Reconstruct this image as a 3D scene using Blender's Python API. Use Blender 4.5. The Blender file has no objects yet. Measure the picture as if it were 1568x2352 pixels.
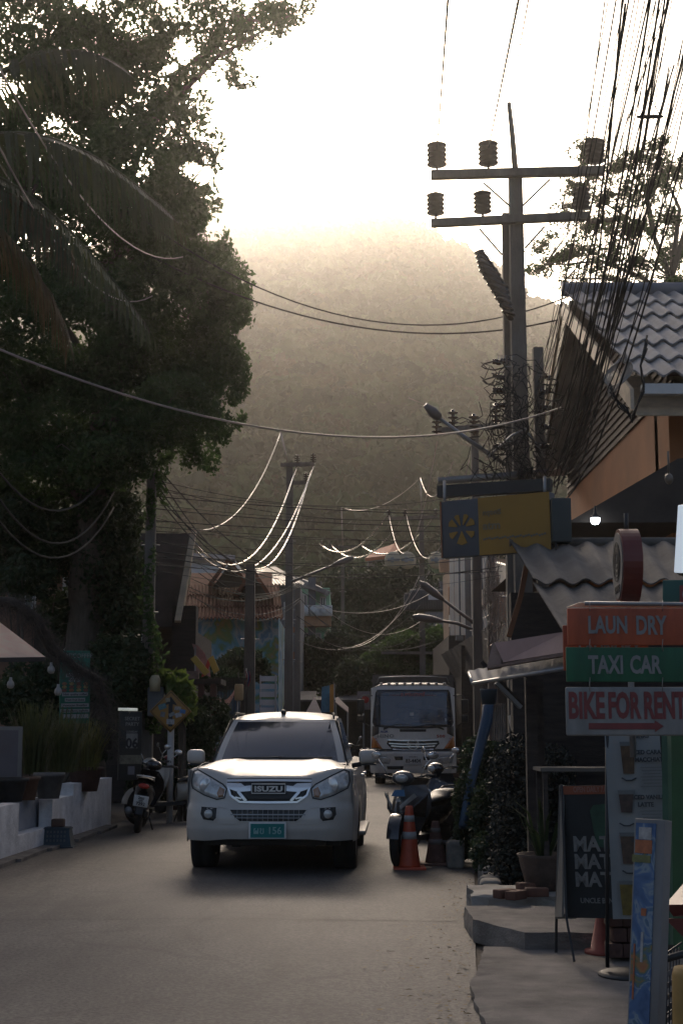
import bpy, bmesh, math, random
import numpy as np
from mathutils import Vector, Matrix, noise
R = math.radians
random.seed(7); RNG = np.random.default_rng(7)
SC = bpy.context.scene
COL = SC.collection
# ---------------------------------------------------------------- camera
PITCH = math.atan(495/3267); CAMZ = 1.58
cam_d = bpy.data.cameras.new("Camera"); cam = bpy.data.objects.new("Camera", cam_d); COL.objects.link(cam)
cam_d.sensor_fit = 'VERTICAL'; cam_d.sensor_height = 36.0; cam_d.lens = 50.0
cam_d.clip_start = 0.05; cam_d.clip_end = 5000
cam.location = (0, 0, CAMZ); cam.rotation_euler = (R(90)+PITCH, 0, 0)
SC.camera = cam
# ---------------------------------------------------------------- sky, sun, exposure
SUN_EL, SUN_AZ = R(24.5), R(-5.0)        # azimuth measured from +Y towards +X
world = bpy.data.worlds.new("World"); SC.world = world; world.use_nodes = True
nt = world.node_tree; bg = nt.nodes['Background']
sky = nt.nodes.new('ShaderNodeTexSky'); sky.sky_type = 'NISHITA'; sky.sun_disc = False
sky.sun_elevation = SUN_EL; sky.sun_rotation = SUN_AZ
sky.air_density = 0.75; sky.dust_density = 5.5; sky.ozone_density = 0.6
nt.links.new(sky.outputs[0], bg.inputs[0]); bg.inputs[1].default_value = 0.15
sd = bpy.data.lights.new("Sun", 'SUN'); sun = bpy.data.objects.new("Sun", sd); COL.objects.link(sun)
sd.energy = 1.0; sd.angle = R(10); sd.color = (1.0, 0.84, 0.70)
sv = Vector((math.sin(SUN_AZ)*math.cos(SUN_EL), math.cos(SUN_AZ)*math.cos(SUN_EL), math.sin(SUN_EL)))
sun.rotation_euler = sv.to_track_quat('Z', 'Y').to_euler()
SC.view_settings.view_transform = 'Standard'; SC.view_settings.look = 'None'
SC.view_settings.gamma = 1.0; SC.view_settings.exposure = 0.18
SC.cycles.volume_bounces = 0; SC.cycles.max_bounces = 6; SC.cycles.transparent_max_bounces = 12
SC.cycles.diffuse_bounces = 3
SC.cycles.use_denoising = True
# ---------------------------------------------------------------- pixel of the 1568 x 2352 view -> world point at depth Y
CP, SP = math.cos(PITCH), math.sin(PITCH)
def at(u, v, Y):
    x = (u-784)/3267; y = (1176-v)/3267
    dy = CP - y*SP; dz = SP + y*CP
    k = Y/dy
    return Vector((x*k, Y, CAMZ + dz*k))
def gr(u, v, z=0.0):
    x = (u-784)/3267; y = (1176-v)/3267
    dy = CP - y*SP; dz = SP + y*CP
    k = (z-CAMZ)/dz
    return Vector((x*k, dy*k, z))
# ---------------------------------------------------------------- materials
MATS = {}
def mat(name, col, rough=0.6, metal=0.0, var=0.25, scale=3.0, bump=0.0, bscale=30.0, spec=0.5, col2=None, coat=0.0, trans=0.0, alpha=None, emit=None, stretch=None):
    if name in MATS: return MATS[name]
    m = bpy.data.materials.new(name); m.use_nodes = True
    t = m.node_tree; p = t.nodes['Principled BSDF']; N = t.nodes.new; L = t.links.new
    p.inputs['Roughness'].default_value = rough; p.inputs['Metallic'].default_value = metal
    p.inputs['Specular IOR Level'].default_value = spec
    if coat: p.inputs['Coat Weight'].default_value = coat; p.inputs['Coat Roughness'].default_value = 0.06
    tc = N('ShaderNodeTexCoord'); mp = N('ShaderNodeMapping'); L(tc.outputs['Object'], mp.inputs[0])
    if stretch: mp.inputs['Scale'].default_value = stretch
    n = N('ShaderNodeTexNoise'); n.inputs['Scale'].default_value = scale; n.inputs['Detail'].default_value = 6; n.inputs['Roughness'].default_value = 0.62
    L(mp.outputs[0], n.inputs['Vector'])
    cr = N('ShaderNodeValToRGB'); cr.color_ramp.elements[0].position = 0.3; cr.color_ramp.elements[1].position = 0.72
    c2 = col2 if col2 else tuple(c*(1-var) for c in col)
    cr.color_ramp.elements[0].color = (*c2, 1); cr.color_ramp.elements[1].color = (*(min(1, c*(1+var*0.4)) for c in col), 1)
    L(n.outputs['Fac'], cr.inputs[0]); L(cr.outputs[0], p.inputs['Base Color'])
    if bump:
        n2 = N('ShaderNodeTexNoise'); n2.inputs['Scale'].default_value = bscale; n2.inputs['Detail'].default_value = 5
        L(mp.outputs[0], n2.inputs['Vector'])
        b = N('ShaderNodeBump'); b.inputs['Strength'].default_value = bump; b.inputs['Distance'].default_value = 0.02
        L(n2.outputs['Fac'], b.inputs['Height']); L(b.outputs[0], p.inputs['Normal'])
    if emit: p.inputs['Emission Color'].default_value = (*emit[:3], 1); p.inputs['Emission Strength'].default_value = emit[3]
    if trans:
        tr = N('ShaderNodeBsdfTranslucent'); mx = N('ShaderNodeMixShader'); mx.inputs[0].default_value = trans
        hs = N('ShaderNodeHueSaturation'); hs.inputs['Value'].default_value = 1.7; hs.inputs['Hue'].default_value = 0.485
        L(cr.outputs[0], hs.inputs['Color']); L(hs.outputs[0], tr.inputs[0])
        L(p.outputs[0], mx.inputs[1]); L(tr.outputs[0], mx.inputs[2]); L(mx.outputs[0], t.nodes['Material Output'].inputs[0])
    MATS[name] = m
    return m
# ---------------------------------------------------------------- mesh builder
class MB:
    def __init__(s): s.v = []; s.f = []; s.sm = []
    def add(s, vs, fs, smooth=False):
        b = len(s.v); s.v += [tuple(v) for v in vs]; s.f += [tuple(i+b for i in f) for f in fs]; s.sm += [smooth]*len(fs); return s
    def box(s, c, d, rot=None):
        c = Vector(c); h = [x/2 for x in d]; vs = []
        for x in (-1, 1):
            for y in (-1, 1):
                for z in (-1, 1):
                    p = Vector((x*h[0], y*h[1], z*h[2]))
                    if rot is not None: p = rot @ p
                    vs.append(c+p)
        return s.add(vs, [(0,1,3,2),(4,6,7,5),(0,4,5,1),(2,3,7,6),(0,2,6,4),(1,5,7,3)])
    def rbox(s, c, d, r=0.02, rot=None, seg=3):
        # box with rounded edges, as a superellipsoid-like shell
        bm = bmesh.new(); bmesh.ops.create_cube(bm, size=1)
        for v in bm.verts: v.co = Vector((v.co.x*d[0], v.co.y*d[1], v.co.z*d[2]))
        bmesh.ops.bevel(bm, geom=bm.edges[:], offset=min(r, min(d)*0.49), segments=seg, profile=0.5, affect='EDGES')
        vs = [(rot @ v.co if rot is not None else v.co)+Vector(c) for v in bm.verts]
        fs = [[v.index for v in f.verts] for f in bm.faces]; bm.free()
        return s.add(vs, fs, True)
    def tube(s, pts, r, n=8, cap=True, smooth=True):
        pts = [Vector(p) for p in pts]; k = len(pts)
        rs = [r]*k if not hasattr(r, '__len__') else r
        vs = []; fs = []; up = None
        for i, p in enumerate(pts):
            d = (pts[min(i+1, k-1)]-pts[max(i-1, 0)]).normalized()
            if up is None: up = Vector((0,0,1)) if abs(d.z) < 0.9 else Vector((1,0,0))
            a = d.cross(up).normalized(); b = a.cross(d).normalized(); up = b
            for j in range(n):
                t = 2*math.pi*j/n + math.pi/n
                vs.append(p + a*math.cos(t)*rs[i] + b*math.sin(t)*rs[i])
        for i in range(k-1):
            for j in range(n): fs.append((i*n+j, i*n+(j+1)%n, (i+1)*n+(j+1)%n, (i+1)*n+j))
        if cap: fs += [tuple(range(n-1,-1,-1)), tuple((k-1)*n+j for j in range(n))]
        return s.add(vs, fs, smooth)
    def lathe(s, prof, c=(0,0,0), n=16, axis='z', smooth=True):
        vs = []; fs = []; k = len(prof); c = Vector(c)
        for (r, z) in prof:
            for j in range(n):
                t = 2*math.pi*j/n; p = (r*math.cos(t), r*math.sin(t), z)
                if axis == 'y': p = (p[0], p[2], p[1])
                if axis == 'x': p = (p[2], p[0], p[1])
                vs.append(c+Vector(p))
        for i in range(k-1):
            for j in range(n): fs.append((i*n+j, i*n+(j+1)%n, (i+1)*n+(j+1)%n, (i+1)*n+j))
        fs += [tuple(range(n-1,-1,-1)), tuple((k-1)*n+j for j in range(n))]
        return s.add(vs, fs, smooth)
    def ell(s, c, d, n=12, m=8, rot=None, lump=0.0, seed=0):
        vs = []; fs = []; c = Vector(c)
        for i in range(m+1):
            ph = math.pi*i/m
            for j in range(n):
                t = 2*math.pi*j/n; p = Vector((math.sin(ph)*math.cos(t), math.sin(ph)*math.sin(t), math.cos(ph)))
                if lump: p *= 1+lump*noise.noise(p*2.2+Vector((seed, 0, seed)))
                p = Vector((p.x*d[0]/2, p.y*d[1]/2, p.z*d[2]/2))
                if rot is not None: p = rot @ p
                vs.append(c+p)
        for i in range(m):
            for j in range(n): fs.append((i*n+j, i*n+(j+1)%n, (i+1)*n+(j+1)%n, (i+1)*n+j))
        return s.add(vs, fs, True)
    def prism(s, poly, y0, y1, plane='xz'):
        # outline extruded: plane xz -> along y ; yz -> along x ; xy -> along z
        def P(a, b, h): return {'xz': (a, h, b), 'yz': (h, a, b), 'xy': (a, b, h)}[plane]
        n = len(poly); vs = [P(a, b, y0) for a, b in poly]+[P(a, b, y1) for a, b in poly]
        fs = [tuple(range(n)), tuple(range(2*n-1, n-1, -1))]+[(i, n+i, n+(i+1)%n, (i+1)%n) for i in range(n)]
        return s.add(vs, fs)
    def quad(s, a, b, c, d): return s.add([a, b, c, d], [(0,1,2,3)])
    def slab(s, a, b, c, d, th):
        # quad with thickness th along its normal
        a, b, c, d = map(Vector, (a, b, c, d)); n = (b-a).cross(d-a).normalized()*th
        return s.add([a, b, c, d, a+n, b+n, c+n, d+n], [(3,2,1,0),(4,5,6,7),(0,1,5,4),(1,2,6,5),(2,3,7,6),(3,0,4,7)])
    def grid(s, fn, nu, nv, smooth=True):
        vs = [fn(i/nu, j/nv) for j in range(nv+1) for i in range(nu+1)]
        fs = [(j*(nu+1)+i, j*(nu+1)+i+1, (j+1)*(nu+1)+i+1, (j+1)*(nu+1)+i) for j in range(nv) for i in range(nu)]
        return s.add(vs, fs, smooth)
    def xform(s, M): s.v = [tuple(M @ Vector(v)) for v in s.v]; return s
ROOT = {}
def link(name, me, parent=None):
    o = bpy.data.objects.new(name, me); COL.objects.link(o)
    if parent is not None: o.parent = parent
    return o
def obj(name, mb, m, parent=None, local=True, fix=True, merge=False, mod=None):
    """one mesh object; local=False means the vertices were written in world space"""
    me = bpy.data.meshes.new(name)
    vs = mb.v
    if not local and parent is not None:
        Mi = ROOT[parent.name].inverted(); vs = [tuple(Mi @ Vector(v)) for v in vs]
    org = None
    if not local and parent is None and len(vs):
        a = np.array(vs); org = Vector(((a[:,0].min()+a[:,0].max())/2, (a[:,1].min()+a[:,1].max())/2, a[:,2].min()))
        vs = (a-np.array(org)).tolist()
    me.from_pydata([tuple(v) for v in vs], [], mb.f); me.update()
    me.polygons.foreach_set('use_smooth', mb.sm)
    if fix:
        bm = bmesh.new(); bm.from_mesh(me)
        if merge: bmesh.ops.remove_doubles(bm, verts=bm.verts, dist=0.0008)
        bmesh.ops.recalc_face_normals(bm, faces=bm.faces); bm.to_mesh(me); bm.free()
    for k in (m if isinstance(m, (list, tuple)) else [m]): me.materials.append(k)
    o = link(name, me, parent)
    if org is not None: o.location = org
    ROOT[o.name] = ROOT[parent.name] if parent is not None else (Matrix.Translation(org) if org is not None else Matrix())
    return o
def npmesh(name, V, F, m, parent=None, smooth=False, matidx=None, org=None):
    me = bpy.data.meshes.new(name); V = np.asarray(V, dtype=np.float32); F = np.asarray(F, dtype=np.int32)
    if org is None and parent is None: org = (float(V[:,0].mean()), float(V[:,1].mean()), float(V[:,2].min()))
    if parent is not None: org = tuple(ROOT[parent.name].translation)
    V = V-np.array(org, dtype=np.float32)
    k = F.shape[1]; me.vertices.add(len(V)); me.vertices.foreach_set('co', V.ravel())
    me.loops.add(F.size); me.loops.foreach_set('vertex_index', F.ravel())
    me.polygons.add(len(F)); me.polygons.foreach_set('loop_start', np.arange(0, F.size, k, dtype=np.int32))
    try: me.polygons.foreach_set('loop_total', np.full(len(F), k, dtype=np.int32))
    except Exception: pass
    me.update(calc_edges=True)
    if smooth: me.polygons.foreach_set('use_smooth', np.ones(len(F), dtype=bool))
    for q in (m if isinstance(m, (list, tuple)) else [m]): me.materials.append(q)
    if matidx is not None: me.polygons.foreach_set('material_index', np.asarray(matidx, dtype=np.int32))
    o = link(name, me, parent)
    if parent is None: o.location = org
    ROOT[o.name] = Matrix.Translation(org)
    return o
def tag(o, label, cat, group=None):
    o['label'] = label; o['category'] = cat
    if group: o['group'] = group
    return o
def kind(o, k): o['kind'] = k; return o
def thing(name, label, cat, loc=(0,0,0), rotz=0.0, group=None):
    o = bpy.data.objects.new(name, None); COL.objects.link(o); o.empty_display_size = 0.2
    o.location = loc; o.rotation_euler = (0, 0, rotz)
    ROOT[o.name] = Matrix.Translation(loc) @ Matrix.Rotation(rotz, 4, 'Z')
    return tag(o, label, cat, group)
def copy_thing(o, loc, rotz, label=None):
    def rec(x, par):
        c = x.copy(); COL.objects.link(c)
        if par is not None: c.parent = par
        for ch in list(x.children): rec(ch, c)
        return c
    r = rec(o, None); r.location = loc; r.rotation_euler = (0, 0, rotz)
    if label: r['label'] = label
    return r
def text_mb(s, h, depth=0.004, bold=0.0, sx=1.0, align='CENTER', gap=1.0, rows=False):
    """text as a mesh in the local xz plane (front faces -y), capital height h"""
    cu = bpy.data.curves.new('t', 'FONT'); cu.body = s; cu.size = h/0.73; cu.align_x = align; cu.offset = bold
    cu.space_character = gap; cu.resolution_u = 3; cu.extrude = depth/2
    o = bpy.data.objects.new('t', cu); COL.objects.link(o)
    me = bpy.data.meshes.new_from_object(o.evaluated_get(bpy.context.evaluated_depsgraph_get()))
    mb = MB(); mb.v = [(v.co.x*sx, -v.co.z, v.co.y) for v in me.vertices]
    mb.f = [tuple(p.vertices) for p in me.polygons]; mb.sm = [False]*len(mb.f)
    bpy.data.objects.remove(o); bpy.data.meshes.remove(me); bpy.data.curves.remove(cu)
    return mb
def place(mb, loc, rotz=0.0, tilt=0.0, roll=0.0):
    return mb.xform(Matrix.Translation(loc) @ Matrix.Rotation(rotz, 4, 'Z') @ Matrix.Rotation(tilt, 4, 'X') @ Matrix.Rotation(roll, 4, 'Y'))
def join(*mbs):
    o = MB()
    for m in mbs: o.add(m.v, m.f); o.sm[-len(m.f):] = m.sm if m.f else []
    return o
# ---------------------------------------------------------------- leaves
def leaf_arrays(C, size, rng, droop=0.35, aspect=0.55):
    """a folded leaf (two triangles sharing a midrib) at every centre of C"""
    n = len(C); C = np.asarray(C)
    d = rng.normal(size=(n,3)); d[:,2] -= droop; d /= np.linalg.norm(d, axis=1)[:,None]
    w = np.cross(d, rng.normal(size=(n,3))); w /= np.linalg.norm(w, axis=1)[:,None]
    nn = np.cross(d, w)
    L = (size*(0.6+0.8*rng.random(n)))[:,None]; W = L*aspect
    a = C - d*L*0.5; b = C + w*W*0.5 + nn*W*0.22 - d*L*0.05; c = C + d*L*0.5; e = C - w*W*0.5 + nn*W*0.22 - d*L*0.05
    V = np.stack([a, b, c, e], 1).reshape(-1, 3); k = np.arange(n)*4
    F = np.stack([np.stack([k, k+1, k+2], 1), np.stack([k, k+2, k+3], 1)], 1).reshape(-1, 3)
    return V, F
def blob_points(blobs, n, rng, shell=0.45, freq=1.1, cut=-0.12):
    """points spread in ellipsoids (centre, radii, weight), thinned into clumps by noise"""
    w = np.array([b[1][0]*b[1][1]*b[1][2]*b[2] for b in blobs])**0.8; w = w/w.sum(); out = []
    for b, k in zip(blobs, (w*n).astype(int)):
        q = rng.normal(size=(int(k*1.9)+4, 3)); q /= np.linalg.norm(q, axis=1)[:,None]
        r = (rng.random(len(q))*(1-shell)+shell)**0.7
        r *= 0.9+0.22*rng.random(len(q))
        P = np.array(b[0])+q*r[:,None]*np.array(b[1])
        keep = [noise.noise(Vector(p*freq)) > cut for p in P]
        out.append(P[np.array(keep, dtype=bool)][:k])
    return np.concatenate(out)
def wire_pts(p0, p1, sag, n=14):
    p0 = Vector(p0); p1 = Vector(p1)
    return [p0.lerp(p1, i/n) - Vector((0, 0, sag*4*(i/n)*(1-i/n))) for i in range(n+1)]
# ================================================================ setting
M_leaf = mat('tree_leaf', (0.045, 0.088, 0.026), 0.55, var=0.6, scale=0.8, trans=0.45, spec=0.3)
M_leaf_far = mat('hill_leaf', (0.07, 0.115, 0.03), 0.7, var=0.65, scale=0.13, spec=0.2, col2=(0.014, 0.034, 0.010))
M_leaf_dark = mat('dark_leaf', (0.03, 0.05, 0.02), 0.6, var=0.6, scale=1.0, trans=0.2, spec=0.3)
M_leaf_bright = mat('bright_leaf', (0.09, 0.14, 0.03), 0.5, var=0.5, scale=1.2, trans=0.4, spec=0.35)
M_bark = mat('bark', (0.11, 0.09, 0.07), 0.9, var=0.5, scale=4, bump=0.6, bscale=18, stretch=(3,3,0.6))
M_conc = mat('concrete', (0.30, 0.28, 0.25), 0.85, var=0.45, scale=2.2, bump=0.3, bscale=40)
M_pole = mat('pole_concrete', (0.17, 0.15, 0.13), 0.85, var=0.5, scale=1.6, bump=0.4, bscale=30, stretch=(2,2,0.5))
M_dark = mat('dark_void', (0.012, 0.012, 0.012), 0.8, var=0.3)
def asphalt():
    m = bpy.data.materials.new('asphalt'); m.use_nodes = True; t = m.node_tree; p = t.nodes['Principled BSDF']; N = t.nodes.new; L = t.links.new
    tc = N('ShaderNodeTexCoord'); p.inputs['Roughness'].default_value = 0.72
    n1 = N('ShaderNodeTexNoise'); n1.inputs['Scale'].default_value = 0.35; n1.inputs['Detail'].default_value = 8; n1.inputs['Roughness'].default_value = 0.6; L(tc.outputs['Object'], n1.inputs['Vector'])
    mp = N('ShaderNodeMapping'); mp.inputs['Scale'].default_value = (1.6, 0.35, 1); L(tc.outputs['Object'], mp.inputs[0])
    n2 = N('ShaderNodeTexNoise'); n2.inputs['Scale'].default_value = 2.0; n2.inputs['Detail'].default_value = 8; n2.inputs['Roughness'].default_value = 0.7; L(mp.outputs[0], n2.inputs['Vector'])
    n3 = N('ShaderNodeTexNoise'); n3.inputs['Scale'].default_value = 34; n3.inputs['Detail'].default_value = 6; n3.inputs['Roughness'].default_value = 0.7; L(tc.outputs['Object'], n3.inputs['Vector'])
    c1 = N('ShaderNodeValToRGB'); e = c1.color_ramp.elements; e[0].position = 0.34; e[0].color = (0.10, 0.088, 0.077, 1); e[1].position = 0.66; e[1].color = (0.19, 0.168, 0.147, 1); L(n1.outputs['Fac'], c1.inputs[0])
    mx = N('ShaderNodeMixRGB'); mx.blend_type = 'MULTIPLY'; mx.inputs[0].default_value = 0.75; L(c1.outputs[0], mx.inputs[1])
    c2 = N('ShaderNodeValToRGB'); e = c2.color_ramp.elements; e[0].position = 0.35; e[0].color = (0.6, 0.6, 0.6, 1); e[1].position = 0.6; e[1].color = (1, 1, 1, 1); L(n2.outputs['Fac'], c2.inputs[0]); L(c2.outputs[0], mx.inputs[2])
    m2 = N('ShaderNodeMixRGB'); m2.blend_type = 'OVERLAY'; m2.inputs[0].default_value = 0.55; m2.blend_type = 'MULTIPLY'; m2.inputs[0].default_value = 0.85; c4 = N('ShaderNodeValToRGB'); e = c4.color_ramp.elements; e[0].position = 0.40; e[0].color = (0.30, 0.29, 0.28, 1); e[1].position = 0.60; e[1].color = (1, 1, 1, 1); L(n3.outputs['Fac'], c4.inputs[0]); L(mx.outputs[0], m2.inputs[1]); L(c4.outputs[0], m2.inputs[2])
    vo = N('ShaderNodeTexVoronoi'); vo.feature = 'DISTANCE_TO_EDGE'; vo.inputs['Scale'].default_value = 0.42
    nd = N('ShaderNodeTexNoise'); nd.inputs['Scale'].default_value = 1.3; nd.inputs['Detail'].default_value = 6; L(tc.outputs['Object'], nd.inputs['Vector'])
    va = N('ShaderNodeMixRGB'); va.inputs[0].default_value = 0.22; L(tc.outputs['Object'], va.inputs[1]); L(nd.outputs['Color'], va.inputs[2]); L(va.outputs[0], vo.inputs['Vector'])
    c3 = N('ShaderNodeValToRGB'); e = c3.color_ramp.elements; e[0].position = 0.0; e[0].color = (0.35, 0.33, 0.3, 1); e[1].position = 0.012; e[1].color = (1, 1, 1, 1); L(vo.outputs['Distance'], c3.inputs[0])
    m3 = N('ShaderNodeMixRGB'); m3.blend_type = 'MULTIPLY'; m3.inputs[0].default_value = 0.35; L(m2.outputs[0], m3.inputs[1]); L(c3.outputs[0], m3.inputs[2])
    n5 = N('ShaderNodeTexNoise'); n5.inputs['Scale'].default_value = 0.9; n5.inputs['Detail'].default_value = 7; n5.inputs['Roughness'].default_value = 0.75; L(tc.outputs['Object'], n5.inputs['Vector'])
    c5 = N('ShaderNodeValToRGB'); e = c5.color_ramp.elements; e[0].position = 0.28; e[0].color = (0.45, 0.43, 0.41, 1); e[1].position = 0.42; e[1].color = (1, 1, 1, 1); L(n5.outputs['Fac'], c5.inputs[0])
    m5 = N('ShaderNodeMixRGB'); m5.blend_type = 'MULTIPLY'; m5.inputs[0].default_value = 0.7; L(m3.outputs[0], m5.inputs[1]); L(c5.outputs[0], m5.inputs[2])
    L(m5.outputs[0], p.inputs['Base Color'])
    b = N('ShaderNodeBump'); b.inputs['Strength'].default_value = 0.55; b.inputs['Distance'].default_value = 0.012; L(n3.outputs['Fac'], b.inputs['Height']); L(b.outputs[0], p.inputs['Normal'])
    return m
M_asph = asphalt()
M_soil = mat('soil', (0.10, 0.08, 0.06), 0.95, var=0.5, scale=0.8, bump=0.6, bscale=25)
g = MB(); g.quad((-900,-60,-0.02), (900,-60,-0.02), (900,1500,-0.02), (-900,1500,-0.02))
kind(obj('ground', g, M_soil), 'structure')
# road: a sheet with its real, slightly wandering edges
road_L = [(-4.2,-3), (-4.2,10), (-4.15,15), (-4.0,19), (-3.75,24), (-3.6,30), (-3.6,40), (-3.9,60), (-7,110)]
road_R = [(0.72,-3), (0.72,7.6), (0.95,10.5), (1.15,12.5), (1.45,16), (2.2,20), (3.3,26), (4.3,40), (4.2,60), (0,110)]
def edge(pts, y):
    for a, b in zip(pts, pts[1:]):
        if a[1] <= y <= b[1]: return a[0]+(b[0]-a[0])*(y-a[1])/(b[1]-a[1])
    return pts[-1][0]
ys = [-3+i*1.0 for i in range(114)]
g = MB(); vs = []; fs = []
for y in ys:
    a, b = edge(road_L, y), edge(road_R, y)
    vs += [(a+(b-a)*k/6, y, 0.0+0.03*math.sin(math.pi*k/6)) for k in range(7)]
for i in range(len(ys)-1):
    for k in range(6): fs.append((i*7+k, i*7+k+1, (i+1)*7+k+1, (i+1)*7+k))
g.add(vs, fs, True); kind(obj('road', g, M_asph), 'structure')
# joints and repair patches lying on the road
def rz(x, y):
    a, b = edge(road_L, y), edge(road_R, y); return 0.03*math.sin(math.pi*max(0, min(1, (x-a)/(b-a))))
def strip(pts, w, z=.003):
    m = MB(); vs = []
    for i, (x, y) in enumerate(pts):
        a = pts[max(0, i-1)]; b = pts[min(len(pts)-1, i+1)]; d = Vector((b[0]-a[0], b[1]-a[1])).normalized(); ww = w*(.6+.8*abs(noise.noise(Vector((x*3, y*3, 1)))))
        for s in (-1, 1): X, Y = x-d.y*ww*s, y+d.x*ww*s; vs.append((X, Y, rz(X, Y)+z))
    m.add(vs, [(i*2, i*2+1, i*2+3, i*2+2) for i in range(len(pts)-1)]); return m
def wob(a, b, n, amp, seed): return [(a[0]+(b[0]-a[0])*i/n+amp*noise.noise(Vector((i*.35, seed, 0))), a[1]+(b[1]-a[1])*i/n+amp*noise.noise(Vector((i*.35, seed, 7)))) for i in range(n+1)]
M_tar = mat('tar_joint', (0.04, 0.036, 0.032), 0.8, var=.4)
jt = MB()
for a, b, n, amp, w, sd_ in (((-4.15,11.95),(0.95,12.05),40,.05,.010,1),((-4.15,16.9),(1.35,17.0),30,.05,.012,2)):
    q = strip(wob(a, b, n, amp, sd_), w); jt.add(q.v, q.f)
kind(obj('road_joints', jt, M_tar), 'structure')
# raised things at the right
# raised concrete footway, right, with worn kerb
M_walk = mat('footway_concrete', (0.19, 0.168, 0.148), 0.9, var=0.6, scale=2.6, bump=0.45, bscale=60)
def worn(poly, z0, z1, amp=.012, cell=.16, seed=0):
    """a slab whose top and edges are broken by small chips and dips"""
    bm = bmesh.new(); bot = [bm.verts.new((x, y, z0)) for x, y in poly]; top = [bm.verts.new((x, y, z1)) for x, y in poly]; n = len(poly)
    bm.faces.new(top); bm.faces.new(bot[::-1])
    for i in range(n): bm.faces.new((bot[i], bot[(i+1)%n], top[(i+1)%n], top[i]))
    for _ in range(6):
        L = [e for e in bm.edges if e.calc_length() > cell]
        if not L: break
        bmesh.ops.triangulate(bm, faces=[f for f in bm.faces if len(f.verts) > 3]); L = [e for e in bm.edges if e.calc_length() > cell]; bmesh.ops.subdivide_edges(bm, edges=L, cuts=1)
    bmesh.ops.triangulate(bm, faces=[f for f in bm.faces if len(f.verts) > 3])
    for v in bm.verts:
        if v.co.z < z0+.005: continue
        p = v.co.copy(); edge_ = any(abs((f.normal.z)) < .5 for f in v.link_faces)
        q = noise.noise_vector(p*5+Vector((seed,0,0)))*amp+noise.noise_vector(p*17)*amp*.6
        v.co += Vector((q.x, q.y, q.z*.35)) if not edge_ else Vector((q.x*1.6, q.y*1.6, -abs(q.z)*1.5))
    m = MB(); m.v = [tuple(v.co) for v in bm.verts]
    for i, v in enumerate(bm.verts): v.index = i
    m.f = [tuple(v.index for v in f.verts) for f in bm.faces]; m.sm = [False]*len(m.f); bm.free(); return m
g = MB(); poly = [(0.76,5.0), (0.74,7.4), (0.78,9.0), (1.02,10.4), (6,10.4), (6,3), (0.76,3)]
g = worn([(0.76,3),(0.76,5.0),(0.74,7.4),(0.78,9.0),(1.02,10.4),(6,10.4),(6,3)], -0.02, 0.05); kind(obj('pavement', g, M_walk, local=True), 'structure')
# step slab with chamfered corner
a = gr(1070, 2190, 0.0); 
g = worn([(0.98,11.75),(0.98,10.95),(1.28,10.25),(4.5,10.25),(4.5,11.75)], 0.0, 0.17)
s = obj('concrete_step', g, M_walk); tag(s, 'low pale concrete slab step with a chipped cut-off corner beside the road', 'step')
g = worn([(1.1,12.9),(1.1,12.1),(4.5,12.1),(4.5,12.9)], 0.0, 0.21, .02)
s = obj('concrete_step', g, M_conc); tag(s, 'second darker concrete step behind the chamfered slab', 'step')
M_stone = mat('kerb_stone', (0.24, 0.22, 0.19), 0.95, var=0.5, scale=5, bump=0.8, bscale=12)
g = MB()
for i in range(12):
    y = 13.0+i*0.36; x = 1.36+0.06*i*0.6+random.uniform(-.04,.04)
    g.rbox((x, y, 0.08), (0.2, 0.32, 0.26+random.uniform(-.05,.05)), 0.05, Matrix.Rotation(random.uniform(-.3,.3), 3, 'Z'))
s = obj('stone_border', g, M_stone); tag(s, 'rough stone edging between the road and the dark hedge', 'stone border')
# ---- hill with forest
def hill_z(x, y):
    # ridge profile along x taken at its crest distance, rising from y=150
    pr = [(-400,120), (-110,130), (-70,142), (-45,152), (-29,156), (-20,153), (-11,154), (2,152), (15,151), (23,147), (32,143), (40,138), (55,127), (69,119), (95,108), (130,95), (200,80), (330,60), (600,40)]
    t = max(0, min(1, (y-140)/290)); xs = x*(430/max(y, 200))
    for a, b in zip(pr, pr[1:]):
        if a[0] <= xs <= b[0]:
            h = a[1]+(b[1]-a[1])*(xs-a[0])/(b[0]-a[0]); break
    else: h = 40 if xs > 0 else 150
    e = t**1.15
    z = h*1.055*e
    if y > 430: z = h*1.055 - (y-430)*0.25
    return z + 4*noise.noise(Vector((x*0.02, y*0.02, 0)))*t + 1.2*noise.noise(Vector((x*0.09, y*0.09, 3)))*t
nx, ny = 90, 60; vs = []; fs = []
for j in range(ny+1):
    y = 130+j*(420/ny)
    for i in range(nx+1):
        x = -330+i*(760/nx); vs.append((x, y, hill_z(x, y)-1.0))
for j in range(ny):
    for i in range(nx): k = j*(nx+1)+i; fs.append((k, k+1, k+nx+2, k+nx+1))
g = MB(); g.add(vs, fs, True); kind(obj('hill', g, mat('hill_soil', (0.035,0.045,0.018), 0.9)), 'structure')
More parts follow.
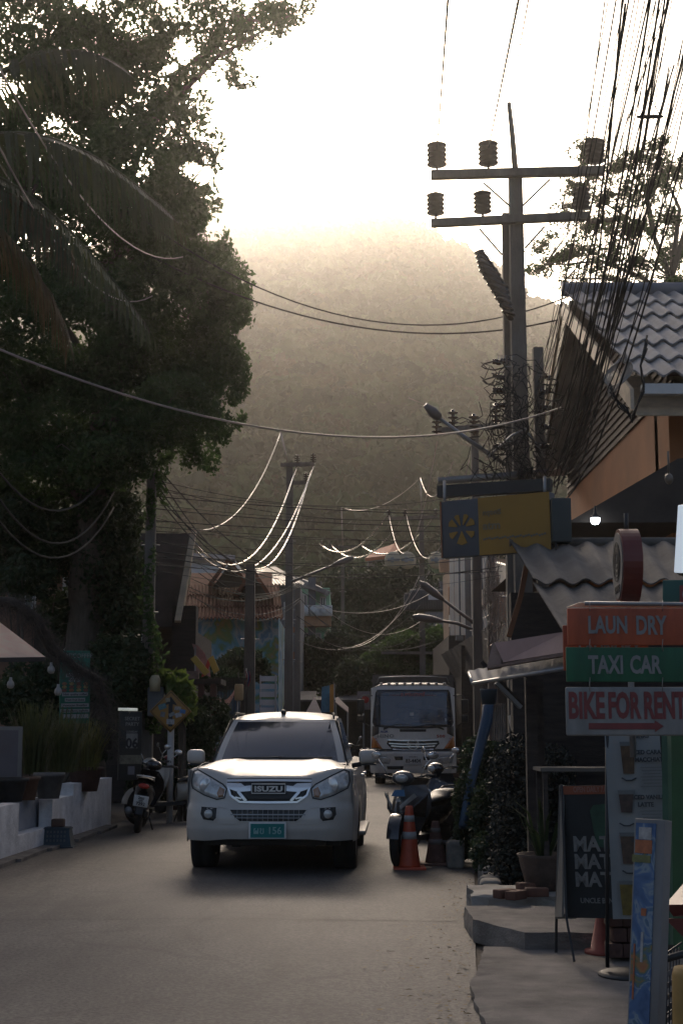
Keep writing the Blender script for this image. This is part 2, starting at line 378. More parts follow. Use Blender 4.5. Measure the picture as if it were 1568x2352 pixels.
# forest on the hill: lumpy crowns of many leaf clumps, one mass nobody could count
rng = np.random.default_rng(3)
protos = []
for k in range(6):
    q = rng.normal(size=(150,3)); q /= np.linalg.norm(q, axis=1)[:,None]; q[:,2] = np.abs(q[:,2])*0.95-0.15
    r = np.array([0.82+0.35*noise.noise(Vector(p)*2.3+Vector((k*7,0,0))) for p in q])
    V, F = leaf_arrays(q*r[:,None], 0.42, rng, 0.0, 0.9); protos.append((V, F))
Vs = []; Fs = []; off = 0
cnt = 0; MI = []
HM = [M_leaf_far]+[mat('hill_leaf_%s' % nm, c, 0.7, var=0.55, scale=0.3, spec=0.2) for nm, c in (('dark', (.030,.055,.018)), ('olive', (.085,.10,.03)), ('brown', (.10,.085,.035)), ('pale', (.10,.15,.05)))]
while cnt < 2900:
    y = 150+ (rng.random()**0.9)*295; x = (rng.random()*2-1)*(0.33*y+6)+0.03*y
    if not (-0.20*y-8 < x < 0.34*y): continue
    V, F = protos[int(rng.integers(6))]; s = (1.9+2.6*rng.random()**1.5)*(0.75+y/900)
    a = rng.random()*6.28; ca, sa = math.cos(a), math.sin(a)
    W = V*np.array([s*1.25, s*1.25, s*(0.9+0.5*rng.random())]); W = np.stack([W[:,0]*ca-W[:,1]*sa, W[:,0]*sa+W[:,1]*ca, W[:,2]], 1)+np.array([x, y, hill_z(x, y)+s*0.35])
    MI.append(np.full(len(F), int(rng.choice(5, p=[.3,.3,.17,.1,.13])))); Vs.append(W); Fs.append(F+off); off += len(W); cnt += 1
o = npmesh('hillside_forest', np.concatenate(Vs), np.concatenate(Fs), HM, matidx=np.concatenate(MI)); kind(o, 'stuff'); tag(o, 'hazy green forest covering the hillside behind the town', 'forest')
# ================================================================ trees
def blob(u, v, Y, ru, rv, ry, w=1.0):
    s = Y/3267
    return (at(u, v, Y), (ru*s, ry, rv*s), w)
def limb(mb, pts, r0, r1, n=8):
    k = len(pts); P = []
    for i in range(k-1):
        a, b = Vector(pts[i]), Vector(pts[i+1])
        for j in range(4): P.append(a.lerp(b, j/4)+Vector((random.uniform(-.03,.03),)*3)*r0*3)
    P.append(Vector(pts[-1])); m = len(P)
    mb.tube(P, [r0+(r1-r0)*i/(m-1) for i in range(m)], n)
def tree(name, label, base, trunk_pts, branches, blobs, n, size, r0, leafm=None, seed=1, group=None, freq=1.1, cut=-0.12, shell=0.45, droop=.35, cat='tree', aspect=.55, barkm=None):
    t = thing(name, label, cat, base, 0, group)
    mb = MB(); limb(mb, [base]+trunk_pts, r0, r0*0.45, 12)
    for br in branches: limb(mb, br, r0*0.20, r0*0.03, 6)
    tr = obj('trunk', mb, barkm or M_bark, t, local=False)
    rng = np.random.default_rng(seed)
    P = blob_points(blobs, n, rng, shell=shell, freq=freq, cut=cut)
    # twigs reaching into the foliage, from the nearest trunk point
    V, F = leaf_arrays(P, size, rng, droop, aspect)
    tw = MB(); src = [Vector(b[-1]) for b in branches]+[Vector(p) for p in trunk_pts]
    for i in rng.integers(0, len(P), min(160, len(P)//60)):
        p = Vector(P[i]); q = min(src, key=lambda a: (a-p).length); mid = q.lerp(p, .5)+Vector((0,0,.25)); tw.tube([q, mid, p], [r0*.035, r0*.022, .005], 4, False)
    if tw.v: obj('twigs', tw, barkm or M_bark, t, local=False)
    npmesh('crown', V, F, leafm or M_leaf, t)
    return t
# the great tree at left: its outline is a heap of leafy boughs
B = []
for (u, v, ru, rv, w) in [
    (60,60,150,120,.6),(180,150,150,130,.8),(300,60,110,90,.5),(330,190,110,100,.7),(420,120,80,70,.42),(500,40,80,45,.3),(590,50,90,45,.45),(680,20,60,32,.45),(630,40,60,36,.4),(540,90,60,50,.4),(460,60,80,60,.5),
    (500,150,60,45,.33),(560,175,45,26,.36),(380,300,100,90,.6),(450,240,50,55,.3),(455,380,58,60,.4),(490,330,30,40,.3),(480,460,35,50,.4),
    (400,470,90,90,.8),(420,560,110,90,1),(300,420,140,140,1.1),(120,320,180,160,1.1),(150,550,240,170,1.2),(480,600,70,60,.9),(530,650,55,60,.8),
    (400,690,180,110,1.2),(520,730,62,70,.9),(560,690,30,24,.6),(470,820,90,90,1),(530,860,48,80,.9),(550,920,24,70,.8),(350,850,170,120,1.2),(130,780,220,160,1.2),
    (150,950,230,130,1.2),(400,950,110,90,1),(470,990,50,90,.9),(435,1030,26,60,.8),(488,1050,22,45,.8),(380,1020,30,50,.8),(520,980,20,40,.7),(300,1000,90,80,1.0),
    (100,1080,160,90,1.1),(250,1060,110,60,1.0)]:
    B.append(blob(u, v, 25.5+random.uniform(-1.2,1.6), ru, rv, min(ru, 130)/3267*26*1.3, w))
base = Vector((at(205,1500,27).x, 27, 0))
tree('broadleaf_tree', 'huge dark leafy tree filling the upper left, its trunk behind the coffee menu sign', base,
     [at(200,1400,27), at(212,1180,26.5), at(250,900,26), at(260,600,26)],
     [[at(250,900,26), at(380,760,26), at(500,680,26)], [at(260,600,26), at(390,480,26), at(470,380,26)], [at(260,600,26), at(330,300,26), at(430,150,26), at(600,50,26)],
      [at(250,900,26), at(120,700,26), at(40,520,26)], [at(212,1180,26.5), at(330,1000,26), at(450,930,26)], [at(330,300,26), at(500,130,26), at(700,15,26)], [at(212,1180,26.5), at(100,1050,26)]],
     B, 170000, 0.105, 0.42, seed=11, cut=-0.14, freq=1.5)
B = []
for (u, v, ru, rv) in [(-260,300,190,170),(-150,120,150,120),(-380,180,150,140),(-300,560,200,160),(-120,520,120,120),(-430,420,140,150),(-200,780,170,130),(-420,760,150,130)]: B.append(blob(u, v, 30, ru, rv, 1.6, 1))
_b = Vector((at(-260,1500,30).x, 30, 0))
tree('broadleaf_tree', 'second dark tree at the far left edge behind the palm fronds', _b, [at(-255,1100,30), at(-250,700,30)], [[at(-250,700,30), at(-150,400,30)], [at(-250,700,30), at(-350,400,30)], [at(-255,1100,30), at(-150,800,30)]], B, 30000, .17, .35, seed=12)
# shrubs and creepers under the tree
def shrub(name, label, blobs, n, size, leafm, cat='shrub', seed=3, group=None, base=None, cut=-0.2, droop=.2, aspect=.55):
    c = Vector(blobs[0][0]); 
    b = Vector((c.x, c.y, 0)) if base is None else Vector(base)
    t = thing(name, label, cat, b, 0, group); rng = np.random.default_rng(seed)
    st = MB()
    for bb in blobs:
        q = Vector(bb[0])
        for k in range(3):
            e = q+Vector((random.uniform(-1,1)*bb[1][0]*.5, random.uniform(-1,1)*bb[1][1]*.3, random.uniform(-.3,.6)*bb[1][2]))
            st.tube([b+Vector((random.uniform(-.1,.1), random.uniform(-.1,.1), 0)), b.lerp(e, .5)+Vector((0,0,.1)), e], [.035, .022, .008], 5, False)
    obj('stem', st, M_bark, t, local=False)
    P = blob_points(blobs, n, rng, cut=cut, shell=.35, freq=2.2); P = P[P[:,2] > 0.03]
    V, F = leaf_arrays(P, size, rng, droop, aspect); npmesh('foliage', V, F, leafm, t)
    return t
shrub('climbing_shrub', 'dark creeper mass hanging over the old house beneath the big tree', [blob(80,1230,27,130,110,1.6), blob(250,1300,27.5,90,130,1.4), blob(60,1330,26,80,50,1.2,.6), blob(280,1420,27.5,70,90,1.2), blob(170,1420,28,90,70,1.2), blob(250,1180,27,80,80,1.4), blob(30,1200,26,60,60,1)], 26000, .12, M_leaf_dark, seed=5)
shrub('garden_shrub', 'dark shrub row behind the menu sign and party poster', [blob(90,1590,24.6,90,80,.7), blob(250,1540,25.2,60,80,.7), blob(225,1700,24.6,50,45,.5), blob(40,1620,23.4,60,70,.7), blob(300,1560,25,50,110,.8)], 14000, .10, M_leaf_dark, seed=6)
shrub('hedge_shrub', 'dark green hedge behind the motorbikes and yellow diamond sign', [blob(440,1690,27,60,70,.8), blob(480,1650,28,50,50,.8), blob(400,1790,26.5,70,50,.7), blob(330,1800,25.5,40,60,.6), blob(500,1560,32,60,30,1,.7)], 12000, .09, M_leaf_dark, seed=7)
shrub('banana_plant', 'bright green broad leaved plant above the yellow diamond sign', [blob(425,1610,24.6,24,45,.35), blob(400,1560,24.8,30,25,.35,.7)], 260, .30, M_leaf_bright, seed=8, cat='plant', aspect=.4)
# grasses on the low wall
def grass_clump(label, u, v, Y, n, h, m, base_z, seed, sp=.5, grp=None):
    rng = random.Random(seed); mb = MB(); c = at(u, v, Y); c.z = base_z
    for i in range(n):
        a = rng.uniform(0, 6.28); r = rng.uniform(0, sp*.4); b = c+Vector((r*math.cos(a), r*math.sin(a), 0)); hh = h*rng.uniform(.6, 1.1)
        o = Vector((math.cos(a), math.sin(a), 0))*rng.uniform(.1, sp); w = Vector((-math.sin(a), math.cos(a), 0))*.011
        pts = [b, b+o*.25+Vector((0,0,hh*.55)), b+o*.6+Vector((0,0,hh*.9)), b+o+Vector((0,0,hh*rng.uniform(.7,.95)))]
        vs = []
        for k, p in enumerate(pts): q = w*(1-k/3.2); vs += [p-q, p+q]
        mb.add(vs, [(0,1,3,2),(2,3,5,4),(4,5,7,6)])
    o = obj('grass_plant', mb, m, local=False); tag(o, label, 'plant', grp); return o
M_grass = mat('grass_blade', (0.06, 0.075, 0.025), 0.6, var=.5, scale=4, trans=.3)
grass_clump('tall thin reedy grass plant standing beside the framed board on the left', 75, 1780, 20.0, 150, 1.05, M_grass, .95, 1)
grass_clump('arching grass plant below the coffee menu sign', 140, 1790, 20.6, 170, .95, M_grass, .95, 2, .6)
grass_clump('spiky grass plant with yellowish tips between menu sign and poster', 195, 1780, 21.5, 150, .8, mat('yellow_grass', (0.11,0.11,0.03), .6, var=.6, scale=5, trans=.3), .95, 3, .6)
# the open rain tree at right behind the wires
B = []; rr = random.Random(4)
for (u, v, ru, rv, w) in [(1345,345,38,22,.5),(1420,380,45,25,.5),(1500,350,40,25,.5),(1330,420,45,22,.5),(1400,455,50,25,.5),(1480,440,50,30,.5),(1540,400,40,40,.5),
    (1300,490,40,20,.4),(1360,520,50,25,.5),(1440,530,55,25,.5),(1530,510,50,30,.5),(1250,560,35,18,.4),(1300,590,45,18,.4),(1380,590,50,22,.5),(1480,600,50,25,.5),(1550,590,40,30,.5),(1240,620,30,14,.4),(1340,650,60,16,.4),(1440,655,50,16,.4),(1540,660,50,20,.4)]:
    B.append(blob(u, v, 44+rr.uniform(-3,3), ru*1.25, rv*1.1, 1.3, w*.55))
bs = Vector((at(1590,1500,44).x, 44, 0)); fk = at(1540,640,44)
tree('rain_tree', 'sparse spreading tree seen against the bright sky behind the cable bundle', bs, [at(1585,1000,44), at(1570,760,44), fk],
     [[at(1570,760,44), at(1500,690,44), at(1420,640,44), at(1300,640,44)], [fk, at(1500,540,44), at(1440,500,44), at(1330,430,44)], [at(1500,540,44), at(1480,430,44), at(1400,340,44)], [fk, at(1560,480,44), at(1510,370,44)],
      [at(1570,760,44), at(1480,640,43), at(1380,600,43), at(1250,610,43)], [at(1440,500,44), at(1360,510,44), at(1290,480,44)], [fk, at(1580,500,44), at(1600,380,44)]],
     B, 24000, .12, .55, seed=21, freq=2.6, cut=.08, shell=.05, droop=0)
# trees in the middle of the town
def small_tree(label, specs, Y, n, size, m, seed, ry=2.0, r0=.2, name='roadside_tree', group=None):
    B = [blob(u, v, Y+random.uniform(-.5,.5), ru, rv, ry, 1) for u, v, ru, rv in specs]
    u, v = specs[0][:2]; b = Vector((at(u, v, Y).x, Y, 0))
    brs = [[at(u, v, Y), at((u+a)/2, (v+c)/2, Y)] for a, c, _, _ in specs[1:4]]
    return tree(name, label, b, [b.lerp(at(u, v, Y), .6), at(u, v, Y)], brs, B, n, size, r0, m, seed, group, .8, -.22, .4, .1)
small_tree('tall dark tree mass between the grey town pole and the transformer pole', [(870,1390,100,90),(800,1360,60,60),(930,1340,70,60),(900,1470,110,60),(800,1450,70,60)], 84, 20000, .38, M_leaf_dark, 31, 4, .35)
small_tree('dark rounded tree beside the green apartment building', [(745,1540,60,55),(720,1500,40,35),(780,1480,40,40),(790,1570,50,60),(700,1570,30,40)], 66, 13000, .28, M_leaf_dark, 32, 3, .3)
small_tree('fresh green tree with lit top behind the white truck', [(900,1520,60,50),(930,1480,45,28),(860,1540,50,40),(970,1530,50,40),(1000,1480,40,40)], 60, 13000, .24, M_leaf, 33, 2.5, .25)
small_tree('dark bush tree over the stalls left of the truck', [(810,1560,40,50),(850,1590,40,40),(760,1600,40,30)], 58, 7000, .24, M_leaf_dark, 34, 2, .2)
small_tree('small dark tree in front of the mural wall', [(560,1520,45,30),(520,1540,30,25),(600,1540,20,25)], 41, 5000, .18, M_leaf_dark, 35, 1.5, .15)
# palm fronds reaching in from the left edge
M_palm = mat('palm_leaf', (0.055, 0.07, 0.026), .5, var=.5, scale=1.5, trans=.35)
M_palm_dry = mat('palm_leaf_dry', (0.10, 0.075, 0.03), .6, var=.5, scale=2, trans=.35)
def frond(pts, n, ll, m, parent, seed, spread=0.75):
    rng = random.Random(seed); P = []
    pts = [Vector(p) for p in pts]
    def bez(t):
        k = len(pts)-1; q = list(pts)
        while len(q) > 1: q = [a.lerp(b, t) for a, b in zip(q, q[1:])]
        return q[0]
    ps = [bez(i/24) for i in range(25)]
    mb = MB(); mb.tube(ps, [.035*(1-i/26)+.004 for i in range(25)], 6)
    for i in range(n):
        t = .06+.94*i/n; p = bez(t); d = (bez(min(1, t+.02))-bez(t-.02)).normalized()
        side = d.cross(Vector((0,0,1))).normalized()
        for sgn in (-1, 1):
            L = ll*(.35+.75*math.sin(math.pi*min(1, t*.88+.1)))*rng.uniform(.8, 1.1)
            a = (side*sgn*spread*rng.uniform(.6,1.1)+d*.75+Vector((0,0,-.25))).normalized(); b = Vector((0,0,-1))
            q1 = p+a*L*.35; q2 = q1+(a*.45+b*.7).normalized()*L*.35; q3 = q2+(b+a*.12).normalized()*L*.4
            w = d*.014
            mb.add([p-w, p+w, q1-w*1.2, q1+w*1.2, q2-w, q2+w, q3], [(0,1,3,2),(2,3,5,4),(4,5,6)])
    return obj('frond', mb, m, parent, local=False)
pb = Vector((at(-260,1500,17).x, 17, 0)); cr = at(-230,420,17)
pt = thing('coconut_palm', 'coconut palm whose long drooping fronds reach in from the left edge', 'palm tree', pb)
mb = MB(); mb.tube([pb, pb.lerp(cr, .35)+Vector((.1,0,0)), pb.lerp(cr, .7)+Vector((.12,0,0)), cr], [.2,.16,.14,.12], 10); obj('trunk', mb, M_bark, pt, local=False)
for i, (ps, n, ll, m) in enumerate([
    ([cr, at(-60,270,16.5), at(100,260,16), at(250,360,15.8), at(400,500,15.5)], 95, 1.15, M_palm),
    ([cr, at(-60,330,16.5), at(60,420,16), at(180,520,15.8), at(345,760,15.5)], 95, 1.0, M_palm),
    ([cr, at(-80,380,16.5), at(40,440,16), at(120,480,15.8), at(180,620,15.6)], 70, .7, M_palm_dry),
    ([cr, at(-40,150,16.8), at(100,80,16.6), at(220,100,16.4), at(300,170,16.2)], 80, .8, M_palm),
    ([cr, at(-60,420,17.5), at(40,560,17.6), at(120,640,17.8), at(160,800,18)], 70, .8, M_palm_dry),
    ([cr, at(-300,200,17), at(-400,200,17.5), at(-560,420,18)], 60, .8, M_palm),
    ([cr, at(-300,300,18), at(-380,500,19), at(-420,700,20)], 60, .8, M_palm)]):
    frond(ps, n, ll, m, pt, 50+i)
# ================================================================ pickup
M_paint = mat('silver_white_paint', (0.47, 0.435, 0.395), 0.42, 0.05, var=0.16, scale=1.6, coat=0.35)
M_glass = mat('dark_glass', (0.034, 0.037, 0.05), 0.08, var=0.65, scale=2.6, spec=0.9, coat=0.5, stretch=(.5,1,1.6))  # soft noise puts cloud reflections into the glass colour
M_black = mat('black_plastic', (0.018, 0.018, 0.018), 0.5, var=0.3)
M_chrome = mat('chrome', (0.78, 0.77, 0.75), 0.25, 0.6, var=0.05)
M_lamp = mat('lamp_glass', (0.50, 0.50, 0.48), 0.15, 0.15, var=0.5, scale=9, spec=0.9, coat=1.0)
M_tyre = mat('tyre_rubber', (0.02, 0.019, 0.018), 0.85, var=0.3, bump=0.3, bscale=60)
M_rim = mat('rim_alloy', (0.35, 0.35, 0.35), 0.35, 0.8)
M_amber = mat('amber_lens', (0.55, 0.16, 0.02), 0.15, var=0.2, scale=20, coat=0.8)
M_steel = mat('grey_steel', (0.28, 0.28, 0.28), 0.45, 0.6, var=0.3)
M_white = mat('white_plate', (0.6, 0.6, 0.58), 0.5, var=0.15)
M_red = mat('red_paint', (0.45, 0.03, 0.02), 0.4, var=0.25, scale=6)
M_blk2 = mat('black_ink', (0.012, 0.012, 0.014), 0.6, var=0.1)
def wheel(par, x, y, r, w, name='wheel', spokes=6):
    t = MB(); h = w/2
    t.lathe([(r*.62,-h*.9),(r*.93,-h),(r,-h*.72),(r*1.0,-h*.2),(r*.985,-h*.15),(r*.985,h*.15),(r,h*.2),(r,h*.72),(r*.93,h),(r*.62,h*.9)], (x, y, r), 32, 'x')
    o = obj(name, t, M_tyre, par)
    s = 1 if x > 0 else -1
    m = MB(); m.lathe([(r*.60,-.01),(r*.64,.012),(r*.6,.014),(r*.55,-.02),(r*.12,-.015),(r*.10,.01),(0.005,.012)][::-1], (0,0,0), 24, 'x')
    for k in range(spokes):
        a = 2*math.pi*k/spokes; m.box((0.004, math.cos(a)*r*.34, math.sin(a)*r*.34), (.02, r*.1, r*.48), Matrix.Rotation(a-math.pi/2, 3, 'X'))
    m.xform(Matrix.Translation((x+s*h*.82, y, r)) @ Matrix.Scale(s, 4, (1,0,0))); obj('rim', m, M_rim, o)
    return o
def conform(poly, F, off=0.004, th=0.01, sub=2):
    """outline in (x,z) laid on the curved front y=F(x,z), standing off proud by off, with a skirt back"""
    bm = bmesh.new(); vs = [bm.verts.new((x, 0, z)) for x, z in poly]; bm.faces.new(vs)
    bmesh.ops.triangulate(bm, faces=bm.faces[:])
    for _ in range(sub): 
        bmesh.ops.subdivide_edges(bm, edges=[e for e in bm.edges if e.calc_length() > .05], cuts=1, use_grid_fill=False)
        bmesh.ops.triangulate(bm, faces=bm.faces[:])
    be = [e for e in bm.edges if len(e.link_faces) == 1]
    for v in bm.verts: v.co.y = F(v.co.x, v.co.z)-off
    bm.verts.ensure_lookup_table(); mb = MB(); mb.v = [tuple(v.co) for v in bm.verts]; 
    for i, v in enumerate(bm.verts): v.index = i
    mb.f = [tuple(v.index for v in f.verts) for f in bm.faces]; mb.sm = [True]*len(mb.f)
    n = len(mb.v); mb.v += [(v.co.x, v.co.y+th, v.co.z) for v in bm.verts]
    for e in be: a, b = e.verts[0].index, e.verts[1].index; mb.f.append((a, b, b+n, a+n)); mb.sm.append(False)
    bm.free(); return mb
def ribbon(pts, F, w, off=.008, th=.012):
    """a strip of width w along pts in (x,z) on the front surface"""
    out = []; 
    for i, p in enumerate(pts):
        a = pts[max(0, i-1)]; b = pts[min(len(pts)-1, i+1)]; dx, dz = b[0]-a[0], b[1]-a[1]; l = math.hypot(dx, dz) or 1
        out.append(((p[0]-dz/l*w/2, p[1]+dx/l*w/2), (p[0]+dz/l*w/2, p[1]-dx/l*w/2)))
    mb = MB(); vs = []
    for a, b in out:
        for q in (a, b): vs += [(q[0], F(*q)-off-th*.5, q[1]), (q[0], F(*q)+.01, q[1])]
    fs = []
    for i in range(len(out)-1):
        k = i*4; fs += [(k, k+2, k+6, k+4), (k+1, k, k+4, k+5), (k+2, k+3, k+7, k+6)]
    fs += [(0,1,3,2), (len(vs)-4, len(vs)-2, len(vs)-1, len(vs)-3)]
    return mb.add(vs, fs)
def dense(pts, n=5):
    o = []
    for a, b in zip(pts, pts[1:]): o += [(a[0]+(b[0]-a[0])*k/n, a[1]+(b[1]-a[1])*k/n) for k in range(n)]
    return o+[pts[-1]]
mir = lambda p: [(-x, z) for x, z in p]
def interp(t, xs):
    for (a, va), (b, vb) in zip(xs, xs[1:]):
        if t <= b: return va+(vb-va)*max(0, (t-a))/(b-a)
    return xs[-1][1]
def smooth01(t): t = max(0, min(1, t)); return t*t*(3-2*t)
def pickup():
    T = thing('pickup_truck', 'silver white pickup with green licence plate and TAXI on its windscreen driving toward us', 'pickup truck', (-0.785, 15.5, 0), R(-2.3))
    W = .90
    def F(x, z):
        ax = abs(x); y = .06*x*x+1.9*max(0, ax-.62)**2.0+6.0*max(0, ax-.82)**2
        y += interp(z, [(.3,.10),(.40,.035),(.5,.0),(.62,.0),(.72,.02),(.78,.055),(.84,.06),(.95,.09),(1.02,.14),(1.12,.22),(1.25,.3)])
        return y
    zt = lambda x: 1.045+.09*smooth01((abs(x)-.35)/.4)-.02*max(0, abs(x)-.85)*10
    zb = lambda x: .40-.02*smooth01((abs(x)-.4)/.3)
    body = MB()
    NX, NZ = 44, 26
    fas = lambda u, t: (lambda x: (x, F(x, zb(x)+(zt(x)-zb(x))*t), zb(x)+(zt(x)-zb(x))*t))(-W+2*W*u)
    body.grid(fas, NX, NZ)
    # bonnet with two raised flanks
    cow = lambda x: 1.33+.16*(x/.75)**2
    def hood(u, t):
        x = -W+2*W*u; y0 = F(x, zt(x)); xe = x*(1-.14*t); y1 = cow(x*.86)
        tt = t; y = y0+(y1-y0)*tt; z0 = zt(x); z1 = 1.205-.10*smooth01((abs(x)-.66)/.26)
        z = z0+(z1-z0)*(1-(1-tt)**1.7)+.03*math.sin(math.pi*tt)
        z += .022*math.exp(-((abs(x)-.5)/.09)**2)*math.sin(math.pi*min(1, tt*1.05))
        if abs(x) > .86: z -= .0
        return (xe if abs(x) < .9 else math.copysign(W*(1-.10*t), x), y, z)
    body.grid(hood, NX, 16)
    # flanks
    ye = F(W, .7)
    def zlow(y):
        for c in (.98, 4.07):
            d = y-c
            if abs(d) < .46: return .30+math.sqrt(max(0, .46**2-d*d))*1.02
        return .36 if y < .6 else .30
    for s in (-1, 1):
        def side(u, t):
            y = ye+(5.15-ye)*u; zl = zlow(y); ztop = interp(y, [(ye, zt(W)), (1.6, 1.085), (2.2, 1.12), (3.6, 1.14), (3.7, 1.15), (5.2, 1.15)])
            z = zl+(ztop-zl)*t; x = W+.018*math.sin(math.pi*min(1, max(0, (z-.3)/.8)))-.05*max(0, z-.85)**1-.04*max(0, .5-z)
            for c in (.98, 4.07):
                d = math.hypot(y-c, z-.36); x += .035*math.exp(-((d-.47)/.09)**2)
            if y < ye+.06: x = W-.0
            return (s*x, y, z)
        body.grid(side, 96, 10)
        # shoulder strip closing flank to cabin
        def sh(u, t):
            y = 1.0+(5.1-1.0)*u; z = interp(y, [(1.0,1.10),(1.6,1.085),(2.2,1.12),(3.6,1.14),(5.1,1.15)]); xo = W+.01-.05*max(0, z-.85); xi = .76
            return (s*(xo+(xi-xo)*t), y, z+.03*t)
        body.grid(sh, 30, 2)
    # cabin shell
    hdr = lambda x: 2.02+.10*(x/.6)**2
    def wind(u, t):
        x = (-1+2*u)*(.775*(1-t)+.615*t); y = cow(x*.95)*(1-t)+hdr(x)*t; z = 1.195*(1-t)+1.675*t+.03*math.sin(math.pi*t)-.05*(abs(x)/.7)**3*(1-t)*.4
        return (x, y, z)
    body.grid(wind, 20, 10)
    def roof(u, t):
        s = -1+2*u; y = 2.02+(3.65-2.02)*t+.10*s*s*(1-t); w = interp(t, [(0,.615),(.3,.64),(1,.62)])
        z = interp(t, [(0,1.675),(.08,1.712),(.3,1.755),(.6,1.765),(1,1.72)])+.018-.05*abs(s)**4-.018*abs(s)
        if t == 0: z = 1.675
        return (s*w, y, z)
    body.grid(roof, 20, 12)
    for s in (-1, 1):
        def cab(u, t):
            y = 1.40+(3.72-1.40)*u; top = (1.70 if y > 2.12 else 1.14+.56*(y-1.4)/.72); z = 1.13+(top-1.13)*t; x = .795-.16*(z-1.13)/.55
            return (s*x, y, z)
        body.grid(cab, 24, 6)
    body.quad((-.79,3.72,1.13), (.79,3.72,1.13), (.63,3.62,1.70), (-.63,3.62,1.70))
    body.box((0, 4.45, .85), (1.6, 1.36, .5)); body.box((0, 5.12, .86), (1.8, .06, .6))
    obj('body', body, M_paint, T, merge=True)
    ub = MB(); ub.box((0, 2.6, .44), (1.5, 4.2, .28)); ub.box((0, .75, .42), (1.2, .8, .2)); 
    for s in (-1, 1): ub.tube([(s*.25,.9,.33),(s*.78,1.0,.36)], .04); ub.box((s*.6, 1.05, .55), (.3, 1.0, .3)); ub.box((s*.42, 1.0, .3), (.1, .5, .08))
    obj('underbody', ub, M_black, T)
    def wg(off):
        def f(u, t):
            u = .055+.89*u; t = .03+.90*t; p = wind(u, t); return (p[0], p[1]-off, p[2]+off*.3)
        return f
    g = MB(); g.grid(wg(.006), 20, 10); ws = obj('windscreen', g, M_glass, T)
    tx = text_mb('TAXI', .055, .003, .001, 1.5, gap=1.15); pp = wind(.5, .9)
    place(tx, (0.02, pp[1]-.022, pp[2]-.025), 0, R(-52)); obj('lettering', tx, mat('blue_letter', (.10,.10,.55), .5, emit=(.15,.15,.8,.35)), ws)
    wp = MB(); wp.tube([(-.55,1.36,1.225),(-.1,1.335,1.232),(.05,1.34,1.24)], .01, 6); wp.tube([(.0,1.32,1.228),(.5,1.37,1.23),(.62,1.4,1.23)], .01, 6); obj('wiper', wp, M_black, T)
    # side glass
    for s in (-1, 1):
        for (y0, y1) in ((1.72, 2.55), (2.62, 3.5)):
            def sg(u, t):
                y = y0+(y1-y0)*u; tmax = 1.645 if y > 2.2 else min(1.645, 1.16+.56*(y-1.44)/.72); z = 1.17+(tmax-1.17)*t; return (s*(.801-.16*(z-1.13)/.55), y, z)
            g = MB(); g.grid(sg, 10, 4); obj('side_window', g, M_glass, T)
    # lamps
    hl = [(.855,1.105),(.80,1.125),(.66,1.06),(.50,.975),(.455,.93),(.475,.83),(.56,.815),(.70,.86),(.845,.93),(.865,1.0)]
    for s in (-1, 1):
        p = hl if s > 0 else mir(hl)
        k = obj('headlight', conform(p, F, .004, .02), M_lamp, T)
        q = ribbon(dense(p+[p[0]], 3), F, .012, .004, .006); obj('surround', q, M_black, k)
        c = MB(); cy = F(s*.70, .96); c.lathe([(.075,-.012),(.085,.0),(.06,.004),(.03,.014),(.004,.018)][::-1], (0,0,0), 20, 'y'); c.xform(Matrix.Translation((s*.68, cy-.008, .965)) @ Matrix.Rotation(R(180),4,'Z') @ Matrix.Rotation(s*R(-30),4,'Z')); obj('reflector', c, M_chrome, k)
        ind = [(.475,.92),(.53,.95),(.56,.88),(.54,.835),(.49,.845)]; obj('indicator', conform(ind if s > 0 else mir(ind), F, .007, .01), mat('pale_amber', (.35,.2,.12), .15, coat=.8), k)
        fo = [(.545,.735),(.725,.745),(.735,.66),(.70,.60),(.585,.585),(.55,.62)]; fp = fo if s > 0 else mir(fo)
        fg = obj('fog_lamp', conform(fp, F, .003, .02), M_black, T); rb = ribbon(dense(fp+[fp[0]], 3), F, .014, .004, .010); obj('surround', rb, M_paint, fg)
        c = MB(); c.lathe([(.004,-.03),(.035,-.028),(.045,-.02),(.05,0)], (s*.64, F(.64,.66)-.004, .665), 20, 'y'); obj('lens', c, M_lamp, fg)
    # grille
    gp = [(-.455,1.0),(-.25,1.005),(.25,1.005),(.455,1.0),(.40,.86),(.30,.80),(-.30,.80),(-.40,.86)]
    gl = obj('grille', conform(gp, F, .003, .02, 3), M_black, T)
    cb = MB()
    for s in (-1, 1):
        w1 = [(s*.19,.965),(s*.19,.905),(s*.33,.895),(s*.42,.925),(s*.455,.99),(s*.30,.985),(s*.27,.955)]
        q = conform(w1, F, .020, .02, 2); cb.add(q.v, q.f)
        w2 = ribbon(dense([(s*.455,.985),(s*.41,.86),(s*.31,.79),(0,.785)], 6), F, .022, .008, .014); cb.add(w2.v, w2.f)
        w3 = ribbon(dense([(s*.33,.90),(s*.24,.80)], 4), F, .03, .012, .016); cb.add(w3.v, w3.f)
        w4 = ribbon(dense([(s*.36,.84),(s*.29,.825)], 3), F, .016, .010, .012); cb.add(w4.v, w4.f)
    q = ribbon(dense([(-.46,1.012),(0,1.018),(.46,1.012)], 8), F, .022, .006, .01); cb.add(q.v, q.f)
    obj('chrome_trim', cb, M_chrome, gl)
    bd = MB(); bd.rbox((0, F(0,.93)-.028, .93), (.36, .02, .105), .012); b = obj('badge', bd, M_blk2, gl)
    q = ribbon(dense([(-.18,.882),(.18,.882),(.18,.98),(-.18,.98),(-.18,.882)], 3), lambda x, z: F(0,.93)-.036, .010, .004, .004); 
    tt = text_mb('ISUZU', .055, .006, .0035, 1.42, gap=1.05); place(tt, (0, F(0,.93)-.042, .903)); bb = join(q, tt); obj('badge_letters', bb, mat('bright_letters', (.7,.69,.67), .3, .3), gl)
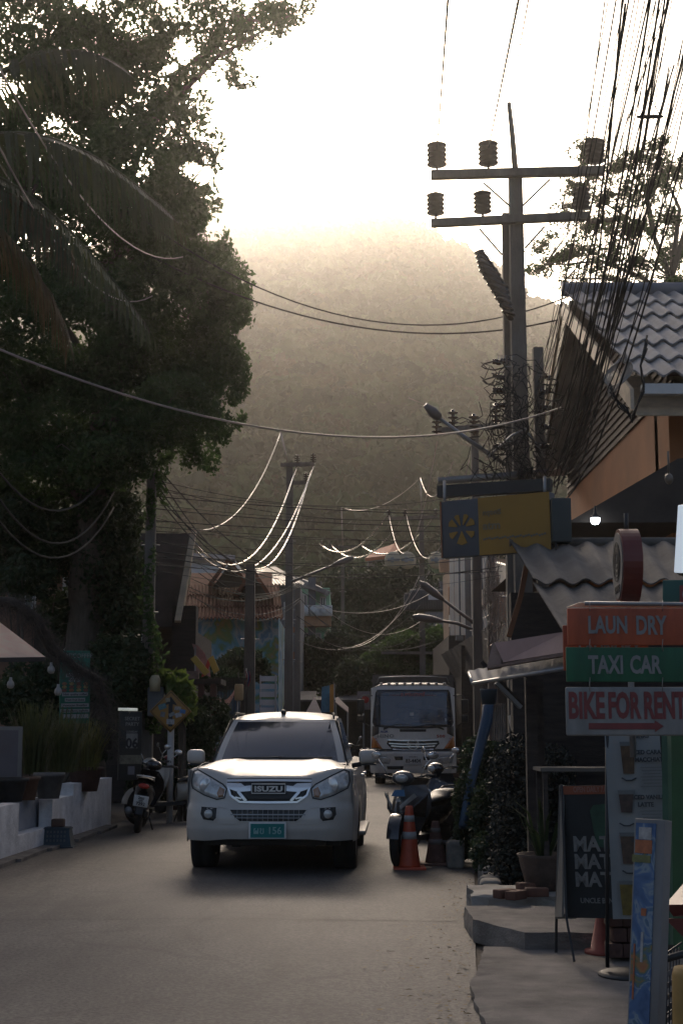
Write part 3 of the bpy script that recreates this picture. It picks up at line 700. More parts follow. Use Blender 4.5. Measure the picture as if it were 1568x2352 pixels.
    # lower intake
    ip = [(-.42,.715),(.42,.715),(.36,.625),(.30,.585),(-.30,.585),(-.36,.625)]
    ig = obj('lower_intake', conform(ip, F, .003, .02, 3), M_black, T)
    q = ribbon(dense(ip+[ip[0]], 6), F, .012, .004, .008); obj('frame', q, M_paint, ig)
    q = ribbon(dense([(-.40,.66),(.40,.66)], 10), F, .012, .006, .01); q2 = ribbon(dense([(-.36,.625),(.36,.625)], 10), F, .006, .006, .006)
    for k in range(-6, 7): r_ = ribbon([(k*.055,.71),(k*.055,.59)], F, .004, .005, .004); q2.add(r_.v, r_.f)
    obj('bar', join(q, q2), M_steel, ig)
    # bumper creases
    cr = MB()
    for s in (-1, 1):
        q = ribbon(dense([(s*.30,.565),(s*.52,.565),(s*.56,.60)], 4), F, .010, .003, .006); cr.add(q.v, q.f)
        q = ribbon(dense([(s*.45,.725),(s*.54,.745)], 4), F, .010, .003, .006); cr.add(q.v, q.f)
    obj('bumper_crease', cr, M_paint, T)
    # bonnet shut lines
    sl = MB(); q = ribbon(dense([(-.46,1.03),(0,1.036),(.46,1.03)], 8), F, .007, .001, .004); sl.add(q.v, q.f)
    for s in (-1, 1): sl.tube([(s*(.81-.0*k/8), hood(.5+s*.44, k/8)[1], hood(.5+s*.44, k/8)[2]+.001) for k in range(9)], .004, 4, True)
    obj('shut_line', sl, M_black, T)
    # licence plate
    pl = MB(); py = F(0,.5)-.03; pl.rbox((0, py, .495), (.40, .022, .175), .01); p = obj('number_plate', pl, M_white, T)
    pn = MB(); pn.box((0, py-.013, .495), (.36, .004, .145)); obj('plate_face', pn, mat('plate_green', (.0,.16,.15), .5, var=.15), p)
    tt = text_mb('ผข 156', .075, .003, .001, 1.0); place(tt, (0, py-.018, .462)); obj('plate_text', tt, mat('plate_ink', (.25,.42,.40), .6), p)
    # mirrors, antenna, pillars, handles
    for s in (-1, 1):
        m = MB(); m.rbox((s*1.03, 1.78, 1.235), (.215, .12, .165), .05, Matrix.Rotation(s*R(8), 3, 'Z')); k = obj('mirror', m, M_paint, T)
        m = MB(); m.tube([(s*.84,1.80,1.13),(s*.95,1.79,1.15)], .03, 8); m.box((s*1.03, 1.79, 1.145), (.2, .09, .02)); obj('bracket', m, M_black, k)
        m = MB(); m.rbox((s*.585, 2.5, 1.752), (.022, 1.0, .02), .008); m.tube([(s*.612,2.10,1.69),(s*.60,2.2,1.735),(s*.59,2.4,1.757)], .011, 6); obj('roof_strip', m, M_black, T)
        m = MB(); m.tube([(s*.80,1.44,1.15),(s*.72,1.80,1.42),(s*.66,2.10,1.66)], .009, 6); obj('pillar_seal', m, M_black, T)
        m = MB(); m.rbox((s*.95, 2.45, 1.0), (.05, .18, .035), .012); m.rbox((s*.95, 3.35, 1.0), (.05, .18, .035), .012); obj('door_handle', m, M_chrome, T)
        m = MB(); m.rbox((s*.93, 2.5, .36), (.16, 1.9, .05), .02); obj('side_step', m, M_steel, T)
        for yy in (1.45, 2.6, 3.7):
            pass
    a = MB(); a.ell((-.02, 2.25, 1.765), (.07, .16, .07), 12, 8); a.tube([(-.02,2.27,1.78),(-.02,2.40,1.91)], [.007,.003], 6); obj('aerial', a, M_black, T)
    for s in (-1, 1): wheel(T, s*.79, .98, .37, .255); wheel(T, s*.79, 4.07, .37, .255)
    return T
pickup()
# ================================================================ lorry
M_tpaint = mat('cream_white_paint', (0.66, 0.63, 0.58), 0.4, 0.0, var=0.18, scale=2.5, coat=0.4)
def lorry():
    T = thing('cargo_truck', 'white cargo truck with rounded cab and plate 83-4404 parked on the right of the road', 'truck', (at(948,1700,39.4).x, 39.4, 0), R(-3.0))
    W = 1.16
    def F(x, z):
        ax = abs(x); y = .03*x*x+2.2*max(0, ax-.92)**2+4*max(0, ax-1.05)**2
        return y+interp(z, [(.3,.02),(.95,0),(1.0,.06),(1.6,.10),(2.7,.42),(2.85,.6)])
    ztop = lambda x: 2.74-.05*max(0, abs(x)-.9)*6
    b = MB(); b.grid(lambda u, t: (lambda x: (x, F(x, 1.0+(ztop(x)-1.0)*t), 1.0+(ztop(x)-1.0)*t))(-W+2*W*u), 40, 24)
    ye = F(W, 1.6)
    def side(s):
        return lambda u, t: (s*(W-.06*max(0, t-.45)), F(W, 1.0+1.69*t)+(2.1-F(W, 1.0+1.69*t))*u, 1.0+1.69*t-.0)
    for s in (-1, 1): b.grid(side(s), 8, 14)
    b.grid(lambda u, t: (lambda x: (x*(1-.0*t), F(x, ztop(x))+(2.1-F(x, ztop(x)))*t, ztop(x)+.10*math.sin(math.pi*(.1+.8*t))*(1-abs(x/W)**4)))(-W+2*W*u), 30, 8)
    b.quad((-W,2.1,1.0), (W,2.1,1.0), (W,2.1,2.7), (-W,2.1,2.7))
    cab = obj('cab', b, M_tpaint, T, merge=True)
    bp = MB(); bp.grid(lambda u, t: (lambda x: (x, F(x, .35+.58*t)-.06+.05*max(0,.12-t)*4, .35+.58*t))(-W*1.01+2*W*1.01*u), 40, 8)
    bp.grid(lambda u, t: (lambda x: (x, F(x, .93)-.06+.2*t, .93))(-W*1.01+2*W*1.01*u), 40, 1)
    for s in (-1, 1): bp.grid(lambda u, t: (s*W*1.01, F(W*1.01, .35+.58*t)-.06+.45*u, .35+.58*t), 3, 4)
    bu = obj('bumper', bp, M_tpaint, T, merge=True)
    FB = lambda x, z: F(x, z)-.06
    ws = [(-1.02,2.52),(-.98,2.60),(.98,2.60),(1.02,2.52),(1.10,1.72),(1.05,1.62),(.4,1.57),(-.4,1.57),(-1.05,1.62),(-1.10,1.72)]
    w = obj('windscreen', conform(ws, F, .008, .02, 4), M_glass, T)
    q = ribbon(dense(ws+[ws[0]], 8), F, .035, .008, .01); obj('seal', q, M_black, w)
    tt = text_mb('อ.พระเทพย์', .11, .004, .003, 1.0); place(tt, (0, F(0,2.47)-.035, 2.44), 0, R(-14)); obj('sun_strip_text', tt, mat('red_letter', (.45,.08,.05), .5), w)
    sc = MB()
    for s in (-1, 1):
        for k in range(5):
            r_ = ribbon(dense([(s*(.37+k*.06),2.46+.012*(k%2)),(s*(.42+k*.06),2.47-.012*(k%2))], 2), F, .03-.004*k, .014, .006); sc.add(r_.v, r_.f)
    obj('scroll_ornament', sc, mat('faded_red', (.22,.07,.06), .6), w)
    for c_, d_ in (((-.03, F(0,1.95)-.02, 1.93), (.11,.006,.12)), ((.9, F(.9,1.8)-.02, 1.78), (.05,.006,.09))):
        st = MB(); st.box(c_, d_); obj('sticker', st, M_white, w)
    wi = MB(); 
    for x in (-.7, .1): wi.tube([(x-.1,F(x,1.6)-.03,1.56),(x+.25,F(x,1.7)-.03,1.66),(x+.75,F(x,1.7)-.03,1.645)], .012, 6)
    wi.tube([(.55,F(.5,1.6)-.03,1.64),(.85,F(.9,1.5)-.03,1.53)], .02, 6); wi.tube([(-.62,F(.6,1.6)-.03,1.62),(-.8,F(.8,1.5)-.03,1.53)], .02, 6); obj('wiper', wi, M_black, T)
    gv = MB(); gv.rbox((0, F(0,1.5)-.005, 1.50), (.72,.02,.07), .02); obj('air_vent', gv, M_black, cab)
    # corner panels, indicators
    for s in (-1, 1):
        p = [(.93,1.60),(1.12,1.62),(1.13,1.32),(.93,1.42)]; obj('corner_panel', conform(p if s>0 else mir(p), F, .004, .02), mat('smoke_panel', (.10,.09,.08), .35), T)
        p = [(1.12,1.36),(1.15,1.02),(.83,1.0),(.95,1.16)]; k = obj('indicator', conform(p if s>0 else mir(p), F, .010, .02), M_amber, T)
        rb = MB()
        for j in range(4): r_ = ribbon([(s*(.93+.02*j),1.08+.065*j),(s*1.13,1.10+.065*j)], F, .014, .014, .01); rb.add(r_.v, r_.f)
        obj('rib', rb, M_red, k)
        p = [(1.10,.82),(.75,.80),(.62,.72),(.65,.60),(1.05,.62)]; k = obj('headlight', conform(p if s>0 else mir(p), FB, .008, .02), M_lamp, T)
        q = ribbon(dense((p if s>0 else mir(p))+[(s*p[0][0],p[0][1])], 3), FB, .015, .008, .006); obj('surround', q, M_steel, k)
        p = [(.52,.80),(.28,.80),(.28,.70),(.48,.70)]; obj('bumper_slot', conform(p if s>0 else mir(p), FB, .006, .02), M_black, T)
        p = [(.72,.54),(.26,.54),(.28,.45),(.70,.45)]; obj('bumper_slot', conform(p if s>0 else mir(p), FB, .006, .02), M_black, T)
        # mirrors on arms
        m = MB(); m.tube([(s*1.12,.35,2.45),(s*1.36,.25,2.46),(s*1.42,.22,2.38),(s*1.42,.22,1.75),(s*1.2,.4,1.62)], .016, 6); k = obj('mirror_arm', m, M_black, T)
        m = MB(); m.rbox((s*1.43, .20, 2.16), (.20,.07,.38), .03); m.rbox((s*1.43, .20, 1.82), (.20,.07,.2), .03); obj('mirror', m, M_black, k)
        # side window and handle
        g = MB(); g.grid(lambda u, t: (s*(W+.004-.06*max(0, (t*.40+.47)-.45)), .62+.08*t+1.1*u, 1.75+.75*t), 4, 4); obj('side_window', g, M_glass, T)
        m = MB(); m.rbox((s*(W+.02), 1.6, 1.55), (.04,.2,.05), .01); m.rbox((s*(W+.01), .7, .62), (.06,.5,.5), .02); obj('door_step', m, M_steel, T)
    # grille
    gp = [(-.70,1.22),(.70,1.22),(.72,1.14),(.56,.98),(-.56,.98),(-.72,1.14)]
    g = obj('grille', conform(gp, F, .01, .02, 4), M_black, T)
    c = MB()
    for z, hw in ((1.225,.70),(1.13,.66),(1.06,.60),(.975,.56)):
        q = ribbon(dense([(-hw,z+.02),(-.3,z),(.3,z),(hw,z+.02)], 6), F, .03, .016, .02); c.add(q.v, q.f)
    obj('chrome_bar', c, M_chrome, g)
    e = MB(); tor = [(math.cos(a)*.155, math.sin(a)*.135+1.12) for a in [i*math.pi/12 for i in range(25)]]
    q = ribbon(tor, lambda x, z: F(0,1.12)-.04, .022, .01, .02); e.add(q.v, q.f)
    q = ribbon([(-.12,1.16),(-.05,1.12),(.05,1.12),(.12,1.16)], lambda x, z: F(0,1.12)-.04, .022, .01, .02); e.add(q.v, q.f)
    q = ribbon([(-.12,1.08),(-.05,1.12),(.05,1.12),(.12,1.08)], lambda x, z: F(0,1.12)-.04, .022, .01, .02); e.add(q.v, q.f); obj('emblem', e, M_chrome, g)
    tt = text_mb('HINO', .09, .006, .004, 1.35, gap=1.15); place(tt, (-.75, F(.75,1.34)-.012, 1.31)); obj('maker_lettering', tt, M_steel, cab)
    tt = text_mb('500', .075, .006, .003, 1.4, gap=1.1); place(tt, (.76, F(.75,1.34)-.012, 1.31)); obj('number_lettering', tt, M_red, cab)
    tt = text_mb('AGR', .055, .006, .003, 1.4); place(tt, (-.79, F(.79,1.45)-.012, 1.44)); obj('small_lettering', tt, mat('blue_ink', (.03,.06,.25), .5), cab)
    q = ribbon(dense([(-1.1,.955),(0,.95),(1.1,.955)], 10), F, .05, .02, .02); obj('gap_strip', q, M_black, T)
    pl = MB(); pl.rbox((0, FB(0,.7)-.02, .70), (.50,.02,.25), .01); p = obj('number_plate', pl, M_white, T)
    tt = text_mb('83-4404', .105, .004, .003, .85); place(tt, (0, FB(0,.7)-.034, .635)); t2 = text_mb('THAILAND 2', .03, .004, .001, 1); place(t2, (0, FB(0,.7)-.034, .775)); obj('plate_text', join(tt, t2), M_blk2, p)
    # roof: ribs, rack with fence of cargo bed behind
    r_ = MB()
    for k in range(-4, 5): r_.rbox((k*.22, .9, 2.80), (.09, 1.0, .035), .015)
    obj('roof_rib', r_, M_tpaint, T)
    bd = MB(); bd.box((0, 5.2, 1.55), (2.3, 5.6, .7)); bd.box((0, 2.42, 2.5), (2.36,.06,1.2)); bd.box((0, 2.42, 2.93), (2.42,.1,.07)); 
    for s in (-1, 1): bd.box((s*1.15, 5.2, 2.4), (.05, 5.6, .06)); bd.box((s*1.15, 5.2, 2.1), (.05, 5.6, .12)); 
    for s in (-1, 1):
        for k in range(7): bd.box((s*1.15, 2.6+k*.88, 2.2), (.06,.06,.6))
    obj('cargo_bed', bd, mat('bed_steel', (.12,.11,.10), .6, .3, var=.4), T)
    rl = MB(); rl.tube([(-1.05,2.3,2.85),(-.98,2.3,3.02),(-.3,2.3,3.05),(.3,2.3,3.05),(.98,2.3,3.02),(1.05,2.3,2.85)], .018, 6); obj('rack_rail', rl, M_steel, T)
    tp = MB(); tp.ell((-.05, 4.0, 2.95), (1.3, 2.2, .35), 16, 8, None, .25, 2); obj('tarpaulin', tp, mat('blue_tarp', (.03,.10,.22), .5), T)
    ch = MB(); ch.box((0, 3.5, .75), (.9, 6.2, .3)); ch.box((0, .9, .55), (1.5, .5, .3)); ch.tube([(-.8,1.2,.5),(.8,1.2,.5)], .07); obj('chassis', ch, M_black, T)
    for s in (-1, 1): wheel(T, s*.93, 1.3, .46, .28); wheel(T, s*.90, 6.0, .46, .45)
    return T
lorry()
# ================================================================ motorbikes
M_seat = mat('seat_vinyl', (0.02,0.02,0.02), .45, var=.3)
M_mirror = mat('mirror_back', (.55,.52,.5), .12, .7)
def scooter(label, loc, rotz, paint, steer=0.0, group='motorbikes parked along the street', plate=None, number=None, apron=None, name='motorbike', sport=False, cat='motorbike'):
    """front wheel towards -y; the wheels stand on z=0"""
    T = thing(name, label, cat, loc, rotz, group); apron = apron or paint
    Rs = Matrix.Translation((0,-.52,0)) @ Matrix.Rotation(steer, 4, 'Z') @ Matrix.Translation((0,.52,0))
    def wh(y, M=None):
        t = MB(); t.lathe([(.19,-.035),(.255,-.05),(.285,-.03),(.292,0),(.285,.03),(.255,.05),(.19,.035)], (0,y,.292), 26, 'x')
        if M: t.xform(M)
        o = obj('wheel', t, M_tyre, T); m = MB(); m.lathe([(.19,-.03),(.2,0),(.19,.03),(.17,.02),(.17,-.02)], (0,y,.292), 22, 'x')
        for k in range(5):
            a = 2*math.pi*k/5; m.box((0,y+math.cos(a)*.1,.292+math.sin(a)*.1), (.02,.03,.19), Matrix.Rotation(a-math.pi/2, 3, 'X'))
        m.lathe([(.03,-.05),(.04,0),(.03,.05)], (0,y,.292), 10, 'x'); m.lathe([(.09,.03),(.09,.036)], (0,y,.292), 14, 'x')
        if M: m.xform(M)
        obj('rim', m, M_rim, o)
    wh(-.64, Rs); wh(.62)
    f = MB(); f.tube([(.07,-.64,.29),(.075,-.50,.62),(.04,-.44,.78)], [.022,.026,.02], 8); f.tube([(-.07,-.64,.29),(-.075,-.50,.62),(-.04,-.44,.78)], [.022,.026,.02], 8); f.tube([(0,-.46,.70),(0,-.40,.98)], .025, 8); f.xform(Rs); obj('fork', f, M_steel, T)
    fd = MB()
    fd.grid(lambda u, t: (lambda a, w: (w, -.64+math.cos(a)*(.325-.25*w*w*4), .292+math.sin(a)*(.325-.25*w*w*4)))(R(20)+R(150)*u, -.07+.14*t), 14, 5)
    fd.xform(Rs); obj('front_mudguard', fd, paint, T)
    # leg shield: a shell with a keel, narrow at the bottom
    ls = MB()
    def shield(u, t):
        s = -1+2*u; z = .30+.62*t; w = interp(t, [(0,.10),(.25,.17),(.55,.25),(.8,.23),(1,.13)]); y = -.50+.10*t+ (.12+.06*t)*abs(s)**1.5-.13*math.sin(math.pi*t*.9)*(1-abs(s))
        return (s*w, y, z)
    ls.grid(shield, 14, 12); ls.grid(lambda u, t: (shield(u, t)[0]*.93, shield(u, t)[1]+.05+.05*t, shield(u, t)[2]), 14, 12); obj('leg_shield', ls, apron, T)
    if sport:
        for s in (-1, 1):
            w = MB(); w.slab((s*.02,-.62,.60), (s*.16,-.56,.66), (s*.27,-.36,.82), (s*.22,-.34,.56), .02*s); obj('fairing', w, paint, T)
            w = MB(); w.slab((s*.05,-.655,.70), (s*.19,-.56,.84), (s*.21,-.52,.80), (s*.06,-.65,.655), .012*s); obj('headlight', w, M_lamp, T)
    else:
        h = MB(); h.ell((0,-.565,.66), (.16,.1,.12), 14, 8); obj('headlight', h, M_lamp, T)
    hc = MB(); hc.ell((0,-.40,1.0), (.27,.22,.17), 16, 10); hc.xform(Rs); hcov = obj('handlebar_cover', hc, apron, T)
    hl = MB(); hl.ell((0,-.485,1.0), (.16,.07,.10), 14, 8); hl.xform(Rs); obj('lamp_lens', hl, M_lamp, hcov)
    hb = MB(); hb.tube([(-.34,-.27,1.02),(-.26,-.31,1.03),(-.12,-.38,1.0),(.12,-.38,1.0),(.26,-.31,1.03),(.34,-.27,1.02)], .013, 8)
    for s in (-1, 1): hb.tube([(s*.25,-.32,1.03),(s*.355,-.26,1.02)], .02, 8); hb.tube([(s*.18,-.38,1.0),(s*.30,-.38,1.01),(s*.34,-.35,1.0)], .007, 5)
    hb.xform(Rs); obj('handlebar', hb, M_black, T)
    for s in (-1, 1):
        m = MB(); m.tube([(s*.2,-.34,1.03),(s*.26,-.36,1.15),(s*.32,-.33,1.22)], .006, 5); m.xform(Rs); st = obj('mirror_stalk', m, M_chrome, T)
        m = MB(); m.ell((s*.34,-.33,1.26), (.13,.03,.09), 14, 8, Matrix.Rotation(s*.3, 3, 'Z')); m.xform(Rs); obj('mirror', m, M_mirror, st)
    fl = MB(); fl.prism([(-.40,.30),(.12,.30),(.18,.36),(-.36,.36)], -.15, .15, 'yz'); obj('footboard', fl, M_black, T)
    bd = MB()
    def body(u, t):
        a = 2*math.pi*u; y = .05+.85*t; w = interp(t, [(0,.06),(.12,.13),(.4,.16),(.75,.13),(1,.04)]); hh = interp(t, [(0,.16),(.3,.17),(.7,.12),(1,.05)]); zc = interp(t, [(0,.50),(.3,.56),(.7,.66),(1,.75)])
        return (w*math.cos(a), y, zc+hh*math.sin(a))
    bd.grid(body, 18, 12); obj('body', bd, paint, T, merge=True)
    se = MB()
    def seat(u, t):
        a = math.pi*u; y = .06+.74*t; w = interp(t, [(0,.07),(.2,.13),(.6,.14),(1,.10)]); z = interp(t, [(0,.70),(.25,.73),(.5,.735),(.6,.79),(1,.82)])
        return (w*math.cos(a), y, z+.055*math.sin(a)*math.sin(math.pi*min(1,max(.08,t*.95+.03)))**.4)
    se.grid(seat, 10, 14); se.grid(lambda u, t: (seat(u,t)[0], seat(u,t)[1], seat(u,t)[2]-.05 if False else .70+.08*t), 10, 14); obj('seat', se, M_seat, T)
    en = MB(); en.rbox((0,.42,.33), (.2,.36,.2), .04); en.rbox((-.08,.55,.30), (.08,.4,.12), .03); obj('engine', en, M_black, T)
    ex = MB(); ex.tube([(.1,.2,.25),(.14,.4,.22),(.16,.55,.26),(.165,.95,.34)], [.02,.025,.05,.055], 10); obj('exhaust', ex, M_steel, T)
    rf = MB(); rf.grid(lambda u, t: (-.07+.14*t, .62+math.cos(R(20)+R(120)*u)*.33, .30+math.sin(R(20)+R(120)*u)*.33), 10, 3); rf.slab((-.05,.88,.55), (.05,.88,.55), (.05,.98,.30), (-.05,.98,.30), .01); obj('rear_mudguard', rf, M_black, T)
    gr_ = MB(); gr_.tube([(-.12,.66,.80),(-.13,.85,.86),(-.06,.95,.87),(.06,.95,.87),(.13,.85,.86),(.12,.66,.80)], .012, 7); obj('grab_rail', gr_, M_chrome if not sport else M_black, T)
    tl = MB(); tl.ell((0,.90,.72), (.17,.08,.08), 12, 8); obj('tail_light', tl, M_red, T)
    sd_ = MB(); sd_.tube([(-.1,.15,.27),(-.22,.10,.0)], .012, 6); obj('side_stand', sd_, M_black, T)
    if plate:
        p = MB(); p.rbox((0,.99,.50), (.22,.012,.17), .008, Matrix.Rotation(R(-14), 3, 'X')); po = obj('number_plate', p, M_white, T)
        l1 = text_mb(plate[0], .042, .003, .001, 1.0); l2 = text_mb(plate[1], .022, .003, .0005, 1.0); l3 = text_mb(plate[2], .05, .003, .001, 1.0)
        l1.xform(Matrix.Translation((0,0,.025))); l2.xform(Matrix.Translation((0,0,-.008))); l3.xform(Matrix.Translation((0,0,-.068)))
        q = join(l1, l2, l3); q.xform(Matrix.Translation((0,1.0,.505)) @ Matrix.Rotation(R(-14),4,'X') @ Matrix.Rotation(math.pi,4,'Z') @ Matrix.Translation((0,-.004,0))); obj('plate_text', q, M_blk2, po)
    if number:
        q = text_mb(number, .04, .003, .002, 1.2); q.xform(Matrix.Translation((.0,-.60,.74)) @ Matrix.Rotation(R(-12),4,'X')); obj('race_number', q, M_white, T)
        q = MB(); q.slab((-.09,-.585,.80), (.09,-.585,.80), (.06,-.555,.87), (-.06,-.555,.87), .006); obj('blue_decal', q, mat('blue_decal', (.03,.14,.28), .4), T)
    return T
M_pblack = mat('black_paint', (.014,.014,.016), .25, var=.2, coat=.6)
M_pgrey = mat('dark_grey_paint', (.06,.065,.07), .3, var=.2, coat=.5)
M_pcream = mat('cream_paint', (.36,.31,.25), .35, var=.15, coat=.5)
M_pred = mat('dark_red_paint', (.22,.02,.02), .3, var=.2, coat=.5)
def gp(u, v): p = gr(u, v); return (p.x, p.y, 0.0)
scooter('black and grey scooter numbered 36 standing behind the orange cone', (at(968,1900,17.1).x, 17.1, 0), R(-30), M_pblack, .25, number='36', apron=M_pgrey, sport=True)
scooter('black motorbike with chrome handlebar behind the scooter numbered 36', (at(1035,1800,21.0).x, 21.0, 0), R(-40), M_pblack, -.2)
scooter('dark scooter seen from behind with a tilted white plate by the low white wall', (at(322,1850,22.6).x, 22.6, 0), R(184), M_pblack, .2, plate=('2กข','ภูเก็ต','7292'), apron=M_pblack).rotation_euler = (0, R(-9), R(184))
scooter('cream and black scooter next to the dark one on the left', (at(398,1850,24.2).x, 24.2, 0), R(-62), M_pcream, .4, apron=M_pcream)
scooter('red and black motorbike half hidden behind the pickup wing', (at(430,1850,26.6).x, 26.6, 0), R(-120), M_pred, -.2)
scooter('black motorbike whose mirrors rise above the pickup mirror', (at(470,1820,27.8).x, 27.8, 0), R(-10), M_pblack, .1)
scooter('farther dark motorbike between pickup roof and white truck', (at(822,1750,46).x, 46, 0), R(-35), M_pblack, .3)
scooter('dark red motorbike beside the farther dark one, left of the truck', (at(796,1740,49).x, 49, 0), R(-50), M_pred, .3)
# ================================================================ poles, insulators, wires
M_ins = mat('insulator_brown', (.05,.03,.02), .2, var=.2, coat=.8)
M_insg = mat('insulator_grey', (.14,.12,.11), .35, var=.2)
M_cable = mat('cable_black', (.018,.017,.016), .75, var=.2)
M_cable_l = mat('cable_bare', (.35,.31,.27), .4, .6, var=.2)
M_cable_g = mat('cable_gleam', (.7,.66,.6), .25, 1.0, var=.1)
def stack(par, p, r, h, n=5, m=M_insg, name='insulator', pin=.08):
    pr = [(r*.35,0)]
    for k in range(n):
        z = h*k/n; pr += [(r*.32,z+.005),(r*.95,z+h/n*.30),(r,z+h/n*.42),(r*.35,z+h/n*.62)]
    pr += [(r*.3,h*1.02),(r*.12,h*1.04)]
    mb = MB(); mb.lathe(pr, (p[0],p[1],p[2]+pin), 14); mb.tube([p,(p[0],p[1],p[2]+pin+.02)], .02, 6); return obj(name, mb, m, par, local=False)
def pole(label, u, vref, vtop, Y, w0, w1, group='concrete utility poles along the street', n=4, name='utility_pole', lean=0.0):
    x = at(u, vref, Y).x; zt = at(u, vtop, Y).z
    T = thing(name, label, 'utility pole', (x, Y, 0), 0, group)
    mb = MB(); k = 14; mb.tube([(x+lean*i/k, Y, -.02+(zt+.02)*i/k) for i in range(k+1)], [w0+(w1-w0)*i/k for i in range(k+1)], n, True, False); obj('shaft', mb, M_pole, T, local=False)
    for i in range(int(zt/1.6)): pass
    for i in range(3, int(zt/1.2)):
        sb = MB(); sb.tube([(x-w0*1.02, Y, i*1.2), (x+w0*1.02, Y, i*1.2)], .012, 5); obj('climbing_bolt', sb, M_steel, T, local=False)
    return T, x, zt
def arm(T, a, b, Y, w=.1, m=None, name='crossarm'):
    p, q = at(*a, Y), at(*b, Y); mb = MB(); d = (q-p); L = d.length; c = (p+q)/2; c.y = Y-.16
    mb.box(c, (L, w, w), Matrix.Rotation(-math.atan2(d.z, d.x), 3, 'Y')); return obj(name, mb, m or M_pole, T, local=False)
def rod(T, pts, r, m, name, n=6):
    mb = MB(); mb.tube(pts, r, n); return obj(name, mb, m, T, local=False)
# ---- the big pole at right
Y1 = 21.8
T, x1, z1 = pole('tall main concrete pole with two crossarms and stacked insulators above the yellow sign', 1188, 700, 392, Y1, .21, .145)
arm(T, (988,411), (1382,401), Y1, .13); arm(T, (988,521), (1350,504), Y1, .12)
for u, v in ((1003,393),(1121,390),(1366,385)): stack(T, at(u, v, Y1-.16), .165, .40, 5)
for u, v in ((1000,504),(1108,500),(1335,492)): stack(T, at(u, v, Y1-.16), .15, .36, 5)
rod(T, [at(1183,395,Y1), at(1175,300,Y1), at(1168,236,Y1)], [.05,.042,.035], M_pole, 'top_rod')
for a, b in (((1110,420),(1172,475)),((1262,412),(1200,472)),((1100,525),(1152,585)),((1250,520),(1205,570))): rod(T, [at(*a,Y1-.15), at(*b,Y1-.1)], .018, M_steel, 'brace')
p2, x2, z2 = pole('second slimmer concrete pole standing against the tall main pole', 1166, 700, 492, Y1+.35, .17, .10)
p3, x3, z3 = pole('short dark post to the right of the main pole top of the secondary rack', 1236, 900, 800, Y1+.1, .13, .11)
# fuse cutouts and arresters hanging on the left of the pole
rr = random.Random(5)
for k in range(7):
    a = at(1100+k*9+rr.uniform(-6,6), 575+k*14, Y1-.3); b = at(1118+k*9, 640+k*16, Y1-.3); mb = MB()
    mb.tube([a, a.lerp(b,.3), b], [.06,.09,.05], 8); 
    for j in range(5): q = a.lerp(b, .15+.16*j); mb.ell(q, (.24,.22,.06), 10, 5, Matrix.Rotation(.35, 3, 'Y'))
    obj('fuse_cutout', mb, M_ins, T, local=False)
# secondary racks with spool insulators and looping tails
for k, v in enumerate([835,870,905,940,985,1030]):
    for s in (-1, 1):
        cx = 1160 if s < 0 else 1236
        if k == 0 and s > 0: continue
        mb = MB()
        for j in range(3): mb.lathe([(.02,0),(.045,.01),(.03,.04),(.045,.07),(.02,.08)], at(cx+s*(6+j*9), v+rr.uniform(-4,4), Y1-.22), 10)
        obj('spool_insulator', mb, M_ins, T, local=False)
        a = at(cx, v+6, Y1-.22); pts = [a]; ex = s*rr.uniform(28,58)
        for t in range(1, 9): th = math.pi*2*t/8; pts.append(at(cx+ex*(1-math.cos(th))/2, v+6+9*math.sin(th)+rr.uniform(-2,2), Y1-.25))
        rod(T, pts, .012, M_cable, 'cable_loop', 5)
for j in range(5): # comb like spikes
    rod(T, [at(1142+j*8,838,Y1-.2), at(1144+j*8,816,Y1-.2), at(1148+j*8,818,Y1-.2)], .008, M_steel, 'hook', 5)
rod(T, [at(1120,1050,Y1-.3), at(1175,1000,Y1-.3), at(1205,985,Y1-.3), at(1262,1065,Y1-.3)], .02, M_steel, 'strut')
rod(T, [at(1005,1105,Y1-.2), at(1260,1085,Y1-.2)], [.07,.07], M_steel, 'platform_beam', 4)
# street light on its long arm
SL = thing('street_light', 'street light with long grey arm reaching left from the main pole', 'street light', at(1150,1062,Y1))
rod(SL, [at(1160,1068,Y1-.2), at(1075,1010,Y1-.35), at(1010,962,Y1-.5)], [.035,.035,.028], M_steel, 'arm', 8)
mb = MB(); a, b = at(1010,962,Y1-.5), at(976,930,Y1-.6); mb.tube([a, a.lerp(b,.1), a.lerp(b,.5), b], [.03,.07,.085,.04], 10); obj('lamp_head', mb, M_insg, SL, local=False)
rod(SL, [b, at(938,914,Y1-.7)], .010, M_cable_l, 'photocell_rod', 5)
# ---- poles down the street
def line_pole(label, u, vref, vtop, Y, w, arms=(), ins=(), rodtop=None, m=M_ins, isz=(.10,.28)):
    T, x, z = pole(label, u, vref, vtop, Y, w, w*.7)
    for a, b in arms: arm(T, a, b, Y, .11)
    for p in ins: stack(T, at(*p, Y-.16), isz[0], isz[1], 4, m, pin=.04)
    if rodtop: rod(T, [at(u, vtop+4, Y), at(*rodtop, Y)], .03, M_cable_l, 'top_rod')
    return T
line_pole('dark pole behind the yellow sign with a low crossarm of brown insulators', 1090, 1050, 985, 30, .15, [((1003,993),(1172,977))], [(1003,1000),(1040,990),(1088,1000),(1138,975),(1165,985)], None, M_ins, (.12,.42))
TP = line_pole('pole carrying the grey transformer and three round disc fittings', 968, 1300, 1182, 58, .19, [((890,1192),(1005,1188)),((905,1284),(1010,1281)),((845+30,1500),(1040,1500))], [(893,1190),(930,1188),(1000,1187)], (965,1096))
tr = MB(); a = at(982,1380,57.3); tr.rbox((a.x,a.y,a.z), (1.5,.8,.85), .08)
for k in range(-7, 8): tr.box((a.x+k*.1, a.y-.42, a.z), (.03,.08,.7))
for s in (-1, 1): tr.rbox((a.x+s*.85, a.y, a.z-.05), (.2,.5,.7), .05)
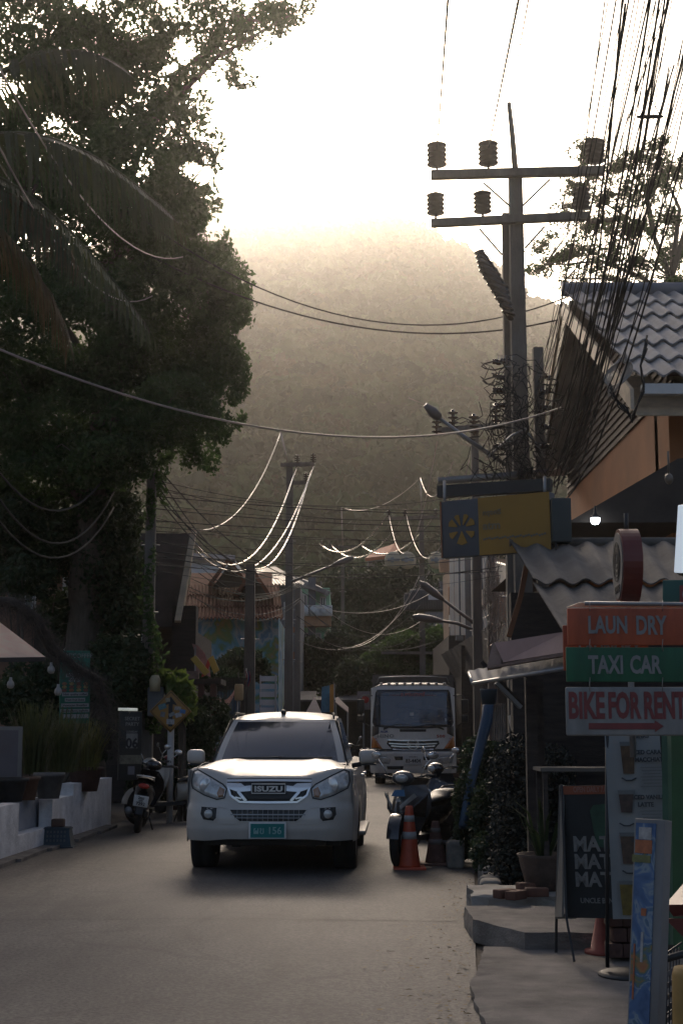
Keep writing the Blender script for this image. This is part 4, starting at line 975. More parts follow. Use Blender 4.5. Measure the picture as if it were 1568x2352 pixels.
to = obj('transformer', tr, mat('transformer_grey', (.10,.10,.10), .5, .3, var=.3), TP, local=False)
lb = MB(); lb.box((a.x+.2, a.y-.48, a.z+.1), (.42,.02,.2)); obj('nameplate', lb, M_white, to, local=False)
for k in (-1, 0, 1): stack(to, (a.x+k*.45, a.y, a.z+.42), .07, .42, 5, M_ins, 'bushing', .02)
for u in (903, 935, 1003):
    d = MB(); c = at(u, 1287, 57.5); d.lathe([(.02,-.14),(.25,-.12),(.36,-.03),(.365,.0),(.34,.03),(.05,.05)], c, 20, 'y')
    o = obj('disc_reflector', d, mat('cream_disc', (.55,.45,.3), .5, var=.15), TP, local=False); s_ = MB(); s_.box((c.x, c.y-.17, c.z), (.5,.06,.1)); s_.box((c.x-.05, c.y-.17, c.z), (.12,.08,.2)); obj('bracket', s_, M_steel, o, local=False)
line_pole('thin far pole with a low crossarm between green building and transformer pole', 787, 1400, 1255, 72, .17, [((735,1258),(850,1256))], [(738,1256),(758,1256),(826,1254)], (784,1166))
line_pole('pole in front of the green building with two stub crossarms on its right', 664, 1350, 1072, 43, .20, [((645,1070),(722,1068)),((660,1112),(708,1110))], [(683,1068),(719,1066),(703,1110)], (644,992))
line_pole('slim pole standing close beside the one in front of the green building', 683, 1500, 1340, 44.5, .15)
line_pole('thick pole rising in front of the mural wall', 574, 1450, 1297, 33, .21)
line_pole('thin grey pole right of the truck under the white stairs', 1036, 1500, 1400, 50, .13)
line_pole('pole wrapped in dangling cables beside the yellow sign bottom', 1128, 1400, 1240, 33, .17)
V7 = line_pole('dark pole overgrown with a green creeper on the left', 343, 1400, 1080, 25.2, .16)
rng = np.random.default_rng(9); c = at(352,1400,25.0); P = np.stack([c.x+rng.normal(0,.10,2600), np.full(2600, 25.0)+rng.normal(0,.08,2600), .5+rng.random(2600)*5.8], 1)
P = P[[noise.noise(Vector((p[0]*3, 0, p[2]*1.3))) > -.05 for p in P]]; V, F = leaf_arrays(P, .10, rng); npmesh('creeper', V, F, M_leaf, V7)
# second street lamp arms over the road
for (lab, pts, Y) in (('pale street lamp arm reaching right from the pole in front of the green building', [(668,1337),(720,1316),(770,1296)], 43), ('small grey street lamp with its arm under the transformer', [(1100,1440),(1060,1410),(1010,1372)], 33), ('lower grey street lamp beside the transformer reaching left', [(1095,1450),(1050,1432),(1005,1425)], 33.4)):
    t = thing('street_light', lab, 'street light', at(*pts[0], Y)); rod(t, [at(*p, Y-.2) for p in pts], [.045,.04,.03], M_insg, 'arm')
    e = at(*pts[-1], Y-.2); d = (e-at(*pts[-2], Y-.2)).normalized(); mb = MB(); mb.tube([e-d*.1, e+d*.15, e+d*.45, e+d*.6], [.04,.09,.09,.03], 10); obj('lamp_head', mb, M_insg, t, local=False)
# ---- wires
def wire(label, a, Ya, b, Yb, sag=0.0, r=.010, m=None, name='overhead_cable', group=None, n=14, jit=0):
    p = wire_pts(at(*a, Ya), at(*b, Yb), sag, n)
    if jit:
        p = [q+Vector((rr.uniform(-jit,jit), 0, rr.uniform(-jit,jit))) if 0 < i < n else q for i, q in enumerate(p)]
    mb = MB(); mb.tube(p, r, 5); o = obj(name, mb, m or M_cable, local=False); return tag(o, label, 'cable', group)
wire('pale twisted cable crossing the whole street from the left edge to the gable', (-30,790), 12.5, (1288,936), 19, .62, .012, M_cable_l, n=24)
wire('wire rising from the leftmost top insulator straight up out of the picture', (1003,345), Y1, (1030,-30), 9.5, 0, .010)
wire('wire rising from the second top insulator up out of the picture', (1121,342), Y1, (1196,-30), 9, .0, .010)
wire('thin wire from the pole top rod up out of the picture', (1169,240), Y1, (1218,-30), 9, 0, .006)
wire('upper of the two long wires crossing the hill', (330,505), 24, (1330,670), 26, 1.2, .014, n=24)
wire('lower of the two long wires crossing the hill', (350,590), 24, (1330,722), 26, .8, .016, n=24)
wire('thin wire slanting down over the palm from the left edge', (-20,120), 14, (420,590), 24, .7, .010, M_cable_l)
wire('second thin wire slanting over the palm below the first', (-20,300), 14, (350,680), 24, .7, .010, M_cable_l)
wire('third faint wire at far left over the palm', (-20,345), 15, (230,560), 24, .4, .008, M_cable_l)
for k, (v0, v1, s) in enumerate([(1045,1062,1.0),(1100,1130,1.1),(1158,1165,1.0)]):
    wire(['uppermost','middle','lowest'][k]+' of three sagging cables at the left edge under the big tree', (-30,v0), 18, (262,v1), 25, s*.8, .015, M_cable)
# the great bundle falling from top right to the pole and the gable
G1 = 'cables of the bundle falling from the top right corner'
lab1 = 'thin black cable in the bundle slanting from the top right corner to the main pole'
for k in range(13):
    u0 = 1395+k*13+rr.uniform(-8,8); Yt = rr.uniform(8.5, 11)
    wire(lab1, (u0,-30), Yt, (1205+rr.uniform(0,55), 1000+rr.uniform(-170,80)), Y1-.1, rr.uniform(0,.45), rr.choice([.004,.005,.007]), None, 'bundle_cable', G1)
lab2 = 'thick black cable sweeping from the right edge past the gable'
for k in range(17):
    wire(lab2, (1540+rr.uniform(-110,150), rr.uniform(-30,20)), rr.uniform(9,10.5), (1240+rr.uniform(0,70), 1090+rr.uniform(-40,60)), rr.uniform(16.2,17.2), rr.uniform(.1,.8), rr.choice([.004,.006,.008,.009]), None, 'bundle_cable', 'thick cables sweeping past the gable', jit=.007)
lab3 = 'tightly tied black cable strand running down the right edge'
for k in range(12):
    wire(lab3, (1565+rr.uniform(-80,20), 130+rr.uniform(-60,60)), 11.5, (1300+rr.uniform(-50,60), 1000+rr.uniform(-60,150)), 16.5, rr.uniform(.0,.35), rr.choice([.005,.006,.008]), None, 'bundle_cable', 'tied cable strands on the right', jit=.010)
# coil of cable hung on the gable and loose loops
co = MB()
for k in range(7):
    a0 = at(1385,812,16.3); pts = []
    for j in range(21):
        t = 2*math.pi*j/20; pts.append(a0+Vector((.17+.17*math.cos(t+2.4)+.02*k*math.cos(t), rr.uniform(-.01,.01)+k*.01, -.24+(.20+.02*k)*math.sin(t+2.4)-.10*math.cos(t))))
    co.tube(pts, .007, 5, False)
tag(obj('cable_coil', co, M_cable_l, local=False), 'pale coil of spare cable hanging in front of the gable', 'cable coil')
co = MB()
for k in range(4):
    pts = [at(*p, 16.2) for p in [(1400,880+k*10),(1420+k*6,935),(1450,955+k*5),(1478,900-k*6),(1470,840),(1485,800-k*10)]]; co.tube([pts[0]]+[pts[i].lerp(pts[i+1], t) for i in range(5) for t in (.5,1)], .012, 5)
tag(obj('cable_coil', co, M_cable, local=False), 'tangled black cable loops below the right end of the bargeboard', 'cable coil')
# hoop hanging high at right edge
hp = MB(); c = at(1492,268,12); hp.tube([c+Vector((.11*math.cos(t*.4488), .1*math.sin(t*.4488), .035*math.sin(t*.4488))) for t in range(15)], .010, 6, False); hp.tube([c+Vector((-.09,0,.0)), c+Vector((0,0,.22)), c+Vector((.09,0,0))], .006, 5)
tag(obj('wire_hoop', hp, M_cable, local=False), 'small metal hoop hanging in the cables near the top right corner', 'hoop')
# dense horizontal service cables over the street
G2 = 'service cables spanning the street above the pickup'
for k in range(17):
    v0 = 1105+k*13+rr.uniform(-6,6); v1 = 1150+k*11+rr.uniform(-12,12)
    wire('thin dark service cable spanning the street at mid height', (352,v0), 25.2, (1190+rr.uniform(-140,30), v1), rr.uniform(24,34), rr.uniform(.05,.45), rr.choice([.005,.007,.010]), None, 'service_cable', G2, 18)
for k, (a, b) in enumerate([((370,1100),(560,1300)),((365,1120),(575,1320)),((372,1085),(680,1330)),((360,1135),(640,1330)),((368,1150),(600,1340))]):
    wire('dark drop cable slanting from the creeper pole down to the mural pole', a, 25.2, b, 33, .3, .012, None, 'service_cable', 'drop cables from the creeper pole')
# gleaming wires between the far poles
G3 = 'sunlit bare wires on the left line'
for a, b, s in (((683,1064),(449,1250),1.5),((722,1062),(446,1262),1.6),((705,1110),(566,1300),.9)):
    wire('sunlit bare wire swooping left from the stub crossarms', a, 43, b, (30.5 if b[0] < 500 else 33), s, .020, M_cable_g, 'bare_wire', G3, 18)
for a, b, s in (((890,1182),(735,1250),.9),((930,1180),(758,1250),1.2),((1000,1182),(826,1250),1.0)):
    wire('sunlit bare wire curving between transformer pole and the thin far pole', a, 58, b, 72, s, .034, M_cable_g, 'bare_wire', 'sunlit bare wires on the right line', 18)
for a, b, Ya, Yb, s in (((644,995),(450,1218),43,30.7,.8),((965,1098),(784,1166),58,72,.6),((965,1098),(1040,1060),58,32,.8),((893,1182),(1003,1015),58,30,2.0),((932,1180),(1088,1010),58,30,2.2)):
    wire({644:'thin pale earth wire from the left rod top down to the dark house',784:''}.get(a[0], 'pale earth wire joining rod tops')+'' if a[0] == 644 else ('pale wire looping from the transformer pole to '+{784:'the thin far pole rod top',1040:'the right behind the yellow sign',1003:'the leftmost brown insulator',1088:'the middle brown insulator'}[b[0]]), a, Ya, b, Yb, s, .014, M_cable_l, 'bare_wire', None, 18)
for k in range(9):
    a = (795+rr.uniform(-4,8), 1500+k*9); wire('pale slack telephone cable drooping behind the truck', a, 70, (860+rr.uniform(-10,60), 1555+rr.uniform(-25,15)), 62, rr.uniform(.3,1.2), .02, M_cable_l if k % 2 else M_cable, 'slack_cable', 'slack telephone cables behind the truck', 10)
for k in range(10):
    wire('fine slack cable hanging between the far poles', (690+rr.uniform(-10,20), 1345+k*14), 44, (1000+rr.uniform(-40,60), 1320+rr.uniform(-20,160)), rr.uniform(50,58), rr.uniform(.3,1.6), .010, M_cable if k % 3 else M_cable_l, 'slack_cable', 'fine slack cables between the far poles', 16)
for k in range(8):
    wire('fine dark cable between the mural pole and the slim pole', (440+rr.uniform(-20,30), 1290+k*13), 33, (690, 1310+k*9+rr.uniform(-10,10)), 44, rr.uniform(.2,.8), .009, None, 'slack_cable', 'fine cables across the tiled roof', 12)
# dangling tangle on the wrapped pole
tg = MB()
for k in range(46):
    u0 = 1122+rr.uniform(-16,22); v0 = 1290+rr.uniform(-30,60); pts = []
    for j in range(7): pts.append(at(u0+rr.uniform(-7,7)+j*rr.uniform(-2,5), v0+j*rr.uniform(14,26), 32.5+rr.uniform(-.2,.2)))
    tg.tube(pts, .009, 4, False)
tag(obj('cable_tangle', tg, M_cable_l, local=False), 'tangle of pale cut cables dangling from the wrapped pole', 'cable tangle')
tg = MB()
for k in range(70):
    a = at(1175+rr.gauss(0,38), 830+rr.uniform(0,250), Y1-.35); pts = [a]
    for j in range(8): a = a+Vector((rr.uniform(-.16,.16), rr.uniform(-.04,.04), rr.uniform(-.26,.14))); pts.append(a)
    q = []; 
    for i in range(len(pts)-1): q += [pts[i], pts[i].lerp(pts[i+1], .5)]
    tg.tube(q, .008, 4, False)
tag(obj('cable_tangle', tg, M_cable, local=False), 'black tangle of cables around the main pole above the yellow sign', 'cable tangle')
# ================================================================ buildings
M_wood = mat('dark_wood', (.055,.042,.035), .8, var=.5, scale=3, bump=.4, bscale=20, stretch=(1,1,6))
M_lwood = mat('sunlit_weathered_board', (.60,.47,.33), .42, var=.35, scale=4, bump=.3, bscale=30)  # worn boards, colour raised to stand in for sunlight on the bargeboards
M_tile = mat('red_roof_tile', (.16,.066,.042), .97, spec=.1, var=.45, scale=3, bump=.4, bscale=20)
M_brick = mat('terracotta', (.28,.13,.07), .8, var=.35, scale=3)
M_green = mat('mint_wall', (.34,.60,.40), .8, var=.2, scale=1.2)
M_pale = mat('pale_wall', (.6,.6,.61), .85, var=.25, scale=1.0)
M_grey = mat('grey_wall', (.16,.16,.17), .85, var=.35, scale=1.2)
M_metal_roof = mat('metal_roof', (.42,.38,.34), .4, .4, var=.25, scale=2)
M_cement_tile = mat('fibre_cement', (.14,.122,.105), .9, var=.5, scale=1.8, bump=.5, bscale=35)
M_orange = mat('orange_wall', (.40,.15,.05), .8, var=.3, scale=.8)
M_cream = mat('cream_wall', (.82,.72,.58), .35, var=.15, scale=1.5)
M_win = mat('window_glass', (.03,.035,.04), .1, var=.2, spec=.8)
M_wframe = mat('window_frame', (.6,.6,.58), .6, var=.1)
def bld(name, label, u, Y, cat='building'):
    b = at(u, 1671, Y); return thing(name, label, cat, (b.x, Y, 0))
def wallbox(T, u0, v0, u1, Y, depth, m, v1=None, name='wall'):
    a, b = at(u0, v0, Y), at(u1, v0, Y); z0 = 0 if v1 is None else at(u0, v1, Y).z
    mb = MB(); mb.box(((a.x+b.x)/2, Y+depth/2, (a.z+z0)/2), (b.x-a.x, depth, a.z-z0)); return obj(name, mb, m, T, local=False)
def window(T, u0, v0, u1, v1, Y, m=None, bars=1, sill=True):
    a, b = at(u0, v0, Y), at(u1, v1, Y); w, h = b.x-a.x, a.z-b.z; c = ((a.x+b.x)/2, Y-.04, (a.z+b.z)/2)
    f = MB(); t = .07
    f.box((c[0],c[1],a.z), (w+t,.1,t)); f.box((c[0],c[1],b.z), (w+t*1.6,.16,t)); f.box((a.x,c[1],c[2]), (t,.1,h-t)); f.box((b.x,c[1],c[2]), (t,.1,h-t))
    for k in range(bars): f.box((a.x+w*(k+1)/(bars+1),c[1]-.005,c[2]), (t*.7,.09,h-t))
    o = obj('window', f, M_wframe, T, local=False); g = MB(); g.box((c[0],c[1]+.02,c[2]), (w,.02,h)); obj('pane', g, m or M_win, o, local=False); return o
def corr_roof(T, tl, tr, br, bl, m, waves=10, amp=.04, th=.02, name='roof', rows=1, gap=.03):
    """corrugated sheets on the quad tl,tr (ridge) to bl,br (eave)"""
    tl, tr, br, bl = map(Vector, (tl, tr, br, bl)); n = (tr-tl).cross(bl-tl).normalized(); n = n if n.z > 0 else -n
    o = MB()
    for r in range(rows):
        t0, t1 = r/rows, min(1, (r+1)/rows+.02)
        def f(u, t, off=0):
            tt = t0+(t1-t0)*t; p = tl.lerp(tr, u).lerp(bl.lerp(br, u), tt); return p+n*(amp*math.cos(2*math.pi*u*waves)+off+gap*t)
        o.grid(lambda u, t: f(u, t, th), waves*8, 2); o.grid(lambda u, t: f(u, t, 0), waves*8, 2)
        k = waves*8
        o.add([f(i/k, 1, z) for z in (0, th) for i in range(k+1)], [(i, i+1, k+2+i, k+1+i) for i in range(k)])
    return obj(name, o, m, T, local=False)
# --- left dark gable house behind the big tree
T = bld('timber_house', 'dark timber house on the left with one sunlit slanting bargeboard', 330, 31)
wallbox(T, 80, 1430, 420, 31, 7, M_wood)
a, b, c, d = at(340,1220,31), at(438,1222,31), at(408,1440,30.2), at(300,1440,30.2)
mb = MB(); mb.slab(at(250,1225,31.5), at(436,1225,31.5), at(405,1440,30.4), at(250,1440,30.4), .12); obj('roof', mb, mat('old_roof', (.07,.05,.042), .8, var=.5, scale=3), T, local=False)
mb = MB(); mb.slab(at(439,1214,30.6), at(451,1216,30.6), at(415,1425,29.6), at(401,1425,29.6), .10); mb.slab(at(451,1218,30.6), at(453,1218,31.8), at(417,1440,31.0), at(415,1425,29.6), .02); obj('bargeboard', mb, M_lwood, T, local=False)
mb = MB(); mb.box(at(425,1480,30.2), (.5,.5,1.6)); obj('eave_post', mb, M_wood, T, local=False)
for k in range(3): window(T, 150+k*70, 1460, 185+k*70, 1530, 31)
T = bld('old_house', 'old pinkish house wall peeping through the creepers at the left edge', 120, 33)
wallbox(T, -40, 1260, 230, 33, 6, mat('old_pink_wall', (.22,.13,.09), .85, var=.4, scale=1.5)); window(T, 40, 1330, 80, 1400, 33); window(T, 150, 1330, 190, 1400, 33)
mb = MB(); mb.slab(at(-60,1200,34), at(250,1200,34), at(240,1275,32), at(-60,1275,32), .12); obj('roof', mb, M_tile, T, local=False)
# --- red roofed mural house
T = bld('mural_house', 'house with layered red tile roof and blue and green mural on its wall', 500, 46)
mw = bpy.data.materials.new('mural'); mw.use_nodes = True; t = mw.node_tree; p = t.nodes['Principled BSDF']; p.inputs['Roughness'].default_value = .8
tc = t.nodes.new('ShaderNodeTexCoord'); n1 = t.nodes.new('ShaderNodeTexNoise'); n1.inputs['Scale'].default_value = .75; n1.inputs['Detail'].default_value = 3; n1.inputs['Distortion'].default_value = 1.6; cr = t.nodes.new('ShaderNodeValToRGB')
t.links.new(tc.outputs['Object'], n1.inputs['Vector']); t.links.new(n1.outputs['Fac'], cr.inputs[0]); t.links.new(cr.outputs[0], p.inputs['Base Color'])
els = cr.color_ramp.elements; els[0].position = .30; els[0].color = (.02,.06,.10,1); els[1].position = .72; els[1].color = (.25,.13,.12,1)
for pos, col in ((.40,(.06,.20,.34,1)),(.46,(.30,.38,.42,1)),(.52,(.08,.26,.36,1)),(.57,(.10,.20,.07,1)),(.63,(.22,.20,.08,1)),(.67,(.10,.22,.30,1))): e = els.new(pos); e.color = col
wallbox(T, 430, 1420, 640, 46, 6, mw)
corr_roof(T, at(430,1345,49), at(640,1345,49), at(650,1425,45), at(425,1425,45), M_tile, 26, .035, .04, 'roof', 3, .05)
mb = MB(); mb.slab(at(440,1316,51), at(625,1316,51), at(625,1350,48.6), at(435,1350,48.6), .15); obj('upper_roof', mb, M_tile, T, local=False)
for (uc, vt, w) in ((530,1285,46),(585,1310,42)):
    mb = MB(); mb.slab(at(uc,vt,46.5), at(uc,vt,49.5), at(uc-w,vt+62,49.5), at(uc-w,vt+62,46.5), .12); mb.slab(at(uc,vt,46.5), at(uc,vt,49.5), at(uc+w,vt+62,49.5), at(uc+w,vt+62,46.5), .12); obj('gable_roof', mb, M_tile, T, local=False)
    mb = MB(); A, B2, C2 = at(uc,vt+6,47), at(uc-w+6,vt+62,47), at(uc+w-6,vt+62,47); mb.prism([(A.x,A.z),(B2.x,B2.z),(C2.x,C2.z)], 47, 47.3); obj('gable_wall', mb, M_wood, T, local=False)
dish = thing('satellite_dish', 'grey satellite dish on the mural house wall', 'satellite dish', at(487,1575,44.5))
mb = MB(); c = at(484,1540,44.3); mb.lathe([(.02,.10),(.15,.08),(.26,.02),(.32,-.05),(.31,-.04),(.15,.05)], (0,0,0), 20, 'y'); mb.xform(Matrix.Translation(c) @ Matrix.Rotation(R(25),4,'Z') @ Matrix.Rotation(R(-15),4,'X')); obj('reflector', mb, mat('dish_grey', (.12,.12,.13), .5), dish, local=False)
mb = MB(); mb.tube([c+Vector((0,.1,0)), c+Vector((.02,.2,-.5))], .03, 6); mb.tube([c+Vector((-.05,-.05,-.25)), c+Vector((.25,-.5,.02)), c+Vector((.75,-.6,.26))], .015, 5); obj('arm', mb, M_cable_l, dish, local=False)
# --- pale hall behind, metal roof hall, green apartments
T = bld('white_hall', 'plain pale wall of a hall rising behind the red tiled roof', 490, 60); wallbox(T, 440, 1280, 537, 60, 8, M_pale)
mb = MB(); mb.slab(at(436,1270,60), at(540,1275,60), at(540,1284,59.6), at(436,1280,59.6), .12); obj('parapet', mb, M_grey, T, local=False)
T = bld('balcony_block', 'grey block with a ribbed metal roof and terracotta balconies', 640, 58)
wallbox(T, 585, 1345, 690, 58, 6, M_grey)
corr_roof(T, at(590,1308,62), at(632,1304,62), at(700,1345,57), at(585,1345,57), M_metal_roof, 14, .04, .03)
for v0, v1 in ((1440,1452),(1497,1515),(1560,1572)):
    mb = MB(); A, B2 = at(590,v0,56.6), at(682,v1,56.6); mb.box(((A.x+B2.x)/2, 56.8, (A.z+B2.z)/2), (B2.x-A.x, .25, A.z-B2.z)); k = obj('balcony', mb, M_brick, T, local=False)
    mb = MB(); 
    for i in range(14): mb.box((A.x+.05+i*(B2.x-A.x-.1)/13, 56.7, A.z+.35), (.03,.03,.7))
    mb.box(((A.x+B2.x)/2, 56.7, A.z+.7), (B2.x-A.x, .05, .05)); obj('railing', mb, M_steel, k, local=False)
for k in range(3):
    for v in (1385, 1470, 1530): window(T, 600+k*27, v, 616+k*27, v+36, 58)
mb = MB()
for k in range(22): a = at(592+k*4.2,1580,56.4); mb.box((a.x, 56.4+.04*(k%2), a.z-.4), (.06,.03,2.6))
obj('slatted_screen', mb, mat('slat_grey', (.22,.2,.19), .7, var=.3), T, local=False)
T = bld('apartment_building', 'mint green apartment building with white windows and orange balcony bands', 720, 68)
wallbox(T, 683, 1350, 757, 68, 9, M_green)
mb = MB(); mb.slab(at(675,1322,69), at(712,1335,75), at(762,1362,75), at(756,1358,66.8), .25); mb.slab(at(660,1335,67), at(757,1358,67), at(757,1364,67), at(660,1341,67), .3); obj('roof', mb, mat('grey_sheet', (.2,.18,.17), .6), T, local=False)
for u in (693,711,736): window(T, u, 1366 if u < 730 else 1372, u+11, 1400, 68)
for u in (697,726): window(T, u, 1455, u+10, 1482, 68)
for v0, v1 in ((1408,1438),(1515,1540)):
    mb = MB(); A, B2 = at(676,v0,67), at(760,v1,67); mb.box(((A.x+B2.x)/2, 67.4, (A.z+B2.z)/2), (B2.x-A.x, 1.0, A.z-B2.z)); obj('balcony_band', mb, mat('orange_band', (.45,.24,.13), .8, var=.25), T, local=False)
for u in (702,722,748): 
    mb = MB(); a = at(u,1402,66.6); mb.rbox((a.x,66.8,a.z), (.62,.3,.5), .03); mb.lathe([(.03,-.02),(.2,-.02),(.2,0)], (a.x-.06,66.63,a.z), 16, 'y'); obj('air_conditioner', mb, M_wframe, T, local=False)
mb = MB(); mb.box(at(716,1470,67.5), (.35,.35,6)); obj('column', mb, M_grey, T, local=False)
# --- orange roofed house on the hill foot
T = thing('hill_house', 'small house with bright orange roof half buried in the hillside trees', 'house', at(875,1300,128))
mb = MB(); mb.slab(at(838,1282,128), at(862,1262,133), at(902,1250,133), at(885,1276,128), .3); mb.slab(at(902,1250,133), at(885,1276,128), at(905,1282,128), at(912,1262,133), .3); obj('roof', mb, mat('orange_roof', (.50,.13,.05), .7, var=.2, scale=.5), T, local=False)
wallbox(T, 845, 1278, 900, 129, 5, M_grey, 1310)
mb = MB(); mb.box((at(905,1300,135).x, 136, at(905,1340,135).z/2), (14, 6, at(905,1340,135).z)); obj('foundation', mb, M_grey, T, local=False)
# --- white sunlit stair building on the right
T = bld('stair_building', 'white building with bright sunlit outside stair and slim white columns', 1090, 44)
m1 = MB()
A = lambda u, v, Y=44: at(u, v, Y)
m1.slab(A(1030,1440,50), A(1030,1410,50), A(1140,1330,41), A(1140,1368,41), .2); obj('stair_wall', m1, M_cream, T, local=False)
m1 = MB(); m1.slab(A(1128,1330,42), A(1128,1290,42), A(1164,1300,38), A(1164,1360,38), .2); obj('side_wall', m1, M_cream, T, local=False)
for u in (1037,1048,1062,1086,1113):
    m1 = MB(); m1.box(A(u,1345,43), (.12,.12,3.0)); obj('column', m1, M_cream, T, local=False)
for u in (1053, 1075, 1102):
    m1 = MB(); m1.box(A(u,1345,44), (.22,.2,3.4)); obj('pier', m1, M_grey, T, local=False)
wallbox(T, 1030, 1460, 1180, 46, 8, M_wood)
m1 = MB(); m1.box(A(1095,1300,45), (2.4,.2,.4)); m1.box(A(1085,1380,46), (1.6,.2,.9)); obj('lintel', m1, mat('peach_wall', (.6,.38,.24), .8, var=.2), T, local=False)
wallbox(T, 1040, 1290, 1165, 48.5, 5, mat('peach_wall2', (.38,.25,.17), .8, var=.3))
for u in (1060, 1092): window(T, u, 1320, u+18, 1370, 48.5)
# awnings and dark shops down the right side of the street
T = bld('market_shop', 'dark shop row with a long drooping tiled awning behind the truck', 1060, 41)
wallbox(T, 1062, 1520, 1290, 43, 5, M_wood)
corr_roof(T, at(1010,1505,46), at(1150,1420,36), at(1180,1500,34), at(1040,1560,45), M_wood, 12, .03, .03)
for k in range(5): 
    m1 = MB(); m1.box(at(1064+k*26,1610,41.5), (.12,.12,3.2)); obj('post', m1, M_wood, T, local=False)
m1 = MB()
for k in range(6): m1.box((at(1086,0,40).x, 39.5+k*.35, .12+k*.17), (1.9,.33,.1)); 
obj('steps', m1, mat('red_steps', (.14,.07,.055), .8, var=.3), T, local=False)
# --- big gable building on the right
GX = 4.0
T = thing('gable_building', 'large building with blue grey tiled roof, pale bargeboards and an orange wall under its gable', 'building', (6.5, 24, 0))
RY, RZ, NY_, NZ_, FY, FZ = 24.2, at(1325,690,24.2).z, 18.6, at(1485,890,18.6).z, 28.3, at(1245,1085,28.3).z
px_ = lambda y: GX
XR = 16
# near slope in courses of corrugated tile
corr_roof(T, (GX-.1,RY,RZ+.12), (XR,RY,RZ+.12), (XR,NY_,NZ_+.12), (GX-.1,NY_,NZ_+.12), mat('blue_grey_tile', (.33,.31,.30), .7, var=.55, scale=1.1), 44, .038, .03, 'near_roof_slope', 6, .06)
m1 = MB(); m1.slab((GX,RY,RZ), (XR,RY,RZ), (XR,FY,FZ), (GX,FY,FZ), -.1); obj('far_roof_slope', m1, mat('blue_grey_tile', (.3,.3,.33)), T, local=False)
m1 = MB(); m1.tube([(GX-.12,RY,RZ+.2),(XR,RY,RZ+.2)], .13, 10); obj('ridge_cap', m1, mat('ridge_blue', (.16,.19,.24), .6, var=.2), T, local=False)
def bb(y0, z0, y1, z1, w, x=GX-.14, th=.05, drop=.02):
    mb = MB(); mb.add([(x,y0,z0-drop),(x,y1,z1-drop),(x,y1,z1-drop-w),(x,y0,z0-drop-w),(x+th,y0,z0-drop),(x+th,y1,z1-drop),(x+th,y1,z1-drop-w),(x+th,y0,z0-drop-w)], [(0,1,2,3),(7,6,5,4),(0,4,5,1),(1,5,6,2),(2,6,7,3),(3,7,4,0)]); return mb
m1 = bb(RY, RZ, NY_, NZ_, .28); obj('bargeboard', m1, M_lwood, T, local=False)
m1 = bb(RY, RZ, FY, FZ, .16); obj('bargeboard', m1, M_lwood, T, local=False)
m1 = bb(RY-.1, RZ-.26, FY-.1, FZ-.26, .10, GX-.06); obj('trim', m1, M_wood, T, local=False)
# plank gable wall, recessed under the overhang
m1 = MB(); WX = GX+.55; zb_ = 6.75
n = 20
for k in range(n):
    z0 = zb_-.55+k*(RZ-zb_+.3)/n; z1 = z0+(RZ-zb_+.3)/n
    def yl(z): return NY_+(RY-NY_)*max(0, (z-NZ_))/(RZ-NZ_)
    def yr(z): return FY-(FY-RY)*max(0, (z-FZ))/(RZ-FZ)
    za = min(z1, RZ-.05); m1.slab((WX,yl(za)+.1,z0), (WX,yr(za)-.1,z0), (WX+.03,yr(za)-.1,z1), (WX+.03,yl(za)+.1,z1), -.03)
obj('plank_wall', m1, mat('plank_siding', (.12,.085,.065), .8, var=.4, scale=2, stretch=(1,.4,6)), T, local=False)
m1 = MB()
for k in range(9): # pale boards under the near eave
    y = NY_+.05+k*.2; z = NZ_-.34+k*.2*(RZ-NZ_)/(RY-NY_)-.04; m1.slab((GX-.05,y,z), (XR,y,z), (XR,y+.18,z+.14), (GX-.05,y+.18,z+.14), .02)
obj('soffit', m1, M_lwood, T, local=False)
m1 = MB(); m1.box((10, NY_-.08, NZ_-.05), (12, .14, .14)); obj('gutter', m1, mat('gutter_white', (.6,.58,.55), .5, var=.15), T, local=False)
m1 = MB(); m1.box((WX+3, 24.2, 4.75), (6, 9.6, 2.9)); obj('orange_wall', m1, M_orange, T, local=False)
m1 = MB(); m1.box((WX+.0+6, NY_+1.6, 5.6), (12, .2, 1.2)); obj('orange_front', m1, M_orange, T, local=False)
# dark canopy slab reaching out toward the street
m1 = MB(); cz = at(1400,1200,18.4).z; m1.add([(2.95,18.4,cz),(9,18.4,cz),(9,18.4,cz+1.3),(4.42,18.4,cz+.85),(2.95,28,cz),(9,28,cz),(9,28,cz+1.3),(4.42,28,cz+.85)], [(0,1,2,3),(4,7,6,5),(0,4,5,1),(1,5,6,2),(2,6,7,3),(3,7,4,0)]); obj('canopy', m1, mat('canopy_dark', (.05,.038,.03), .8, var=.4), T, local=False)
m1 = MB(); m1.box((9.0, 23.5, 2.1), (6, 9, 4.3)); obj('ground_floor', m1, M_wood, T, local=False)
# lit terrace seen through the gap under the canopy
T2 = thing('terrace', 'sunlit terrace with white posts and sloping handrail seen under the dark canopy', 'terrace', (at(1400,1300,36).x, 36, 0))
m1 = MB(); m1.box((at(1430,0,37).x, 37, 2.0), (6.5, 4, 4.0)); obj('floor', m1, M_grey, T2, local=False)
for u, w in ((1373,.07),(1500,.3),(1322,.05)):
    m1 = MB(); m1.box(at(u,1225,34.5), (w,w,1.4)); obj('post', m1, M_cream, T2, local=False)
m1 = MB(); m1.slab(at(1478,1245,34), at(1478,1232,34), at(1570,1195,33), at(1570,1240,33), .1); obj('handrail', m1, M_cream, T2, local=False)
m1 = MB(); m1.box(at(1480,1210,38.5), (.5,.1,1.6)); m1.box(at(1530,1205,38.5), (.5,.1,1.6)); m1.box(at(1400,1205,38.5), (.9,.1,1.6)); obj('panel', m1, M_pale, T2, local=False)
small_tree('green tree glimpsed under the dark canopy behind the terrace', [(1400,1215,80,40),(1330,1200,50,30),(1470,1190,50,40)], 42, 3000, .2, M_leaf, 41, 1, .15)
